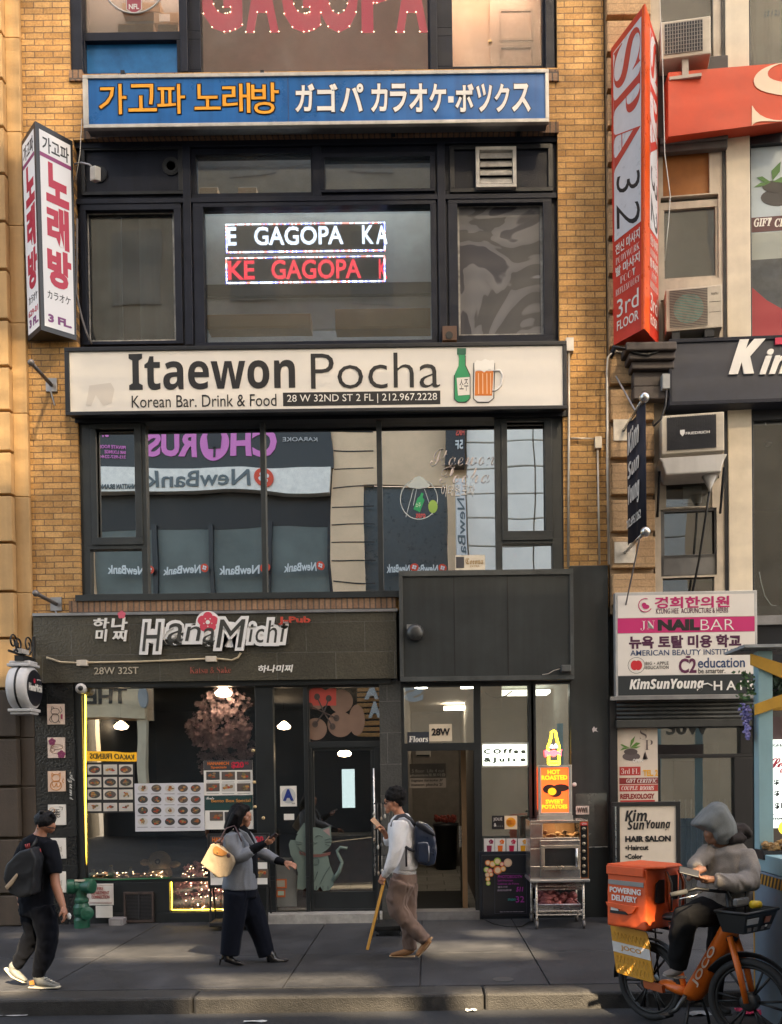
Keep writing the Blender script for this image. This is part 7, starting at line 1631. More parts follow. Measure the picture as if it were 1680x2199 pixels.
st2 = thing('scuffed_plate', 'scuffed shiny steel plate low on the dark metal panel', 'plate', at(1270, 1820, -0.035)); PB((1237, 1704, 1304, 1818), -0.03, -0.036, -0.0305, 'plate', M((0.13, 0.13, 0.12), 0.25, 0.7, var=0.5, sc=1.6, bump=0.5, bsc=2.5), st2); MB().tube(px3([(1265, 1820), (1305, 1819)], -0.05), 0.006, 6).build('edge_rod', STEEL, st2)
# posters and board by the right entrance
Z4c = zc(1880, 2140, 2.637)
spp = poster('spa_poster', 'tall spa poster with stones, bamboo leaves and red service bands at the right entrance', 'poster', (1327, 1562, 1413, 1723), -0.04, M((0.62, 0.54, 0.46), 0.5, var=0.08, sc=2)); PY = -0.045
def z4s(pts, d0, d1, name, mat): return shape([Z4c(*p) for p in pts], PY, d0, d1, name, mat, spp)
z4s(ovl((400, 775), 75, 36, 0, 0, 0), 0.001, 0.002, 'stone', lm((0.10, 0.08, 0.08))); z4s(ovl((395, 735), 58, 27, 0, 0, 0), 0.0022, 0.003, 'stone', lm((0.07, 0.055, 0.055)))
m2 = MB()
for pts in ([(385, 700), (320, 670), (305, 675), (345, 700)], [(388, 700), (395, 640), (432, 600), (420, 650)], [(390, 700), (440, 655), (478, 660), (440, 690)], [(390, 702), (450, 690), (480, 690), (440, 706)], [(385, 704), (330, 700), (302, 725), (350, 712)]): m2.prism(FP(PY), pxy([Z4c(*p) for p in pts], PY), 0.0032, 0.004)
m2.build('leaves', lm((0.10, 0.22, 0.04)), spp)
def z4r(x0, y0, x1, y1): a, b = Z4c(x0, y0), Z4c(x1, y1); return (a[0], a[1], b[0], b[1])
for ch, r in (('S', (470, 540, 530, 630)), ('P', (515, 632, 582, 720)), ('A', (485, 730, 550, 812))): T(serif(ch), z4r(*r), PY, lm((0.12, 0.09, 0.09)), spp, 0.003, 0.001, bold=-0.025)
BR = [lm((0.42, 0.035, 0.03)), lm((0.22, 0.02, 0.02)), lm((0.42, 0.045, 0.035))]
PB(z4r(300, 862, 478, 935), PY, PY - 0.002, PY, 'red_band', BR[0], spp); PB(z4r(298, 955, 625, 1008), PY, PY - 0.002, PY, 'red_band', BR[1], spp); PB(z4r(300, 1015, 625, 1070), PY, PY - 0.002, PY, 'red_band', BR[2], spp); PB(z4r(305, 1145, 600, 1162), PY, PY - 0.002, PY, 'red_band', BR[0], spp)
T(serif('3rd FL'), z4r(315, 875, 465, 922), PY, LWHITE, spp, 0.003, 0.001, bold=-0.02); T('TEL. 2', z4r(500, 888, 625, 942), PY, lm((0.75, 0.38, 0.02)), spp, 0.003, 0.001, bold=0.04); T(sital('GIFT'), z4r(358, 963, 438, 998), PY, LWHITE, spp, 0.003, 0.001); T(sital('CERTIFIC'), z4r(450, 963, 618, 998), PY, LWHITE, spp, 0.003, 0.001); T(sital('COUPLE'), z4r(316, 1025, 455, 1060), PY, LWHITE, spp, 0.003, 0.001); T(sital('ROOMS'), z4r(470, 1025, 592, 1060), PY, LWHITE, spp, 0.003, 0.001); T('REFLEXOLOGY', z4r(306, 1090, 598, 1135), PY, lm((0.25, 0.02, 0.02)), spp, 0.002, 0.001, bold=0.05); T('OPEN', z4r(412, 795, 500, 825), PY, LWHITE, spp, 0.0045, 0.001, bold=0.02)
hb = thing('salon_board', 'black framed pavement board with script name and hair services list', 'board', at(1390, 1995, -0.55)); BY = -0.62
MB().plate(*wr((1316, 1722, 1462, 1996), BY), [wr((1332, 1731, 1453, 1985), BY)], BY - 0.02, BY + 0.05).build('frame', M((0.015, 0.015, 0.016), 0.4), hb, bevel=0.006); PB((1331, 1730, 1454, 1986), BY, BY, BY + 0.03, 'panel', M((0.68, 0.60, 0.50), 0.5, var=0.05), hb); PB((1322, 1732, 1325, 1985), BY - 0.02, BY - 0.024, BY - 0.0205, 'steel_edge', STEEL, hb)
T(sbi('Kim'), (1342, 1739, 1390, 1764), BY, LBLACK, hb, bold=0.01); T(sbi('Sun'), (1348, 1762, 1384, 1782), BY, LBLACK, hb, bold=0.01); T(sbi('Young'), (1388, 1761, 1440, 1785), BY, LBLACK, hb, bold=0.01)
T('HAIR SALON', (1343, 1795, 1441, 1808), BY, LBLACK, hb, bold=0.05); T('•Haircut', (1343, 1815, 1393, 1826), BY, LBLACK, hb, bold=0.03); T('•Color', (1343, 1834, 1380, 1845), BY, LBLACK, hb, bold=0.03); T('•Perm & Straightening', (1345, 1854, 1446, 1867), BY, LBLACK, hb, bold=0.03)
# white cafe chair and seated guest behind the upper right glass
wc = thing('shell_chair', 'white moulded shell chair on wooden legs behind the upper right cafe window', 'chair', (at(1665, 1320, 0.9).x, 0.9, at(1665, 1322, 0.9).z)); ww = at(1650, 1290, 0.9)
m2 = MB(); prof = [(1630, 1228), (1634, 1250), (1642, 1280), (1656, 1300), (1690, 1306)]
vs = []
for x, y in prof:
    for k in range(5): vs.append(at(x, y, 0.75 + k * 0.11))
m2.add(vs, [(i * 5 + k, i * 5 + k + 1, i * 5 + 6 + k, i * 5 + 5 + k) for i in range(4) for k in range(4)]); o = m2.build('shell', M((0.55, 0.6, 0.58), 0.4), wc, True); sm = o.modifiers.new('t', 'SOLIDIFY'); sm.thickness = 0.012
for a, b in (((1652, 1302), (1644, 1338)), ((1690, 1305), (1700, 1338))): MB().tube([at(*a, 0.85), at(*b, 0.8)], 0.018, 8).build('leg', M((0.5, 0.26, 0.08), 0.5), wc, True)
q = at(1655, 1170, 1.5)
trk = thing('track_spotlight', 'white spotlight high behind the cafe window', 'lamp', at(1647, 950, 1.0)); q = at(1647, 945, 1.0); MB().lathe(q, (0.3, -0.3, -1), [(0.05, -0.08), (0.05, 0.08), (0.03, 0.085)], 14).build('head', M((0.5, 0.5, 0.5), 0.4), trk, True); MB().tube([q, q + Vector((-0.02, 0, 0.3))], 0.012, 6).build('stem', M((0.5, 0.5, 0.5), 0.4), trk)
# ------------------------------------------------------------------ figures: limbs grown together into one skin
def sculpt(mb, name, mat, parent, vox=0.012, sm=6, wr_amp=0.0, wr_f=9.0, stretch=(1, 1, 1)):
    me = bpy.data.meshes.new('tmp'); me.from_pydata(mb.v, [], mb.f); me.update()
    bm = bmesh.new(); bm.from_mesh(me); bmesh.ops.recalc_face_normals(bm, faces=bm.faces); bm.to_mesh(me); bm.free()
    o = bpy.data.objects.new('tmp', me); COL.objects.link(o)
    r = o.modifiers.new('r', 'REMESH'); r.mode = 'VOXEL'; r.voxel_size = vox
    s = o.modifiers.new('s', 'SMOOTH'); s.factor = 0.5; s.iterations = sm
    nm = bpy.data.meshes.new_from_object(o.evaluated_get(bpy.context.evaluated_depsgraph_get()))
    bpy.data.objects.remove(o); bpy.data.meshes.remove(me)
    nm.name = name
    if wr_amp:
        for v in nm.vertices:
            q = Vector((v.co.x * stretch[0], v.co.y * stretch[1], v.co.z * stretch[2])) * wr_f
            a = mnoise.noise(q); b_ = mnoise.noise(q * 2.3 + Vector((5, 1, 3)))
            v.co += v.normal * wr_amp * ((1 - abs(a) * 2.2) * 0.7 + b_ * 0.5)
    for p in nm.polygons: p.use_smooth = True
    nm.materials.clear(); nm.materials.append(mat)
    ob = bpy.data.objects.new(name, nm); COL.objects.link(ob); adopt(ob, parent)
    return ob
class Fig:                                       # zoomed-crop pixels, depth offset and widths -> metres
    def __init__(s, zf, Y, k): s.zf, s.Y, s.k = zf, Y, k
    def J(s, x, y, d=0.0): return at(*s.zf(x, y), s.Y + d)
    def ch(s, mb, pts, n=14):
        P, Rr = [], []
        for q in pts:
            x, y, d, w_ = q[:4]; dd = q[4] if len(q) > 4 else w_
            P.append(s.J(x, y, d)); Rr.append((w_ / s.k, dd / s.k))
        # rounded ends
        for e, nb in ((0, 1), (-1, -2)):
            t = (P[e] - P[nb]).normalized(); r0 = Rr[e]
            m_ = min(r0)
            if n > 12: continue
            cap = [(P[e] + t * m_ * 0.55, (r0[0] * 0.8, r0[1] * 0.8)), (P[e] + t * m_ * 0.9, (r0[0] * 0.35, r0[1] * 0.35))]
            if e == 0:
                for c_, rr_ in cap: P.insert(0, c_); Rr.insert(0, rr_)
            else:
                for c_, rr_ in cap: P.append(c_); Rr.append(rr_)
        return mb.tube(P, Rr, n)
    def ball(s, mb, x, y, d, r, sq=(1, 1, 1), n=14): return mb.ball(s.J(x, y, d), r / s.k, n, sq)
    def poly(s, pts, d0, d1):
        pl = FP(s.Y); mb = MB()
        return mb.prism(pl, [(lambda q: (q.x, q.z))(s.J(p[0], p[1], -max(d0, d1))) for p in pts], d0, d1)
def hand(mb, W, f, nrm, side=1, curl=0.5, sc=1.0, spread=0.12, thumb=0.6):
    f = Vector(f).normalized(); n = Vector(nrm); n = (n - f * n.dot(f)).normalized(); s = f.cross(n) * side
    W = Vector(W)
    mb.tube([W - f * 0.03 * sc, W + f * 0.01 * sc, W + f * 0.05 * sc, W + f * 0.088 * sc], [(0.024 * sc, 0.02 * sc)] * 1 + [(0.026 * sc,) * 2, (0.032 * sc,) * 2, (0.026 * sc,) * 2], 10)
    for k in range(4): mb.ball(W + f * 0.062 * sc + s * (0.03 - 0.02 * k) * sc, 0.0165 * sc, 8, (1, 1, 1))
    for k, (off, L) in enumerate(((0.031, 0.068), (0.011, 0.078), (-0.010, 0.073), (-0.030, 0.058))):
        p = W + f * 0.085 * sc + s * off * sc; d = (f + s * off / 0.03 * spread).normalized(); pts = [p - d * 0.02 * sc]; cur = 0
        for j in range(3):
            c_ = curl * (0.55 + 0.35 * j) * (1 + 0.12 * k)
            cur += c_
            dd = d * math.cos(cur) + n * math.sin(cur)
            p = p + dd * L * sc * (0.42, 0.33, 0.25)[j]; pts.append(p)
        mb.tube([pts[0], pts[1], pts[2], pts[3]], [0.0092 * sc, 0.0092 * sc, 0.0084 * sc, 0.0066 * sc], 8)
    p = W + f * 0.022 * sc + s * 0.026 * sc; d = (f * 0.65 + s * 0.75 + n * 0.25).normalized(); d2 = (f * 0.95 + s * 0.15 + n * thumb).normalized()
    mb.tube([p - d * 0.01 * sc, p + d * 0.034 * sc, p + d * 0.034 * sc + d2 * 0.03 * sc, p + d * 0.034 * sc + d2 * 0.052 * sc], [0.0135 * sc, 0.0115 * sc, 0.0102 * sc, 0.0075 * sc], 8)
    return mb
def skin(c): return M(c, 0.5, var=0.08, sc=14)
def head(F, mb, c, s, prof, neck, ear=None, eye=None):
    """skull ball + profile polygon thickened + neck; s = +1 faces right"""
    F.ball(mb, c[0], c[1], 0, c[2], (1.0, 0.80, 1.12), 18)
    K = F.k
    for x, y, r, d in prof: F.ball(mb, x, y, d, r, (1, 1, 1), 10)
    F.ch(mb, neck, 12)
    if ear: F.ball(mb, ear[0], ear[1], -0.075, 0.016 * K, (0.8, 0.35, 1.7), 10)
def eyes(F, parent, x, y, d=0.055, r=0.011, s=1):
    m2 = MB(); m3 = MB()
    for dd in (-d, d):
        F.ball(m2, x, y, dd, r * F.k, (0.7, 1, 0.6), 10); F.ball(m3, x + s * r * F.k * 0.35, y, dd * 1.06, r * F.k * 0.6, (0.7, 1, 0.8), 8)
    m2.build('eye', lm((0.55, 0.5, 0.46)), parent, True); m3.build('iris', lm((0.02, 0.012, 0.01)), parent, True)

# ------------------------------------------------------------------ woman walking right
F = Fig(zc(600, 2500, 3.3825), -2.81, 1058.0)
SKW = skin((0.36, 0.17, 0.105))
wm = MB()
head(F, wm, (598, 410, 98), 1, [(640, 470, 52, 0), (662, 505, 34, 0), (660, 528, 24, 0), (676, 420, 34, -0.02), (676, 420, 34, 0.02), (690, 400, 16, 0), (697, 440, 9, 0), (702, 457, 9, 0), (700, 470, 10, 0), (688, 492, 10, 0), (690, 497, 9, -0.012), (690, 497, 9, 0.012), (684, 508, 10, 0), (650, 455, 38, -0.035), (650, 455, 38, 0.035)],
     [(600, 480, 0, 52), (572, 540, 0, 50), (560, 620, 0, 62)])
F.ch(wm, [(560, 620, 0, 80, 160), (575, 760, 0, 115, 140), (590, 950, 0, 125, 140), (590, 1180, 0, 135, 160)])
F.ch(wm, [(520, 640, -0.17, 50), (525, 780, -0.2, 46), (590, 872, -0.22, 42), (720, 800, -0.24, 36), (845, 722, -0.25, 26)])
F.ch(wm, [(640, 650, 0.17, 50), (760, 800, 0.18, 46), (880, 860, 0.12, 40), (1070, 932, 0.05, 25)])
F.ch(wm, [(570, 1180, -0.08, 90), (530, 1500, -0.08, 62), (480, 1750, -0.08, 52), (450, 1960, -0.08, 36)])
F.ch(wm, [(630, 1180, 0.08, 90), (740, 1500, 0.08, 62), (840, 1760, 0.08, 52), (905, 1960, 0.08, 36)])
hand(wm, F.J(850, 720, -0.25), (0.9, -0.05, 0.25), (0.25, 0.3, 0.9), 1, 0.75, 0.95, 0.05, 0.7)
hand(wm, F.J(1068, 930, 0.05), (0.95, -0.15, -0.25), (0.0, 0.5, -0.85), -1, 0.32, 0.95)
woman = sculpt(wm, 'person', SKW, None, 0.006, 3)
tag(woman, 'woman in grey blazer and wide black trousers walking right and looking down at her phone', 'person')
eyes(F, woman, 682, 432, 0.034, 0.010)
LIP = MB(); F.ball(LIP, 691, 497, 0, 9, (0.9, 2.6, 0.7)); LIP.build('lips', skin((0.30, 0.08, 0.07)), woman, True)
BRW = MB(); F.ch(BRW, [(672, 415, -0.05, 5), (692, 412, -0.03, 5)], 6); F.ch(BRW, [(672, 415, 0.05, 5), (692, 412, 0.03, 5)], 6); BRW.build('eyebrow', BLACK, woman, True)
HAIR = M((0.004, 0.0035, 0.0045), 0.5, var=0.5, sc=30, bump=0.5, bsc=60, spec=0.12)
h_ = MB(); F.ball(h_, 578, 385, 0, 108, (1.0, 0.86, 1.02), 18); F.ball(h_, 640, 345, 0, 58, (1, 1.3, 0.8))
for d in (-0.10, -0.07, 0.07, 0.10): F.ch(h_, [(600, 330, d * 0.5, 50), (540, 420, d, 54), (500, 500, d, 50), (455, 570, d * 0.9, 32), (440, 610, d * 0.8, 14)])
F.ch(h_, [(560, 350, 0, 80, 95), (490, 480, 0, 70, 100), (445, 570, 0, 40, 70)])
for d in (-0.085, 0.085): F.ch(h_, [(640, 340, d * 0.6, 34), (588, 420, d, 34), (570, 500, d * 1.1, 30), (545, 570, d * 1.2, 24), (560, 650, d * 1.25, 14)])
sculpt(h_, 'hair', HAIR, woman, 0.009, 3, 0.006, 16, (1, 1, 0.25))
BZ = cloth((0.19, 0.205, 0.235), 6, 0.025, 0.5)
j = MB()
F.ch(j, [(545, 590, 0, 70, 130), (540, 640, 0, 130, 205), (565, 780, 0, 160, 205), (588, 900, 0, 172, 190), (588, 1050, 0, 180, 190), (582, 1215, 0, 192, 205)], 24)
F.ch(j, [(500, 630, -0.19, 88), (515, 770, -0.22, 84), (575, 880, -0.24, 78), (640, 845, -0.25, 70), (715, 795, -0.255, 58)], 16)
F.ch(j, [(640, 640, 0.18, 80), (750, 800, 0.2, 70), (870, 850, 0.14, 64), (985, 905, 0.09, 52)], 16)
sculpt(j, 'blazer', BZ, woman, 0.012, 4, 0.007, 8, (1, 1, 0.7))
for pts, dd in (([(565, 560), (660, 610), (735, 735), (720, 770), (640, 680), (590, 600)], -0.165), ([(640, 560), (700, 600), (740, 730), (700, 720)], 0.10)): 
    q = F.poly(pts, -dd + 0.012, -dd - 0.012); q.build('lapel', BZ, woman, bevel=0.006)
t_ = MB(); F.ch(t_, [(585, 540, 0, 62), (620, 620, 0, 78, 90), (668, 730, 0, 82, 95), (700, 850, 0, 78, 100), (690, 1100, 0, 88, 110)], 14)
F.ch(t_, [(705, 800, -0.255, 50), (770, 765, -0.256, 50), (855, 718, -0.252, 36)], 12); F.ch(t_, [(970, 900, 0.09, 44), (1030, 922, 0.07, 40), (1080, 938, 0.05, 30)], 12)
sculpt(t_, 'top', cloth((0.006, 0.007, 0.010), 10, 0.03), woman, 0.01, 3, 0.003, 20)
p_ = MB(); NAVY = cloth((0.005, 0.007, 0.014), 6, 0.03, 0.15)
F.ch(p_, [(590, 1190, 0, 180, 190), (585, 1300, 0, 180, 190)], 20)
F.ch(p_, [(550, 1260, -0.085, 130), (525, 1500, -0.09, 122), (490, 1740, -0.09, 108), (470, 1935, -0.09, 106)], 16)
F.ch(p_, [(645, 1270, 0.085, 135), (745, 1540, 0.09, 130), (815, 1740, 0.09, 104), (872, 1945, 0.09, 90)], 16)
sculpt(p_, 'trousers', NAVY, woman, 0.012, 4, 0.007, 6, (1, 1, 0.35))
BOOT = M((0.010, 0.010, 0.012), 0.18, var=0.2)
def boot(foot, heel, nm='ankle_boot'):
    b_ = MB(); F.ch(b_, foot, 12); o = sculpt(b_, nm, BOOT, woman, 0.006, 3)
    k_ = MB(); F.ch(k_, heel, 8); k_.build('heel', BOOT, o, True)
boot([(440, 1925, -0.08, 52), (452, 1975, -0.08, 52), (520, 2012, -0.08, 32), (580, 2030, -0.09, 24), (632, 2040, -0.10, 8)], [(395, 1965, -0.08, 26), (370, 1985, -0.08, 12), (362, 2045, -0.08, 6)])
boot([(920, 1930, 0.08, 56), (945, 1985, 0.08, 54), (1010, 2008, 0.08, 34), (1070, 2003, 0.08, 22), (1112, 1990, 0.07, 7)], [(895, 1975, 0.08, 28), (890, 2005, 0.08, 13), (905, 2060, 0.08, 6)])
# her phone and tote
ph = thing('phone', 'dark phone held up by the woman in the grey blazer', 'phone', F.J(900, 690, -0.25)); pq = Plane(F.J(930, 665, -0.27), (0.75, -0.25, 0.55), (0.35, 0.75, -0.3)); MB().obox(pq, -0.075, 0.075, -0.036, 0.036, -0.005, 0.005).build('case', M((0.05, 0.035, 0.04), 0.3), ph, bevel=0.005); MB().obox(pq, -0.07, 0.07, -0.032, 0.032, 0.0055, 0.007).build('screen', M((0.02, 0.02, 0.025), 0.05), ph)
bg_ = thing('tote_bag', 'cream tote bag with tan leather flap hanging from the arm of the woman', 'bag', F.J(340, 1090, -0.3))
out = [(150, 940), (268, 730), (330, 735), (500, 868), (515, 930), (440, 1085), (345, 1097)]
mbx = F.poly(out, 0.37, 0.23); sculpt(mbx, 'body', cloth((0.34, 0.265, 0.18), 9, 0.02, 0.3), bg_, 0.010, 3, 0.004, 6)
TANL = M((0.36, 0.16, 0.045), 0.45, var=0.15)
F.poly([(285, 790), (300, 760), (335, 750), (448, 824), (425, 850), (385, 862), (330, 850), (295, 830)], 0.385, 0.378).build('flap', TANL, bg_, bevel=0.003)
m2 = MB(); F.ball(m2, 335, 822, -0.39, 9, (1, 0.5, 1)); m2.build('button', M((0.7, 0.5, 0.15), 0.25, 1.0), bg_, True)
m2 = MB(); F.ball(m2, 458, 855, -0.37, 26, (0.9, 0.3, 1)); m2.build('side_tab', M((0.06, 0.03, 0.035), 0.5), bg_, True)
for d in (-0.34, -0.26): MB().tube([F.J(300, 745, d), F.J(335, 700, d), F.J(375, 670, d), F.J(395, 690, d), F.J(380, 740, d)], 0.009, 6).build('handle', M((0.05, 0.025, 0.03), 0.5), bg_, True)
MB().tube([F.J(370, 745, -0.3), F.J(375, 660, -0.29), F.J(430, 560, -0.26), F.J(520, 530, -0.2), F.J(560, 600, -0.245), F.J(600, 700, -0.29)], 0.008, 6).build('strap', M((0.05, 0.025, 0.03), 0.5), bg_, True)

# ------------------------------------------------------------------ man walking left
F = Fig(zc(1130, 2480, 3.437), -2.62, 1045.0)
SKM = skin((0.42, 0.185, 0.105))
mm = MB()
head(F, mm, (488, 318, 98), -1, [(425, 390, 50, 0), (408, 430, 34, 0), (402, 452, 22, 0), (395, 330, 30, -0.02), (395, 330, 30, 0.02), (374, 372, 9, 0), (370, 385, 9, 0), (376, 396, 11, 0), (386, 415, 11, 0), (390, 425, 11, 0), (430, 380, 36, -0.035), (430, 380, 36, 0.035), (470, 420, 36, -0.03), (470, 420, 36, 0.03)],
     [(495, 390, 0, 56), (525, 460, 0, 54), (550, 520, 0, 66)], (482, 352))
F.ch(mm, [(560, 540, 0, 90, 165), (565, 700, 0, 120, 140), (580, 900, 0, 120, 130), (590, 1100, 0, 105, 130), (590, 1230, 0, 105, 130)])
F.ch(mm, [(545, 570, -0.17, 50), (515, 860, -0.23, 44), (440, 1050, -0.24, 36), (385, 1140, -0.24, 27)])
F.ch(mm, [(520, 580, 0.17, 50), (470, 800, 0.16, 44), (400, 770, 0.1, 34), (378, 700, 0.06, 26)])
F.ch(mm, [(575, 1260, -0.08, 84), (480, 1500, -0.08, 64), (640, 1690, -0.08, 54), (800, 1850, -0.08, 36)])
F.ch(mm, [(605, 1260, 0.08, 84), (625, 1500, 0.08, 64), (640, 1760, 0.08, 52), (650, 1970, 0.08, 36)])
hand(mm, F.J(383, 1140, -0.24), (-0.55, 0.0, -0.75), (0.5, 0.6, -0.3), -1, 0.85, 1.0, 0.05)
hand(mm, F.J(372, 690, 0.05), (-0.55, -0.25, 0.8), (-0.6, -0.5, -0.45), 1, 0.9, 1.0, 0.05)
man = sculpt(mm, 'person', SKM, None, 0.006, 3)
tag(man, 'man in pale grey sweatshirt and brown trousers walking left and holding up a phone', 'person')
eyes(F, man, 388, 352, 0.034, 0.010, -1)
h_ = MB(); F.ball(h_, 500, 278, 0, 112, (1.02, 0.95, 0.88), 18); F.ch(h_, [(545, 320, 0, 66, 80), (560, 385, 0, 40, 70)])
for k in range(46):
    a = rnd.uniform(-0.3, 3.5); dd = rnd.uniform(-0.075, 0.075); rr = 98 * math.sqrt(max(0.1, 1 - (dd / 0.105) ** 2))
    F.ball(h_, 500 + 1.05 * rr * math.cos(a), 272 - 0.86 * rr * math.sin(a), dd, rnd.uniform(16, 30))
sculpt(h_, 'hair', M((0.007, 0.006, 0.006), 0.7, var=0.5, sc=40, bump=0.8, bsc=120, spec=0.2), man, 0.008, 2, 0.007, 30)
m2 = MB()
for d in (-0.036, 0.036): m2.tube([F.J(372 + 26 * math.cos(t) * 0.5 + 10, 350 + 24 * math.sin(t), d + 0.026 * math.cos(t) * (1 if d > 0 else -1)) for t in [R_(30 * k) for k in range(12)]], 0.0032, 5, True)
for d in (-0.075, 0.075): m2.tube([F.J(392, 338, d * 0.8), F.J(480, 340, d)], 0.0032, 5)
m2.tube([F.J(372, 348, -0.01), F.J(372, 348, 0.01)], 0.003, 5); m2.build('glasses', M((0.02, 0.012, 0.01), 0.25), man, True)
SWT = cloth((0.70, 0.69, 0.70), 7, 0.04, 0.2)
j = MB()
F.ch(j, [(560, 480, 0, 66, 80), (565, 540, 0, 120, 190), (560, 680, 0, 150, 190), (570, 880, 0, 152, 170), (590, 1020, 0, 140, 165), (600, 1095, 0, 132, 160)], 24)
F.ch(j, [(545, 575, -0.18, 92), (520, 720, -0.23, 88), (495, 890, -0.25, 84), (440, 1040, -0.255, 66), (395, 1120, -0.25, 46)], 16)
F.ch(j, [(500, 590, 0.17, 84), (455, 790, 0.17, 70), (405, 790, 0.12, 52), (390, 740, 0.08, 44)], 14)
sculpt(j, 'sweatshirt', SWT, man, 0.012, 4, 0.012, 6, (1, 1, 0.6))
m2 = MB(); F.ch(m2, [(596, 1090, 0, 130, 158), (590, 1140, 0, 126, 152)], 18); F.ch(m2, [(392, 1125, -0.25, 46), (372, 1148, -0.25, 42)], 12); sculpt(m2, 'ribbed_hem', M((0.5, 0.49, 0.49), 0.9, var=0.1, bump=0.5, bsc=120), man, 0.01, 2)
p_ = MB(); BRN = cloth((0.19, 0.13, 0.105), 9, 0.045, 0.2)
F.ch(p_, [(592, 1130, 0, 125, 150), (585, 1230, 0, 145, 165)], 18)
F.ch(p_, [(570, 1230, -0.085, 136), (500, 1440, -0.09, 112), (520, 1540, -0.09, 104), (640, 1690, -0.09, 84), (770, 1820, -0.09, 74), (830, 1872, -0.09, 66)], 16)
F.ch(p_, [(610, 1250, 0.085, 130), (625, 1500, 0.09, 100), (640, 1740, 0.09, 84), (650, 1975, 0.09, 74)], 16)
sculpt(p_, 'trousers', BRN, man, 0.012, 4, 0.015, 7, (1, 1, 0.8))
SUE = M((0.30, 0.15, 0.065), 0.85, var=0.12); SOLE = M((0.45, 0.3, 0.17), 0.7)
def shoe(F, parent, pts, sole, mat, smat, nm='shoe'):
    b_ = MB(); F.ch(b_, pts, 12); o = sculpt(b_, nm, mat, parent, 0.006, 3)
    k_ = MB(); F.ch(k_, sole, 10); sculpt(k_, 'sole', smat, o, 0.006, 2)
shoe(F, man, [(660, 1975, 0.08, 50, 45), (610, 2005, 0.08, 42, 48), (530, 2020, 0.08, 32, 50), (450, 2035, 0.07, 20, 38)], [(700, 2052, 0.08, 11, 42), (580, 2053, 0.08, 11, 50), (432, 2050, 0.07, 11, 36)], SUE, SOLE)
shoe(F, man, [(820, 1850, -0.08, 44, 45), (850, 1885, -0.08, 44, 46), (800, 1955, -0.08, 40, 48), (735, 2030, -0.07, 24, 44)], [(890, 1845, -0.08, 12, 40), (835, 1935, -0.08, 12, 50), (745, 2055, -0.07, 11, 44)], SUE, SOLE)
ph = thing('phone', 'pale phone in the raised hand of the man in the sweatshirt', 'phone', F.J(340, 640, 0.0)); pq = Plane(F.J(285, 588, 0.01), (0.62, 0.0, -0.72), (0.5, 0.75, 0.45)); MB().obox(pq, -0.078, 0.078, -0.036, 0.036, -0.005, 0.005).build('case', M((0.5, 0.32, 0.2), 0.4), ph, bevel=0.005); MB().obox(pq, -0.072, 0.072, -0.032, 0.032, -0.007, -0.0055).build('screen', BLACK, ph)
bp_ = thing('backpack', 'navy nylon backpack on the back of the man in the sweatshirt', 'backpack', F.J(820, 1050, 0))
NY_ = M((0.020, 0.030, 0.060), 0.3, var=0.2, sc=8); mbx = F.poly([(700, 640), (740, 580), (830, 590), (905, 660), (935, 780), (945, 920), (920, 1035), (850, 1055), (745, 1030), (705, 960)], 0.15, -0.15); sculpt(mbx, 'body', NY_, bp_, 0.012, 10, 0.008, 7)
mbx = F.poly([(735, 800), (840, 790), (862, 830), (860, 1000), (830, 1030), (740, 1010)], 0.178, 0.13); sculpt(mbx, 'pocket', NY_, bp_, 0.010, 5, 0.003, 9)
mbx = F.poly([(705, 600), (735, 565), (800, 585), (925, 690), (930, 730), (860, 700), (760, 640)], 0.165, -0.165); sculpt(mbx, 'flap', M((0.012, 0.014, 0.022), 0.35, var=0.2), bp_, 0.010, 5, 0.004, 9)
m2 = MB(); m2.tube([F.J(858, 830, -0.185), F.J(862, 930, -0.185), F.J(858, 1000, -0.18)], 0.005, 5).tube([F.J(740, 800, -0.185), F.J(800, 790, -0.187), F.J(850, 800, -0.187)], 0.004, 5); m2.build('zip', M((0.4, 0.4, 0.42), 0.3, 0.8), bp_, True)
STR = M((0.010, 0.011, 0.018), 0.6)
MB().tube([F.J(705, 600, -0.12), F.J(660, 535, -0.165), F.J(590, 490, -0.18), F.J(520, 505, -0.185), F.J(470, 560, -0.20), F.J(450, 620, -0.20)], [(0.022, 0.007)] * 6, 8).build('strap', STR, bp_, True)
MB().tube([F.J(700, 890, -0.16), F.J(640, 865, -0.19), F.J(600, 840, -0.20)], [(0.016, 0.008)] * 3, 8).build('strap', STR, bp_, True); MB().tube([F.J(608, 860, -0.185), F.J(612, 1060, -0.18)], [(0.010, 0.005)] * 2, 6).build('strap_end', STR, bp_, True)
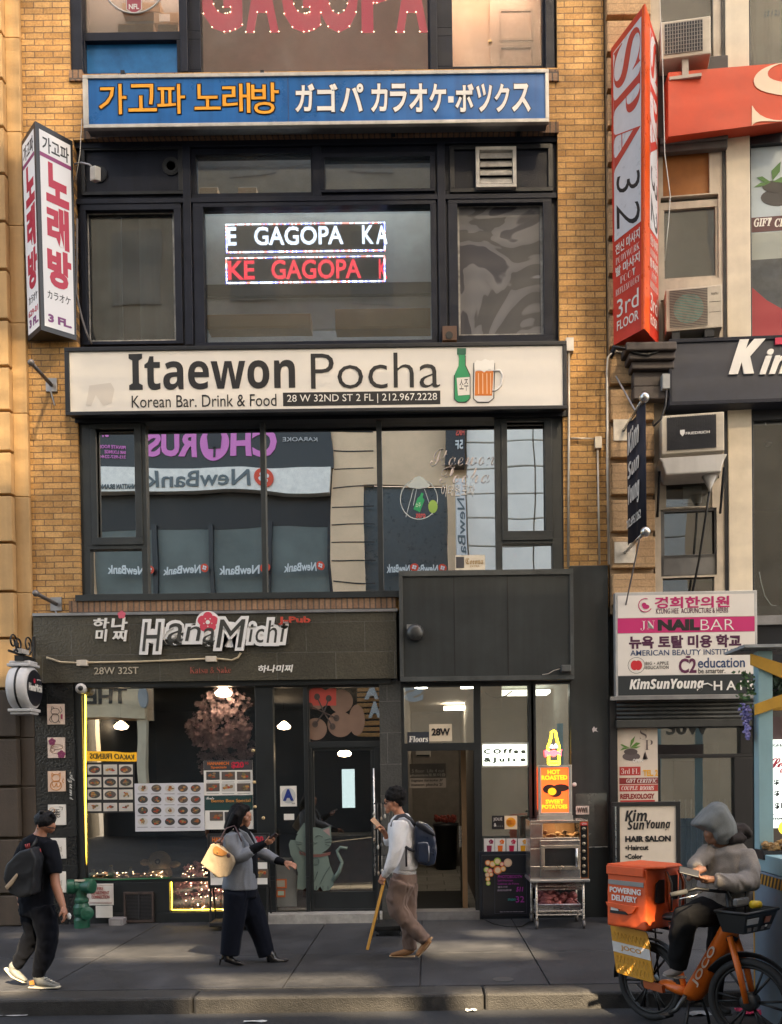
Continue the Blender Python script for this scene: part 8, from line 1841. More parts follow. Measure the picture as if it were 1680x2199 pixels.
# folding yellow-edged board and black display rack behind him
ab = thing('folding_board', 'folding pavement board seen edge-on, its yellow edge leaning beside the hand of the man', 'board', atz(800, 2040)); e0, e1 = atz(789, 2040), at(826, 1888, -1.95); e2 = at(872, 2028, -1.9); e2.z = 0
YW = M((0.50, 0.24, 0.025), 0.55, var=0.2, sc=8)
e0.z = 0.0
for dd in (0.0, 0.62): MB().tube([e0 + Vector((0, dd, 0.0)), e1 + Vector((0, dd, 0))], [(0.017, 0.022)] * 2, 4).build('frame_edge', YW if dd == 0 else BLACK, ab)
for dd in (0.0, 0.62): MB().tube([e2 + Vector((0, dd * 0.9, 0.0)), e1 + Vector((0.02, dd, -0.01))], [(0.012, 0.016)] * 2, 4).build('back_leg', BLACK, ab)
g0 = e0.lerp(e1, 0.12); g1 = e0.lerp(e1, 0.97); MB().add([g0 + Vector((0, 0.03, 0)), g1 + Vector((0, 0.03, 0)), g1 + Vector((0, 0.6, 0)), g0 + Vector((0, 0.6, 0)), g0 + Vector((0.02, 0.03, 0)), g1 + Vector((0.02, 0.03, 0)), g1 + Vector((0.02, 0.6, 0)), g0 + Vector((0.02, 0.6, 0))], [(0, 1, 2, 3), (7, 6, 5, 4), (0, 4, 5, 1), (1, 5, 6, 2), (2, 6, 7, 3), (3, 7, 4, 0)]).build('panel', BLACK, ab)
dk = thing('display_rack', 'black wheeled rack hung with small charms beside the pub door', 'rack', atz(835, 2012)); RY = atz(835, 2012).y
x0, x1 = at(801, 1990, RY).x, at(868, 1990, RY).x
MB().box(x0, x1, RY, RY + 0.5, 0.07, 0.13).build('base', BLACK, dk, bevel=0.01)
for x in (x0 + 0.05, x1 - 0.05):
    for y in (RY + 0.06, RY + 0.44): MB().lathe((x - 0.012, y, 0.035), (1, 0, 0), [(0.035, 0), (0.035, 0.024)], 14).build('caster', M((0.05, 0.05, 0.05), 0.5), dk, True)
zt2 = at(812, 1726, RY + 0.2).z
for x in (x0 + 0.06, x1 - 0.06): MB().tube([(x, RY + 0.25, 0.13), (x, RY + 0.25, zt2)], 0.012, 8).build('post', BLACK, dk)
for k, zz in enumerate((zt2, zt2 - 0.32, zt2 - 0.64)): MB().tube([(x0 + 0.02, RY + 0.25, zz), (x1 - 0.02, RY + 0.25, zz)], 0.008, 6).build('rail', BLACK, dk)
for k in range(22):
    x = x0 + 0.02 + (k % 8) * 0.045; zz = zt2 - 0.32 * (k // 8); ln_ = 0.1 + 0.03 * ((k * 7) % 4)
    MB().tube([(x, RY + 0.22, zz), (x, RY + 0.2, zz - ln_)], 0.003, 4).ball((x, RY + 0.2, zz - ln_ - 0.025), 0.022, 8, (0.7, 0.4, 1.3)).build('charm', M(((0.4, 0.39, 0.36), (0.08, 0.08, 0.08), (0.25, 0.2, 0.15))[k % 3], 0.4), dk, True)

# ------------------------------------------------------------------ young man on the left, seen from behind
F = Fig(zc(0, 2550, 2.8), -3.76, 976.0)
SKL = skin((0.36, 0.165, 0.10))
ym = MB()
head(F, ym, (412, 268, 84), 1, [(450, 310, 44, 0.02), (470, 330, 26, 0.02), (480, 300, 24, 0.0), (492, 318, 9, 0.02), (455, 340, 30, 0.03)], [(385, 310, 0, 54), (370, 360, 0, 52), (350, 410, 0, 70)], (338, 312))
F.ch(ym, [(345, 430, 0, 110, 90), (330, 600, 0, 120, 95), (320, 800, 0, 115, 90), (320, 1060, 0, 110, 95)])
F.ch(ym, [(455, 470, -0.03, 50), (480, 640, -0.06, 46), (500, 830, -0.1, 42), (545, 960, -0.14, 36), (570, 1030, -0.16, 27)])
F.ch(ym, [(230, 470, 0.02, 48), (170, 640, 0.03, 44), (160, 820, 0.02, 38), (180, 950, 0, 28)])
F.ch(ym, [(370, 1090, -0.04, 78), (430, 1320, -0.06, 60), (385, 1500, -0.05, 50), (350, 1670, -0.04, 34)])
F.ch(ym, [(285, 1090, 0.05, 76), (300, 1290, 0.06, 58), (215, 1440, 0.08, 48), (140, 1570, 0.09, 34)])
hand(ym, F.J(566, 1025, -0.16), (0.25, -0.1, -0.95), (-0.85, -0.1, -0.3), -1, 0.42, 1.0, 0.08)
hand(ym, F.J(180, 945, 0), (0.15, 0, -1), (0.9, 0, 0), 1, 0.5, 1.0)
young = sculpt(ym, 'person', SKL, None, 0.006, 3)
tag(young, 'young man in black clothes and grey trainers walking away at the left edge', 'person')
h_ = MB(); F.ball(h_, 405, 248, 0, 92, (1.02, 0.95, 0.9), 18); F.ch(h_, [(380, 280, 0, 66, 66), (372, 320, 0, 40, 44)]); F.ch(h_, [(440, 215, 0, 46, 60), (485, 250, 0, 22, 50)])
for k in range(26): a = rnd.uniform(0.1, 3.1); F.ball(h_, 405 + 82 * math.cos(a), 240 - 70 * math.sin(a), rnd.uniform(-0.06, 0.06), rnd.uniform(12, 20))
sculpt(h_, 'hair', M((0.006, 0.0055, 0.007), 0.55, var=0.4, sc=40, bump=0.6, bsc=130, spec=0.25), young, 0.008, 2, 0.005, 30)
m2 = MB(); m2.tube([F.J(500, 322, -0.02), F.J(470, 318, -0.075), F.J(420, 310, -0.085)], 0.004, 6); m2.build('glasses', BLACK, young, True)
BKT = cloth((0.007, 0.008, 0.012), 7, 0.04, 0.15); j = MB()
F.ch(j, [(355, 385, 0, 64, 60), (345, 430, 0, 140, 105), (340, 560, 0, 156, 118), (330, 760, 0, 146, 115), (320, 1000, 0, 152, 122)], 22)
F.ch(j, [(440, 450, -0.03, 72), (475, 580, -0.06, 72), (492, 735, -0.09, 66)], 16); F.ch(j, [(245, 460, 0.02, 70), (185, 600, 0.03, 66), (170, 720, 0.03, 60)], 16)
sculpt(j, 'tee_shirt', BKT, young, 0.012, 4, 0.011, 6)
p_ = MB(); BKP = cloth((0.005, 0.006, 0.010), 8, 0.045, 0.15)
F.ch(p_, [(320, 930, 0, 148, 120), (325, 1100, 0, 150, 122)], 18)
F.ch(p_, [(380, 1030, -0.045, 112), (435, 1300, -0.06, 92), (400, 1480, -0.055, 82), (365, 1590, -0.045, 64), (350, 1665, -0.04, 50)], 16)
F.ch(p_, [(280, 1040, 0.05, 108), (300, 1270, 0.06, 82), (235, 1400, 0.08, 74), (180, 1500, 0.085, 60), (140, 1575, 0.09, 46)], 16)
sculpt(p_, 'joggers', BKP, young, 0.012, 4, 0.014, 7)
TRN = M((0.17, 0.17, 0.155), 0.6, var=0.25, sc=30); TSO = M((0.55, 0.5, 0.38), 0.6, var=0.1)
shoe(F, young, [(345, 1655, -0.04, 54, 46), (370, 1700, -0.05, 46, 48), (440, 1718, -0.07, 34, 50), (515, 1738, -0.09, 20, 40)], [(275, 1752, -0.03, 13, 40), (400, 1756, -0.06, 13, 52), (530, 1752, -0.10, 12, 40)], TRN, TSO, 'trainer')
shoe(F, young, [(130, 1560, 0.09, 50, 44), (115, 1600, 0.09, 40, 46), (165, 1650, 0.08, 36, 48), (228, 1690, 0.07, 18, 40)], [(52, 1585, 0.09, 12, 36), (120, 1655, 0.09, 13, 50), (225, 1708, 0.07, 11, 38)], TRN, TSO, 'trainer')
for pts, c in (([(262, 1700), (300, 1690), (312, 1730), (268, 1735)], (0.45, 0.2, 0.05)), ): F.poly(pts, 0.085, 0.08).build('heel_patch', lm(c), young)
m2 = MB()
for k in range(4): m2.tube([F.J(400 + 22 * k, 1672 + 12 * k, -0.105), F.J(425 + 22 * k, 1668 + 12 * k, -0.115)], 0.006, 5)
m2.build('laces', lm((0.45, 0.45, 0.42)), young, True)
pm = lm((0.42, 0.05, 0.05)); m2 = MB()
for a, b in (((228, 466), (240, 505)), ((245, 462), (256, 510)), ((262, 458), (268, 500)), ((285, 560), (300, 600)), ((305, 530), (325, 600)), ((335, 510), (350, 620)), ((360, 505), (380, 640)), ((345, 560), (360, 640))):
    m2.tube([F.J(*a, -0.128), F.J((a[0] + b[0]) / 2, (a[1] + b[1]) / 2, -0.13), F.J(*b, -0.13)], 0.006, 5)
m2.build('shirt_print', pm, young, True)
ea = thing('earphone_case', 'white earphone case with black strap in the hand of the young man', 'case', F.J(625, 1110, -0.17)); m2 = MB(); F.ball(m2, 622, 1115, -0.17, 26, (0.8, 0.5, 1.2)); m2.build('shell', M((0.6, 0.6, 0.6), 0.3), ea, True); MB().tube([F.J(600, 1100, -0.17), F.J(520, 1080, -0.17), F.J(500, 1060, -0.16), F.J(540, 1170, -0.17)], 0.005, 5).build('strap', BLACK, ea, True)
b2 = thing('backpack', 'black backpack with a beige stripe slung on the young man at the left edge', 'backpack', F.J(150, 950, -0.1))
mbx = F.poly([(25, 780), (55, 650), (170, 530), (275, 500), (320, 600), (300, 780), (290, 920), (170, 950), (75, 910)], 0.30, 0.10); sculpt(mbx, 'body', M((0.008, 0.009, 0.012), 0.6, var=0.25), b2, 0.012, 10, 0.008, 7)
sculpt(F.poly([(38, 850), (150, 722), (158, 750), (110, 830), (60, 880)], 0.315, 0.28), 'stripe', M((0.42, 0.32, 0.22), 0.7), b2, 0.008, 3)
MB().tube([F.J(280, 510, -0.2), F.J(330, 430, -0.13), F.J(340, 400, 0.02)], [(0.02, 0.008)] * 3, 8).build('strap', BLACK, b2, True)

# ------------------------------------------------------------------ electric bike
EO = atz(1397, 2191, ROAD_Z); EH = Vector((0.62, -0.785, 0)); ER = Vector((-0.785, -0.62, 0))
def B(s, t, z): return EO + EH * s + ER * t + Vector((0, 0, z))
OG = M((0.62, 0.13, 0.012), 0.35, var=0.12, sc=4); TY = M((0.012, 0.012, 0.013), 0.75)
bk = thing('electric_bike', 'orange electric bike with black basket parked by the kerb under the hooded rider', 'bicycle', EO)
WB = 0.95
def wheel(s, ang, nm='wheel'):
    c = B(s, 0, 0.335); hd = EH * math.cos(ang) + ER * math.sin(ang); ax = Vector((0, 0, 1)).cross(hd)
    def rim(R, r, n=40): return [c + hd * (R * math.cos(2 * math.pi * k / n)) + Vector((0, 0, R * math.sin(2 * math.pi * k / n))) for k in range(n)]
    o = MB().tube(rim(0.265, 0), 0.014, 8, True).build(nm, BLACK, bk, True)
    MB().tube(rim(0.303, 0), [(0.032, 0.03)] * 40, 10, True).build('tyre', TY, o, True)
    m = MB()
    for k in range(6):
        for e in (-0.13, 0.13): a = 2 * math.pi * k / 6; m.tube([c + hd * 0.05 * math.cos(a) + Vector((0, 0, 0.05 * math.sin(a))), c + hd * 0.262 * math.cos(a + e) + Vector((0, 0, 0.262 * math.sin(a + e)))], 0.010, 6)
    m.build('spokes', BLACK, o, True)
    MB().lathe(c - ax * 0.06, ax, [(0.05, 0), (0.07, 0.02), (0.07, 0.10), (0.05, 0.12)], 20).build('hub', M((0.05, 0.05, 0.05), 0.4, 0.5), o, True)
    return c, hd, ax
rc, _, _ = wheel(0, 0); fcn, fh, fa = wheel(WB, R_(-12))
m2 = MB().tube([B(0.83, 0, 1.0), B(0.80, 0, 0.90), B(0.70, 0, 0.72), B(0.52, 0, 0.42), B(0.44, 0, 0.30), B(0.38, 0, 0.26)], [(0.06, 0.045), (0.085, 0.06), (0.09, 0.062), (0.095, 0.065), (0.10, 0.065), (0.06, 0.05)], 14).tube([B(0.40, 0, 0.30), B(0.22, 0, 0.335), B(0.1, 0, 0.345)], [(0.06, 0.06), (0.045, 0.07), (0.03, 0.07)], 12).tube([B(0.36, 0, 0.3), B(0.27, 0, 0.58), B(0.24, 0, 0.70)], 0.030, 12)
m2.build('frame', OG, bk, True, subd=1)
TU = (EH * 0.5 + Vector((0, 0, 0.86))).normalized(); jp = Plane(B(0.475, 0.079, 0.345), TU, ER.cross(TU)); 
if jp.N.dot(ER) < 0: jp = Plane(B(0.475, 0.079, 0.345), TU, -ER.cross(TU))
put_text(MB(), jp, 'JOCO', 0.06, 0.44, -0.032, 0.036, 0.006, 0.003, bold=0.02).build('lettering', lm((0.6, 0.5, 0.42)), bk)
MB().tube([B(0.245, 0, 0.70), B(0.21, 0, 0.86)], 0.018, 10).build('seat_post', STEEL, bk, True)
sd = MB(); sd.tube([B(0.17, 0, 0.90), B(0.21, 0, 0.91), B(0.32, 0, 0.90), B(0.42, 0, 0.89)], [(0.03, 0.08), (0.04, 0.10), (0.03, 0.05), (0.02, 0.03)], 12); sd.build('saddle', BLACK, bk, True, subd=1)
top = B(0.80, 0, 0.80)
for sgn in (-1, 1): MB().tube([top + fa * sgn * 0.055 + Vector((0, 0, 0.02)), fcn + fa * sgn * 0.075 + fh * -0.05 + Vector((0, 0, 0.22)), fcn + fa * sgn * 0.08], [(0.026, 0.022), (0.026, 0.02), (0.022, 0.016)], 10).build('fork_leg', OG, bk, True)
MB().tube([top + fa * -0.06, top + fa * 0.06], 0.03, 10).build('fork_crown', BLACK, bk, True)
MB().tube([B(0.80, 0, 0.85), B(0.76, 0, 1.16)], 0.022, 10).build('stem', BLACK, bk, True)
MB().tube([B(0.60, 0.36, 1.17), B(0.66, 0.27, 1.2), B(0.75, 0.1, 1.17), B(0.76, 0, 1.16), B(0.75, -0.1, 1.17), B(0.66, -0.27, 1.2), B(0.60, -0.36, 1.17)], 0.013, 8).build('handlebar', BLACK, bk, True)
for sgn in (-1, 1):
    MB().tube([B(0.55, sgn * 0.44, 1.155), B(0.62, sgn * 0.33, 1.18)], 0.02, 10).build('grip', M((0.03, 0.03, 0.03), 0.8), bk, True)
    MB().tube([B(0.70, sgn * 0.24, 1.18), B(0.68, sgn * 0.32, 1.15), B(0.62, sgn * 0.42, 1.13)], 0.006, 6).build('brake_lever', STEEL, bk, True)
MB().tube([B(0.72, 0.1, 1.18), B(0.82, 0.12, 1.22), B(0.86, 0.05, 1.05), B(0.82, 0.02, 0.9)], 0.006, 6).tube([B(0.72, -0.1, 1.18), B(0.84, -0.12, 1.2), B(0.88, -0.05, 1.0)], 0.006, 6).build('brake_cable', BLACK, bk, True)
bs_ = MB(); BKo = [(0.84, -0.16, 0.88), (1.02, -0.16, 0.88), (1.02, 0.19, 0.88), (0.84, 0.19, 0.88)]; BKt = [(0.81, -0.20, 1.04), (1.07, -0.20, 1.04), (1.07, 0.24, 1.04), (0.81, 0.24, 1.04)]
bs_.add([B(*p) for p in BKo] + [B(*p) for p in BKt], [(0, 1, 2, 3), (0, 4, 5, 1), (1, 5, 6, 2), (2, 6, 7, 3), (3, 7, 4, 0)]); o = bs_.build('basket', M((0.018, 0.018, 0.018), 0.5), bk); sm = o.modifiers.new('t', 'SOLIDIFY'); sm.thickness = 0.012
MB().tube([B(*p) for p in BKt], 0.013, 8, True).build('basket_rim', BLACK, o, True)
fq = Quad(B(1.02, 0.19, 0.88), B(1.02, -0.16, 0.88), B(1.07, -0.20, 1.04), B(1.07, 0.24, 1.04))
if fq.N.dot(EH) < 0: fq.N = -fq.N
cut = MB()
for u in (0.08, 0.3, 0.56, 0.8): cut.obox(fq, u, u + 0.13, 0.12, 0.30, 0.008, 0.012)
cut.build('basket_slot', M((0.16, 0.14, 0.13), 0.6), o); MB().obox(fq, 0.04, 0.4, 0.48, 0.76, 0.008, 0.013).build('number_plate', M((0.42, 0.4, 0.38), 0.5), o); MB().obox(fq, 0.62, 0.8, 0.45, 0.75, 0.008, 0.014).build('red_reflector', M((0.4, 0.14, 0.08), 0.3), o); MB().obox(fq, 0.68, 0.74, 0.26, 0.36, 0.013, 0.018).build('lamp', M((0.8, 0.8, 0.76), 0.2), o)
MB().tube([B(1.0, -0.05, 1.08), B(1.0, 0.04, 1.09)], 0.03, 10).build('bell', M((0.6, 0.4, 0.02), 0.4), bk, True)
MB().obox(Plane(B(0.9, 0.05, 1.1), ER * -1, (0, 0, 1)), -0.07, 0.1, -0.03, 0.03, -0.02, 0.02).build('headlamp', M((0.12, 0.12, 0.12), 0.3), bk, bevel=0.012)
def fender(c, hd, a0, a1): return [c + hd * (0.36 * math.cos(R_(a))) + Vector((0, 0, 0.36 * math.sin(R_(a)))) for a in range(a0, a1, 8)]
MB().tube(fender(fcn, fh, 20, 150), [(0.006, 0.04)] * len(fender(fcn, fh, 20, 150)), 8).build('mudguard', BLACK, bk, True); MB().tube(fender(rc, EH, 40, 190), [(0.006, 0.04)] * len(fender(rc, EH, 40, 190)), 8).build('mudguard', BLACK, bk, True)
MB().tube([B(0.43, 0.10, 0.30), B(0.36, 0.12, 0.18), B(0.30, 0.13, 0.14)], 0.02, 8).build('crank', M((0.1, 0.1, 0.1), 0.35, 0.7), bk, True); MB().obox(Plane(B(0.30, 0.18, 0.13), ER, EH), -0.05, 0.06, -0.04, 0.04, -0.012, 0.012).build('pedal', BLACK, bk, bevel=0.004)
MB().tube([B(0.45, 0.08, 0.25), B(0.47, 0.14, 0.12), B(0.47, 0.17, 0.0)], 0.013, 8).tube([B(0.45, -0.08, 0.25), B(0.47, -0.14, 0.12), B(0.47, -0.17, 0.0)], 0.013, 8).tube([B(0.45, 0.09, 0.24), B(0.45, -0.09, 0.24)], 0.015, 8).build('kickstand', BLACK, bk, True)
MB().tube([B(0.02, 0.09, 0.34), B(-0.02, 0.1, 0.775), B(0.2, 0.09, 0.775)], 0.009, 6).tube([B(0.02, -0.09, 0.34), B(-0.02, -0.1, 0.775), B(0.2, -0.09, 0.775)], 0.009, 6).tube([B(-0.3, 0.11, 0.785), B(0.14, 0.11, 0.785)], 0.009, 6).tube([B(-0.3, -0.11, 0.785), B(0.14, -0.11, 0.785)], 0.009, 6).build('rear_rack', BLACK, bk, True)
PNL = Plane(B(-0.26, 0.115, 0.38), (EH * 1.0 + Vector((0, 0, -0.06))), Vector((0, 0, 1)) - EH * 0.16)
if PNL.N.dot(ER) < 0: PNL.N = -PNL.N
def rr(x0, x1, y0, y1, r): return [(x1 - r + r * math.cos(R_(a)), y1 - r + r * math.sin(R_(a))) for a in (0, 30, 60, 90)] + [(x0 + r + r * math.cos(R_(a)), y1 - r + r * math.sin(R_(a))) for a in (90, 120, 150, 180)] + [(x0 + r + r * math.cos(R_(a)), y0 + r + r * math.sin(R_(a))) for a in (180, 210, 240, 270)] + [(x1 - r + r * math.cos(R_(a)), y0 + r + r * math.sin(R_(a))) for a in (270, 300, 330, 360)]
pn = MB().prism(PNL, rr(0, 0.40, 0, 0.42, 0.03), 0, 0.008).build('wheel_panel', M((0.55, 0.26, 0.02), 0.4, var=0.1, sc=3), bk); MB().obox(PNL, 0.0, 0.40, 0.185, 0.275, 0.009, 0.011).build('white_band', M((0.6, 0.57, 0.54), 0.5), pn); put_text(MB(), PNL, 'JOCO', 0.09, 0.31, 0.205, 0.255, 0.0115, 0.002, bold=0.03).build('lettering', lm((0.5, 0.24, 0.05)), pn)
m2 = MB()
for k in range(10):
    for zz in (0.05, 0.13, 0.33): u = 0.02 + 0.04 * k; m2.tube([PNL.p(u, zz - 0.03, 0.01), PNL.p(u + 0.02, zz + 0.03, 0.01), PNL.p(u + 0.04, zz - 0.03, 0.01)], 0.0018, 4)
m2.build('printed_pattern', lm((0.65, 0.42, 0.12)), pn)
MB().obox(PNL, 0.27, 0.46, -0.07, -0.01, -0.05, -0.01).build('battery_tail', M((0.35, 0.08, 0.02), 0.4), bk)
# delivery bag
dbg = thing('delivery_bag', 'bright orange square delivery bag with grey bands on the rear rack of the bike', 'bag', B(-0.1, 0, 0.80)); DO = M((0.70, 0.10, 0.02), 0.55, var=0.12, sc=5, bump=0.35, bsc=6)
m2 = MB(); m2.add([B(-0.27, -0.22, 0.80), B(0.14, -0.22, 0.80), B(0.14, 0.22, 0.80), B(-0.27, 0.22, 0.80), B(-0.27, -0.22, 1.31), B(0.14, -0.22, 1.31), B(0.14, 0.22, 1.31), B(-0.27, 0.22, 1.31)], [(0, 3, 2, 1), (4, 5, 6, 7), (0, 1, 5, 4), (1, 2, 6, 5), (2, 3, 7, 6), (3, 0, 4, 7)])
sculpt(m2, 'body', DO, dbg, 0.014, 3, 0.007, 5)
q = Quad(B(-0.27, 0.222, 0.80), B(0.14, 0.222, 0.80), B(0.14, 0.222, 1.31), B(-0.27, 0.222, 1.31))
if q.N.dot(ER) < 0: q.N = -q.N
GB_ = M((0.25, 0.26, 0.25), 0.4)
MB().obox(q, 0.06, 0.96, 0.70, 0.775, 0.006, 0.012).build('reflective_band', GB_, dbg); put_text(MB(), q, 'POWERING', 0.10, 0.90, 0.565, 0.66, 0.012, 0.003, bold=0.03).build('lettering', LWHITE, dbg); put_text(MB(), q, 'DELIVERY', 0.15, 0.80, 0.435, 0.53, 0.012, 0.003, bold=0.03).build('lettering', LWHITE, dbg)
MB().obox(q, 0.02, 0.98, 0.865, 1.01, 0.008, 0.02).build('lid_flap', DO, dbg, bevel=0.006); MB().prism(q, [(0.0, 0.40), (0.82, 0.38), (0.70, 0.26), (0.6, 0.235), (0.48, 0.29), (0.05, 0.33)], 0.012, 0.024).build('pocket_flap', DO, dbg, bevel=0.004); MB().obox(q, 0.1, 0.55, 0.22, 0.27, 0.006, 0.012).build('pocket_slot', BLACK, dbg); MB().obox(q, 0.12, 0.32, 0.27, 0.33, 0.006, 0.0115).build('white_ticket', PAPER, dbg)
q2 = Quad(B(0.145, 0.22, 0.80), B(0.145, -0.22, 0.80), B(0.145, -0.22, 1.31), B(0.145, 0.22, 1.31))
if q2.N.dot(EH) < 0: q2.N = -q2.N
MB().prism(q2, [(0.22, 0.45), (0.25, 0.75), (0.35, 0.80), (0.5, 0.8), (0.5, 0.42), (0.3, 0.42)], 0.008, 0.016).build('mesh_panel', BLACK, dbg); MB().prism(q2, [(0.62, 0.45), (0.62, 0.85), (0.9, 0.85), (0.9, 0.45)], 0.008, 0.016).build('mesh_panel', BLACK, dbg)
for u in (0.5, 0.92): MB().tube([q2.p(u - 0.03, 0.93, 0.03), q2.p(u, 0.75, 0.06), q2.p(u + 0.03, 0.5, 0.05), q2.p(u + 0.12, 0.28, 0.02)], [(0.008, 0.028)] * 4, 8).build('shoulder_strap', M((0.45, 0.10, 0.03), 0.6), dbg, True); MB().tube([q2.p(u + 0.02, 0.93, 0.035), q2.p(u + 0.05, 0.75, 0.07), q2.p(u + 0.08, 0.5, 0.06), q2.p(u + 0.16, 0.28, 0.03)], [(0.006, 0.012)] * 4, 8).build('grey_piping', GB_, dbg, True)
MB().prism(Plane(B(-0.27, 0.22, 1.315), EH, ER * -1), [(0, 0), (0.42, 0), (0.52, 0.1), (0.52, 0.34), (0.42, 0.44), (0, 0.44)], -0.008, 0.012).build('lid', DO, dbg, bevel=0.006)

# ------------------------------------------------------------------ hooded rider
F = Fig(zc(1880, 2520, 2.637), -5.05, 1050.0)
SKR = skin((0.20, 0.095, 0.055))
rm = MB()
F.ball(rm, 1120, 370, -0.02, 92, (1.0, 0.9, 1.12), 16)
for x, y, r in ((1062, 432, 48), (1058, 470, 34), (1068, 492, 28), (1032, 440, 14), (1030, 420, 12), (1090, 480, 40)): F.ball(rm, x, y, -0.05, r)
F.ch(rm, [(1130, 440, -0.0, 60), (1170, 520, 0.02, 66), (1200, 600, 0.03, 80)])
F.ch(rm, [(1200, 590, 0.02, 150, 110), (1210, 800, 0.02, 150, 110), (1180, 1020, 0.02, 140, 120)])
F.ch(rm, [(1360, 610, -0.06, 52), (1390, 850, -0.14, 46), (1250, 840, -0.26, 40), (1105, 822, -0.3, 30)])
F.ch(rm, [(1060, 590, 0.0, 50), (945, 690, -0.1, 44), (960, 715, -0.2, 34), (985, 730, -0.28, 28)])
F.ch(rm, [(1120, 1060, -0.03, 85), (860, 1120, -0.12, 66), (820, 1330, -0.10, 54), (800, 1560, -0.06, 36)])
F.ch(rm, [(1180, 1060, 0.08, 85), (1120, 1400, 0.14, 60), (1110, 1700, 0.14, 52), (1120, 1900, 0.14, 34)])
hand(rm, F.J(1095, 818, -0.3), (-0.95, -0.1, 0.05), (-0.1, 0.2, 0.95), 1, 0.5, 1.1, 0.08)
hand(rm, F.J(1000, 735, -0.27), (-0.85, -0.3, -0.2), (-0.1, -0.4, -0.9), -1, 0.6, 1.05, 0.08)
rider = sculpt(rm, 'person', SKR, None, 0.0065, 3)
tag(rider, 'delivery rider in grey hooded top straddling the orange bike and looking down at a phone', 'person')
eyes(F, rider, 1046, 425, 0.035, 0.009, -1)
HDY = cloth((0.22, 0.195, 0.175), 7, 0.045, 0.3)
j = MB()
F.ch(j, [(1200, 520, 0.02, 120, 130), (1215, 590, 0.02, 185, 165), (1215, 720, 0.02, 225, 170), (1195, 900, 0.0, 228, 165), (1175, 1030, 0.0, 215, 165)], 24)
F.ch(j, [(1345, 590, -0.04, 95), (1390, 720, -0.1, 96), (1400, 830, -0.16, 92), (1290, 850, -0.26, 74), (1150, 830, -0.31, 62), (1110, 824, -0.315, 52)], 16)
F.ch(j, [(1060, 580, -0.0, 78), (985, 650, -0.08, 68), (935, 695, -0.14, 58), (960, 725, -0.24, 46)], 14)
sculpt(j, 'hooded_top', HDY, rider, 0.012, 3, 0.012, 6, (1, 1, 1.4))
HO = [(935, 356), (985, 292), (1050, 222), (1115, 172), (1165, 156), (1215, 190), (1255, 262), (1300, 345), (1310, 430), (1280, 490), (1200, 525), (1125, 512), (1092, 455), (1060, 412), (1000, 385)]
h_ = MB()
for sc_, th_ in ((1.0, 0.075), (0.84, 0.108), (0.62, 0.128)):
    q = F.poly([(1160 + (x - 1160) * sc_, 350 + (y - 350) * sc_) for x, y in HO], th_, -th_); h_.add(q.v, q.f)
hoodo = sculpt(h_, 'hood', cloth((0.17, 0.178, 0.178), 7, 0.035, 0.3), rider, 0.011, 16, 0.006, 7)
dk_ = MB(); F.ch(dk_, [(1250, 400, 0.05, 55, 100), (1340, 390, 0.06, 52, 110), (1410, 440, 0.05, 38, 90)], 14); F.ch(dk_, [(1220, 470, -0.06, 46, 60), (1330, 460, -0.02, 46, 80)], 14); sculpt(dk_, 'scarf', cloth((0.04, 0.033, 0.031), 9, 0.05), rider, 0.012, 3, 0.010, 10)
p_ = MB(); RBK = cloth((0.007, 0.007, 0.008), 7, 0.035, 0.15)
F.ch(p_, [(1170, 1010, 0.0, 200, 160), (1150, 1100, 0.0, 180, 160)], 18); F.ch(p_, [(1110, 1080, -0.05, 130, 110), (960, 1100, -0.1, 120), (860, 1140, -0.13, 112), (830, 1250, -0.12, 104), (810, 1400, -0.1, 92), (798, 1500, -0.07, 82), (795, 1580, -0.07, 66)], 16); F.ch(p_, [(1190, 1090, 0.08, 120), (1130, 1400, 0.14, 90), (1112, 1700, 0.14, 70), (1112, 1850, 0.14, 56)], 16)
sculpt(p_, 'trousers', RBK, rider, 0.013, 4, 0.012, 6)
shoe(F, rider, [(815, 1560, -0.06, 44, 44), (790, 1590, -0.08, 40, 46), (735, 1612, -0.1, 30, 46), (690, 1620, -0.11, 18, 36)], [(850, 1645, -0.06, 11, 40), (760, 1648, -0.09, 11, 48), (682, 1630, -0.11, 10, 34)], M((0.20, 0.175, 0.155), 0.7, var=0.2), M((0.45, 0.4, 0.35), 0.7), 'trainer')
shoe(F, rider, [(1120, 1880, 0.14, 42, 42), (1150, 1915, 0.12, 38, 46), (1220, 1935, 0.08, 28, 46)], [(1110, 1960, 0.14, 11, 40), (1180, 1962, 0.11, 11, 48), (1250, 1962, 0.07, 10, 36)], M((0.02, 0.02, 0.02), 0.7), M((0.04, 0.04, 0.04), 0.7), 'trainer')
ph = thing('phone', 'black phone in both hands of the hooded rider', 'phone', F.J(880, 755, -0.34)); MB().obox(Plane(F.J(890, 752, -0.36), (0.95, -0.2, -0.25), (0.25, 0.75, 0.6)), -0.075, 0.075, -0.037, 0.037, -0.006, 0.006).build('case', BLACK, ph, bevel=0.005)

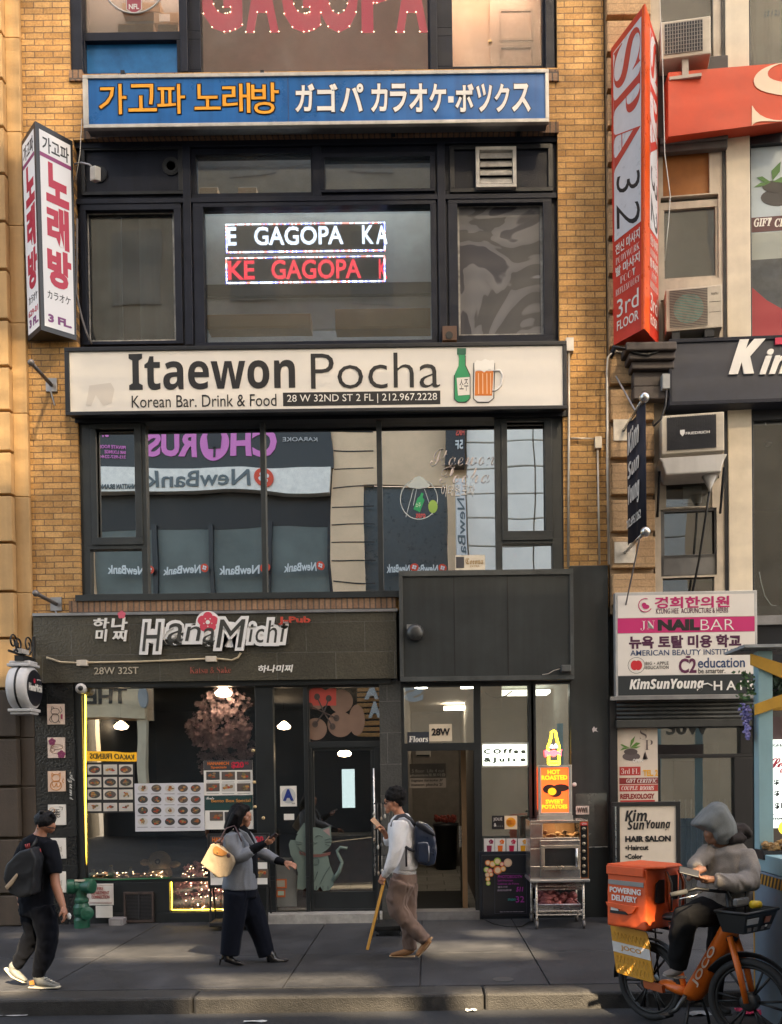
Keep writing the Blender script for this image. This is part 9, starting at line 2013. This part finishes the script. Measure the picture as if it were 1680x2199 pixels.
# ------------------------------------------------------------------ pale blue dining shed at the right
SHX = 2.86; SY0 = -4.38; SB = M((0.27, 0.43, 0.47), 0.6, var=0.12, sc=4, streak=0.3); SB2 = M((0.19, 0.27, 0.34), 0.6, var=0.12, sc=3, streak=0.3); SYW = M((0.55, 0.30, 0.03), 0.55, var=0.15, sc=6)
sd = thing('dining_shed', 'pale blue kerbside dining shed with yellow slats and hazard tape at the right edge', 'shed', (SHX, SY0, ROAD_Z))
zc_ = at(1622, 1838, SY0 - 0.05).z; zr = at(1620, 1402, SY0).z
MB().box(SHX, SHX + 0.125, SY0 - 0.12, SY0, zc_ + 0.03, zr).build('post', SB, sd, bevel=0.006)
MB().box(SHX - 0.01, SHX + 0.09, SY0 - 3.2, SY0, ROAD_Z, zc_ - 0.12).build('wall', SB2, sd, bevel=0.006)
MB().box(SHX - 0.015, SHX + 0.35, SY0 - 3.25, SY0 + 0.02, zc_ - 0.115, zc_ + 0.03).build('counter', SB, sd, bevel=0.006)
hz = MB(); n = 40
MB().box(SHX - 0.013, SHX - 0.0105, SY0 - 3.1, SY0, zc_ - 0.23, zc_ - 0.14).build('hazard_tape', M((0.03, 0.03, 0.03), 0.5), sd)
for k in range(n): y = SY0 - 0.02 - k * 0.075; hz.add([(SHX - 0.0145, y, zc_ - 0.23), (SHX - 0.0145, y - 0.035, zc_ - 0.23), (SHX - 0.0145, y - 0.075, zc_ - 0.14), (SHX - 0.0145, y - 0.04, zc_ - 0.14)], [(0, 1, 2, 3)])
hz.build('tape_stripes', SYW, sd)
hz = MB(); MB().box(SHX - 0.01, SHX + 0.02, SY0 + 0.001, SY0 + 0.006, ROAD_Z, zr - 0.5).build('hazard_tape', M((0.03, 0.03, 0.03), 0.5), sd)
MB().box(SHX - 0.012, SHX - 0.0105, SY0 - 0.03, SY0 + 0.0, ROAD_Z, zc_ - 0.24).build('corner_tape', SYW, sd)
MB().box(SHX - 0.15, SHX + 2.2, SY0 - 0.22, SY0 + 0.3, zr + 0.02, zr + 0.045).build('roof', M((0.35, 0.36, 0.37), 0.3, var=0.2), sd)
bpl = FP(SY0 - 0.125)
def slat(pts): MB().prism(bpl, pxy(pts, SY0 - 0.125), 0.0, 0.02).build('slat', SYW, sd, bevel=0.003)
slat([(1611, 1404), (1611, 1428), (1700, 1466), (1700, 1432)]); slat([(1620, 1513), (1620, 1537), (1700, 1510), (1700, 1484)])
MB().prism(FP(SY0 - 0.05), pxy([(1640, 1497), (1700, 1496), (1700, 1526), (1640, 1526)], SY0 - 0.05), 0, 0.02).build('slat', SYW, sd)
MB().box(SHX + 0.125, SHX + 2.2, SY0 - 0.04, SY0 - 0.0, ROAD_Z, zc_ - 0.13).build('back_wall', SB2, sd); MB().box(SHX + 0.125, SHX + 2.2, SY0 - 0.04, SY0 - 0.0, at(1660, 1590, SY0).z, at(1660, 1540, SY0).z).build('brown_board', M((0.10, 0.06, 0.06), 0.6), sd)
MB().box(SHX + 2.08, SHX + 2.2, SY0 - 3.2, SY0 - 3.08, ROAD_Z, zr).box(SHX, SHX + 0.12, SY0 - 3.2, SY0 - 3.08, zc_ + 0.03, zr).box(SHX + 2.08, SHX + 2.2, SY0 - 0.12, SY0 - 0.041, ROAD_Z, zr).build('far_posts', SB, sd)
sj = thing('drinks_poster', 'bright drinks poster with green bottle and dollar prices inside the blue shed', 'lit sign', at(1665, 1775, SY0 - 0.08)); JY = SY0 - 0.07
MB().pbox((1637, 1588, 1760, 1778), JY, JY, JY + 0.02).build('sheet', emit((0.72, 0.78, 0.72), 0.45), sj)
T('SHANGHAI', (1630, 1597, 1688, 1604), JY, LBLACK, sj, bold=0.03); T(script('Soju'), (1650, 1628, 1712, 1660), JY, lm((0.6, 0.06, 0.1)), sj, bold=0.02)
for s_, r in (('$ 5', (1662, 1674, 1690, 1686)), ('$ 9', (1663, 1698, 1692, 1710)), ('$18', (1664, 1724, 1694, 1738)), ('tter', (1645, 1747, 1664, 1753)), ('marrow', (1646, 1756, 1684, 1761)), ('ju', (1645, 1765, 1654, 1772))): T(s_, r, JY, LBLACK, sj, bold=0.03)
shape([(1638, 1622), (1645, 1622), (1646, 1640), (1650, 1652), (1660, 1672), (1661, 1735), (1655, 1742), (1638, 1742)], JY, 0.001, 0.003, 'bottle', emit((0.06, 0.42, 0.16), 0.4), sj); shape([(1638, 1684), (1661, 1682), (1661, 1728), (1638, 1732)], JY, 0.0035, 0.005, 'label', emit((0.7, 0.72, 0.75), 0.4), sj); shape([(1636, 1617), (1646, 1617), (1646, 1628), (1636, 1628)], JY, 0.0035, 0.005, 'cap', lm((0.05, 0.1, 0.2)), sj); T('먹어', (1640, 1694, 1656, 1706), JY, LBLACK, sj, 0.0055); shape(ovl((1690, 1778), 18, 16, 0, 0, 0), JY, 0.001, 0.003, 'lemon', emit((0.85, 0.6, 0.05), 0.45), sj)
fd = thing('food_tray', 'dark box heaped with fried brown food inside the blue shed', 'food', at(1665, 1850, SY0 - 0.3)); MB().pbox((1640, 1827, 1760, 1846), SY0 - 0.3, SY0 - 0.3, SY0 - 0.05).build('tray', M((0.02, 0.02, 0.022), 0.5), fd)
m2 = MB()
for k in range(70): m2.ball(at(rnd.uniform(1642, 1720), rnd.uniform(1806, 1828), SY0 - rnd.uniform(0.08, 0.28)), rnd.uniform(0.016, 0.03), 6, (1.3, 1, 0.8))
m2.build('fried_food', M((0.30, 0.17, 0.06), 0.6, var=0.5, sc=20), fd)
ws = thing('wisteria_garland', 'artificial wisteria with lilac flowers and green leaves hanging on the blue shed post', 'flowers', at(1602, 1590, SY0)); m2 = MB(); m3 = MB()
for k in range(120):
    f_ = rnd.random(); q = at(1602 + rnd.gauss(0, 7) * (1.1 - f_ * 0.8) + 4 * f_, 1512 + 76 * f_, SY0 - 0.05 + rnd.uniform(-.06, .06)); m2.ball(q, rnd.uniform(0.010, 0.018), 6, (1, 1, 0.8))
m2.build('lilac_flowers', M((0.25, 0.23, 0.50), 0.7, var=0.4, sc=20), ws)
for k in range(60):
    q = at(1602 + rnd.gauss(0, 8), rnd.uniform(1438, 1520), SY0 - 0.06 + rnd.uniform(-.06, .06)); R3 = Matrix.Rotation(rnd.uniform(0, 6.28), 3, 'Y') @ Matrix.Rotation(rnd.uniform(-.8, .8), 3, 'Z'); L = rnd.uniform(0.03, 0.06)
    m3.add([q + R3 @ Vector(p) for p in ((0, 0, 0), (L * 0.4, 0, L * 0.3), (L, 0.01, 0), (L * 0.4, 0, -L * 0.3))], [(0, 1, 2, 3)])
m3.build('leaves', M((0.05, 0.11, 0.035), 0.6, var=0.5, sc=20), ws)
iv = thing('leafy_garland', 'dark green artificial leaves under the top slat of the blue shed', 'plant', at(1668, 1480, SY0)); m3 = MB()
for k in range(260):
    q = at(rnd.uniform(1644, 1730), 1432 + rnd.uniform(0, 62), SY0 + rnd.uniform(-.04, .14)); R3 = Matrix.Rotation(rnd.uniform(0, 6.28), 3, 'Y') @ Matrix.Rotation(rnd.uniform(-.8, .8), 3, 'Z'); L = rnd.uniform(0.03, 0.07)
    m3.add([q + R3 @ Vector(p) for p in ((0, 0, 0), (L * 0.4, 0, L * 0.35), (L, 0.01, 0), (L * 0.4, 0, -L * 0.35))], [(0, 1, 2, 3)])
m3.build('leaves', M((0.02, 0.05, 0.025), 0.6, var=0.5, sc=20), iv)

# ------------------------------------------------------------------ litter in the gutter
def scrap(label, px, py, z, s, c, name='paper_scrap', cat='litter', group=None):
    m = MB(); q = atz(px, py, z); n = 5; vs = []
    for i in range(n + 1):
        for k in range(n + 1): vs.append(q + Vector(((i / n - .5) * s[0] + 0.2 * s[1] * rnd.uniform(-1, 1) * 0.5, (k / n - .5) * s[1], 0.006 + rnd.random() * s[2])))
    m.add(vs, [(i * (n + 1) + k, (i + 1) * (n + 1) + k, (i + 1) * (n + 1) + k + 1, i * (n + 1) + k + 1) for i in range(n) for k in range(n)])
    return tag(m.build(name, M(c, 0.6, var=0.15), None), label, cat, group)
scrap('crumpled white paper scrap in the gutter, left of two near the middle', 463, 2146 + 16, ROAD_Z, (0.15, 0.07, 0.03), (0.55, 0.54, 0.52)); scrap('crumpled white wrapper in the gutter, right of two near the middle', 518, 2156, ROAD_Z, (0.24, 0.12, 0.05), (0.55, 0.54, 0.52), 'paper_wrapper')
scrap('pale blue plastic scrap on the road below the white wrapper', 548, 2168, ROAD_Z, (0.2, 0.09, 0.03), (0.40, 0.48, 0.58), 'plastic_scrap'); scrap('clear plastic bag crumpled against the kerb on the left', 198, 2168, ROAD_Z, (0.16, 0.12, 0.09), (0.30, 0.31, 0.32), 'plastic_bag'); scrap('white scrap on the road at the bottom left corner', 30, 2182, ROAD_Z, (0.26, 0.06, 0.01), (0.45, 0.45, 0.45)); scrap('clear plastic bag standing crumpled on the kerb right of the middle', 1008, 2160, ROAD_Z, (0.16, 0.12, 0.14), (0.36, 0.36, 0.36), 'plastic_bag'); scrap('small white scrap below the plastic bag right of the middle', 1012, 2173, ROAD_Z, (0.1, 0.05, 0.02), (0.55, 0.55, 0.53)); scrap('white scrap on the road left of the bike wheel', 1000 - 126, 2164, ROAD_Z, (0.1, 0.05, 0.01), (0.5, 0.5, 0.5)); scrap('pink cloth lying on the road under the bike', 1608, 2178, ROAD_Z, (0.22, 0.14, 0.05), (0.6, 0.03, 0.10), 'cloth_rag'); scrap('pale paper lying in the gutter under the bike frame', 1500, 2180, ROAD_Z, (0.2, 0.1, 0.02), (0.4, 0.4, 0.38)); scrap('white scrap at the bottom edge of the road near the middle', 548, 2196, ROAD_Z, (0.2, 0.05, 0.01), (0.5, 0.5, 0.48))
q = atz(410, 2164, ROAD_Z); tag(MB().lathe(q, (0, 0.3, 1), [(0.025, 0), (0.03, 0.02), (0.03, 0.05), (0.02, 0.055)], 12).build('bottle_cap', M((0.6, 0.02, 0.02), 0.4), None, True), 'red bottle cap lying in the gutter', 'bottle cap')
mh = atz(432 / 1 * 0 + 1081, 2104); tag(MB().lathe((mh.x, mh.y, 0.0005), (0, 0, 1), [(0.1, 0), (0.1, 0.004)], 24).build('utility_cover', M((0.06, 0.06, 0.06), 0.6)), 'small round metal cover set in the pavement', 'cover')
wires('power_cord', 'thin black cord lying on the pavement in front of the oven cart', 'cord', [atz(a, b, 0.008) for a, b in ((1040, 1974), (1060, 1984), (1090, 1990), (1120, 1990), (1140, 1978), (1146, 1962))], 0.007, BLACK)
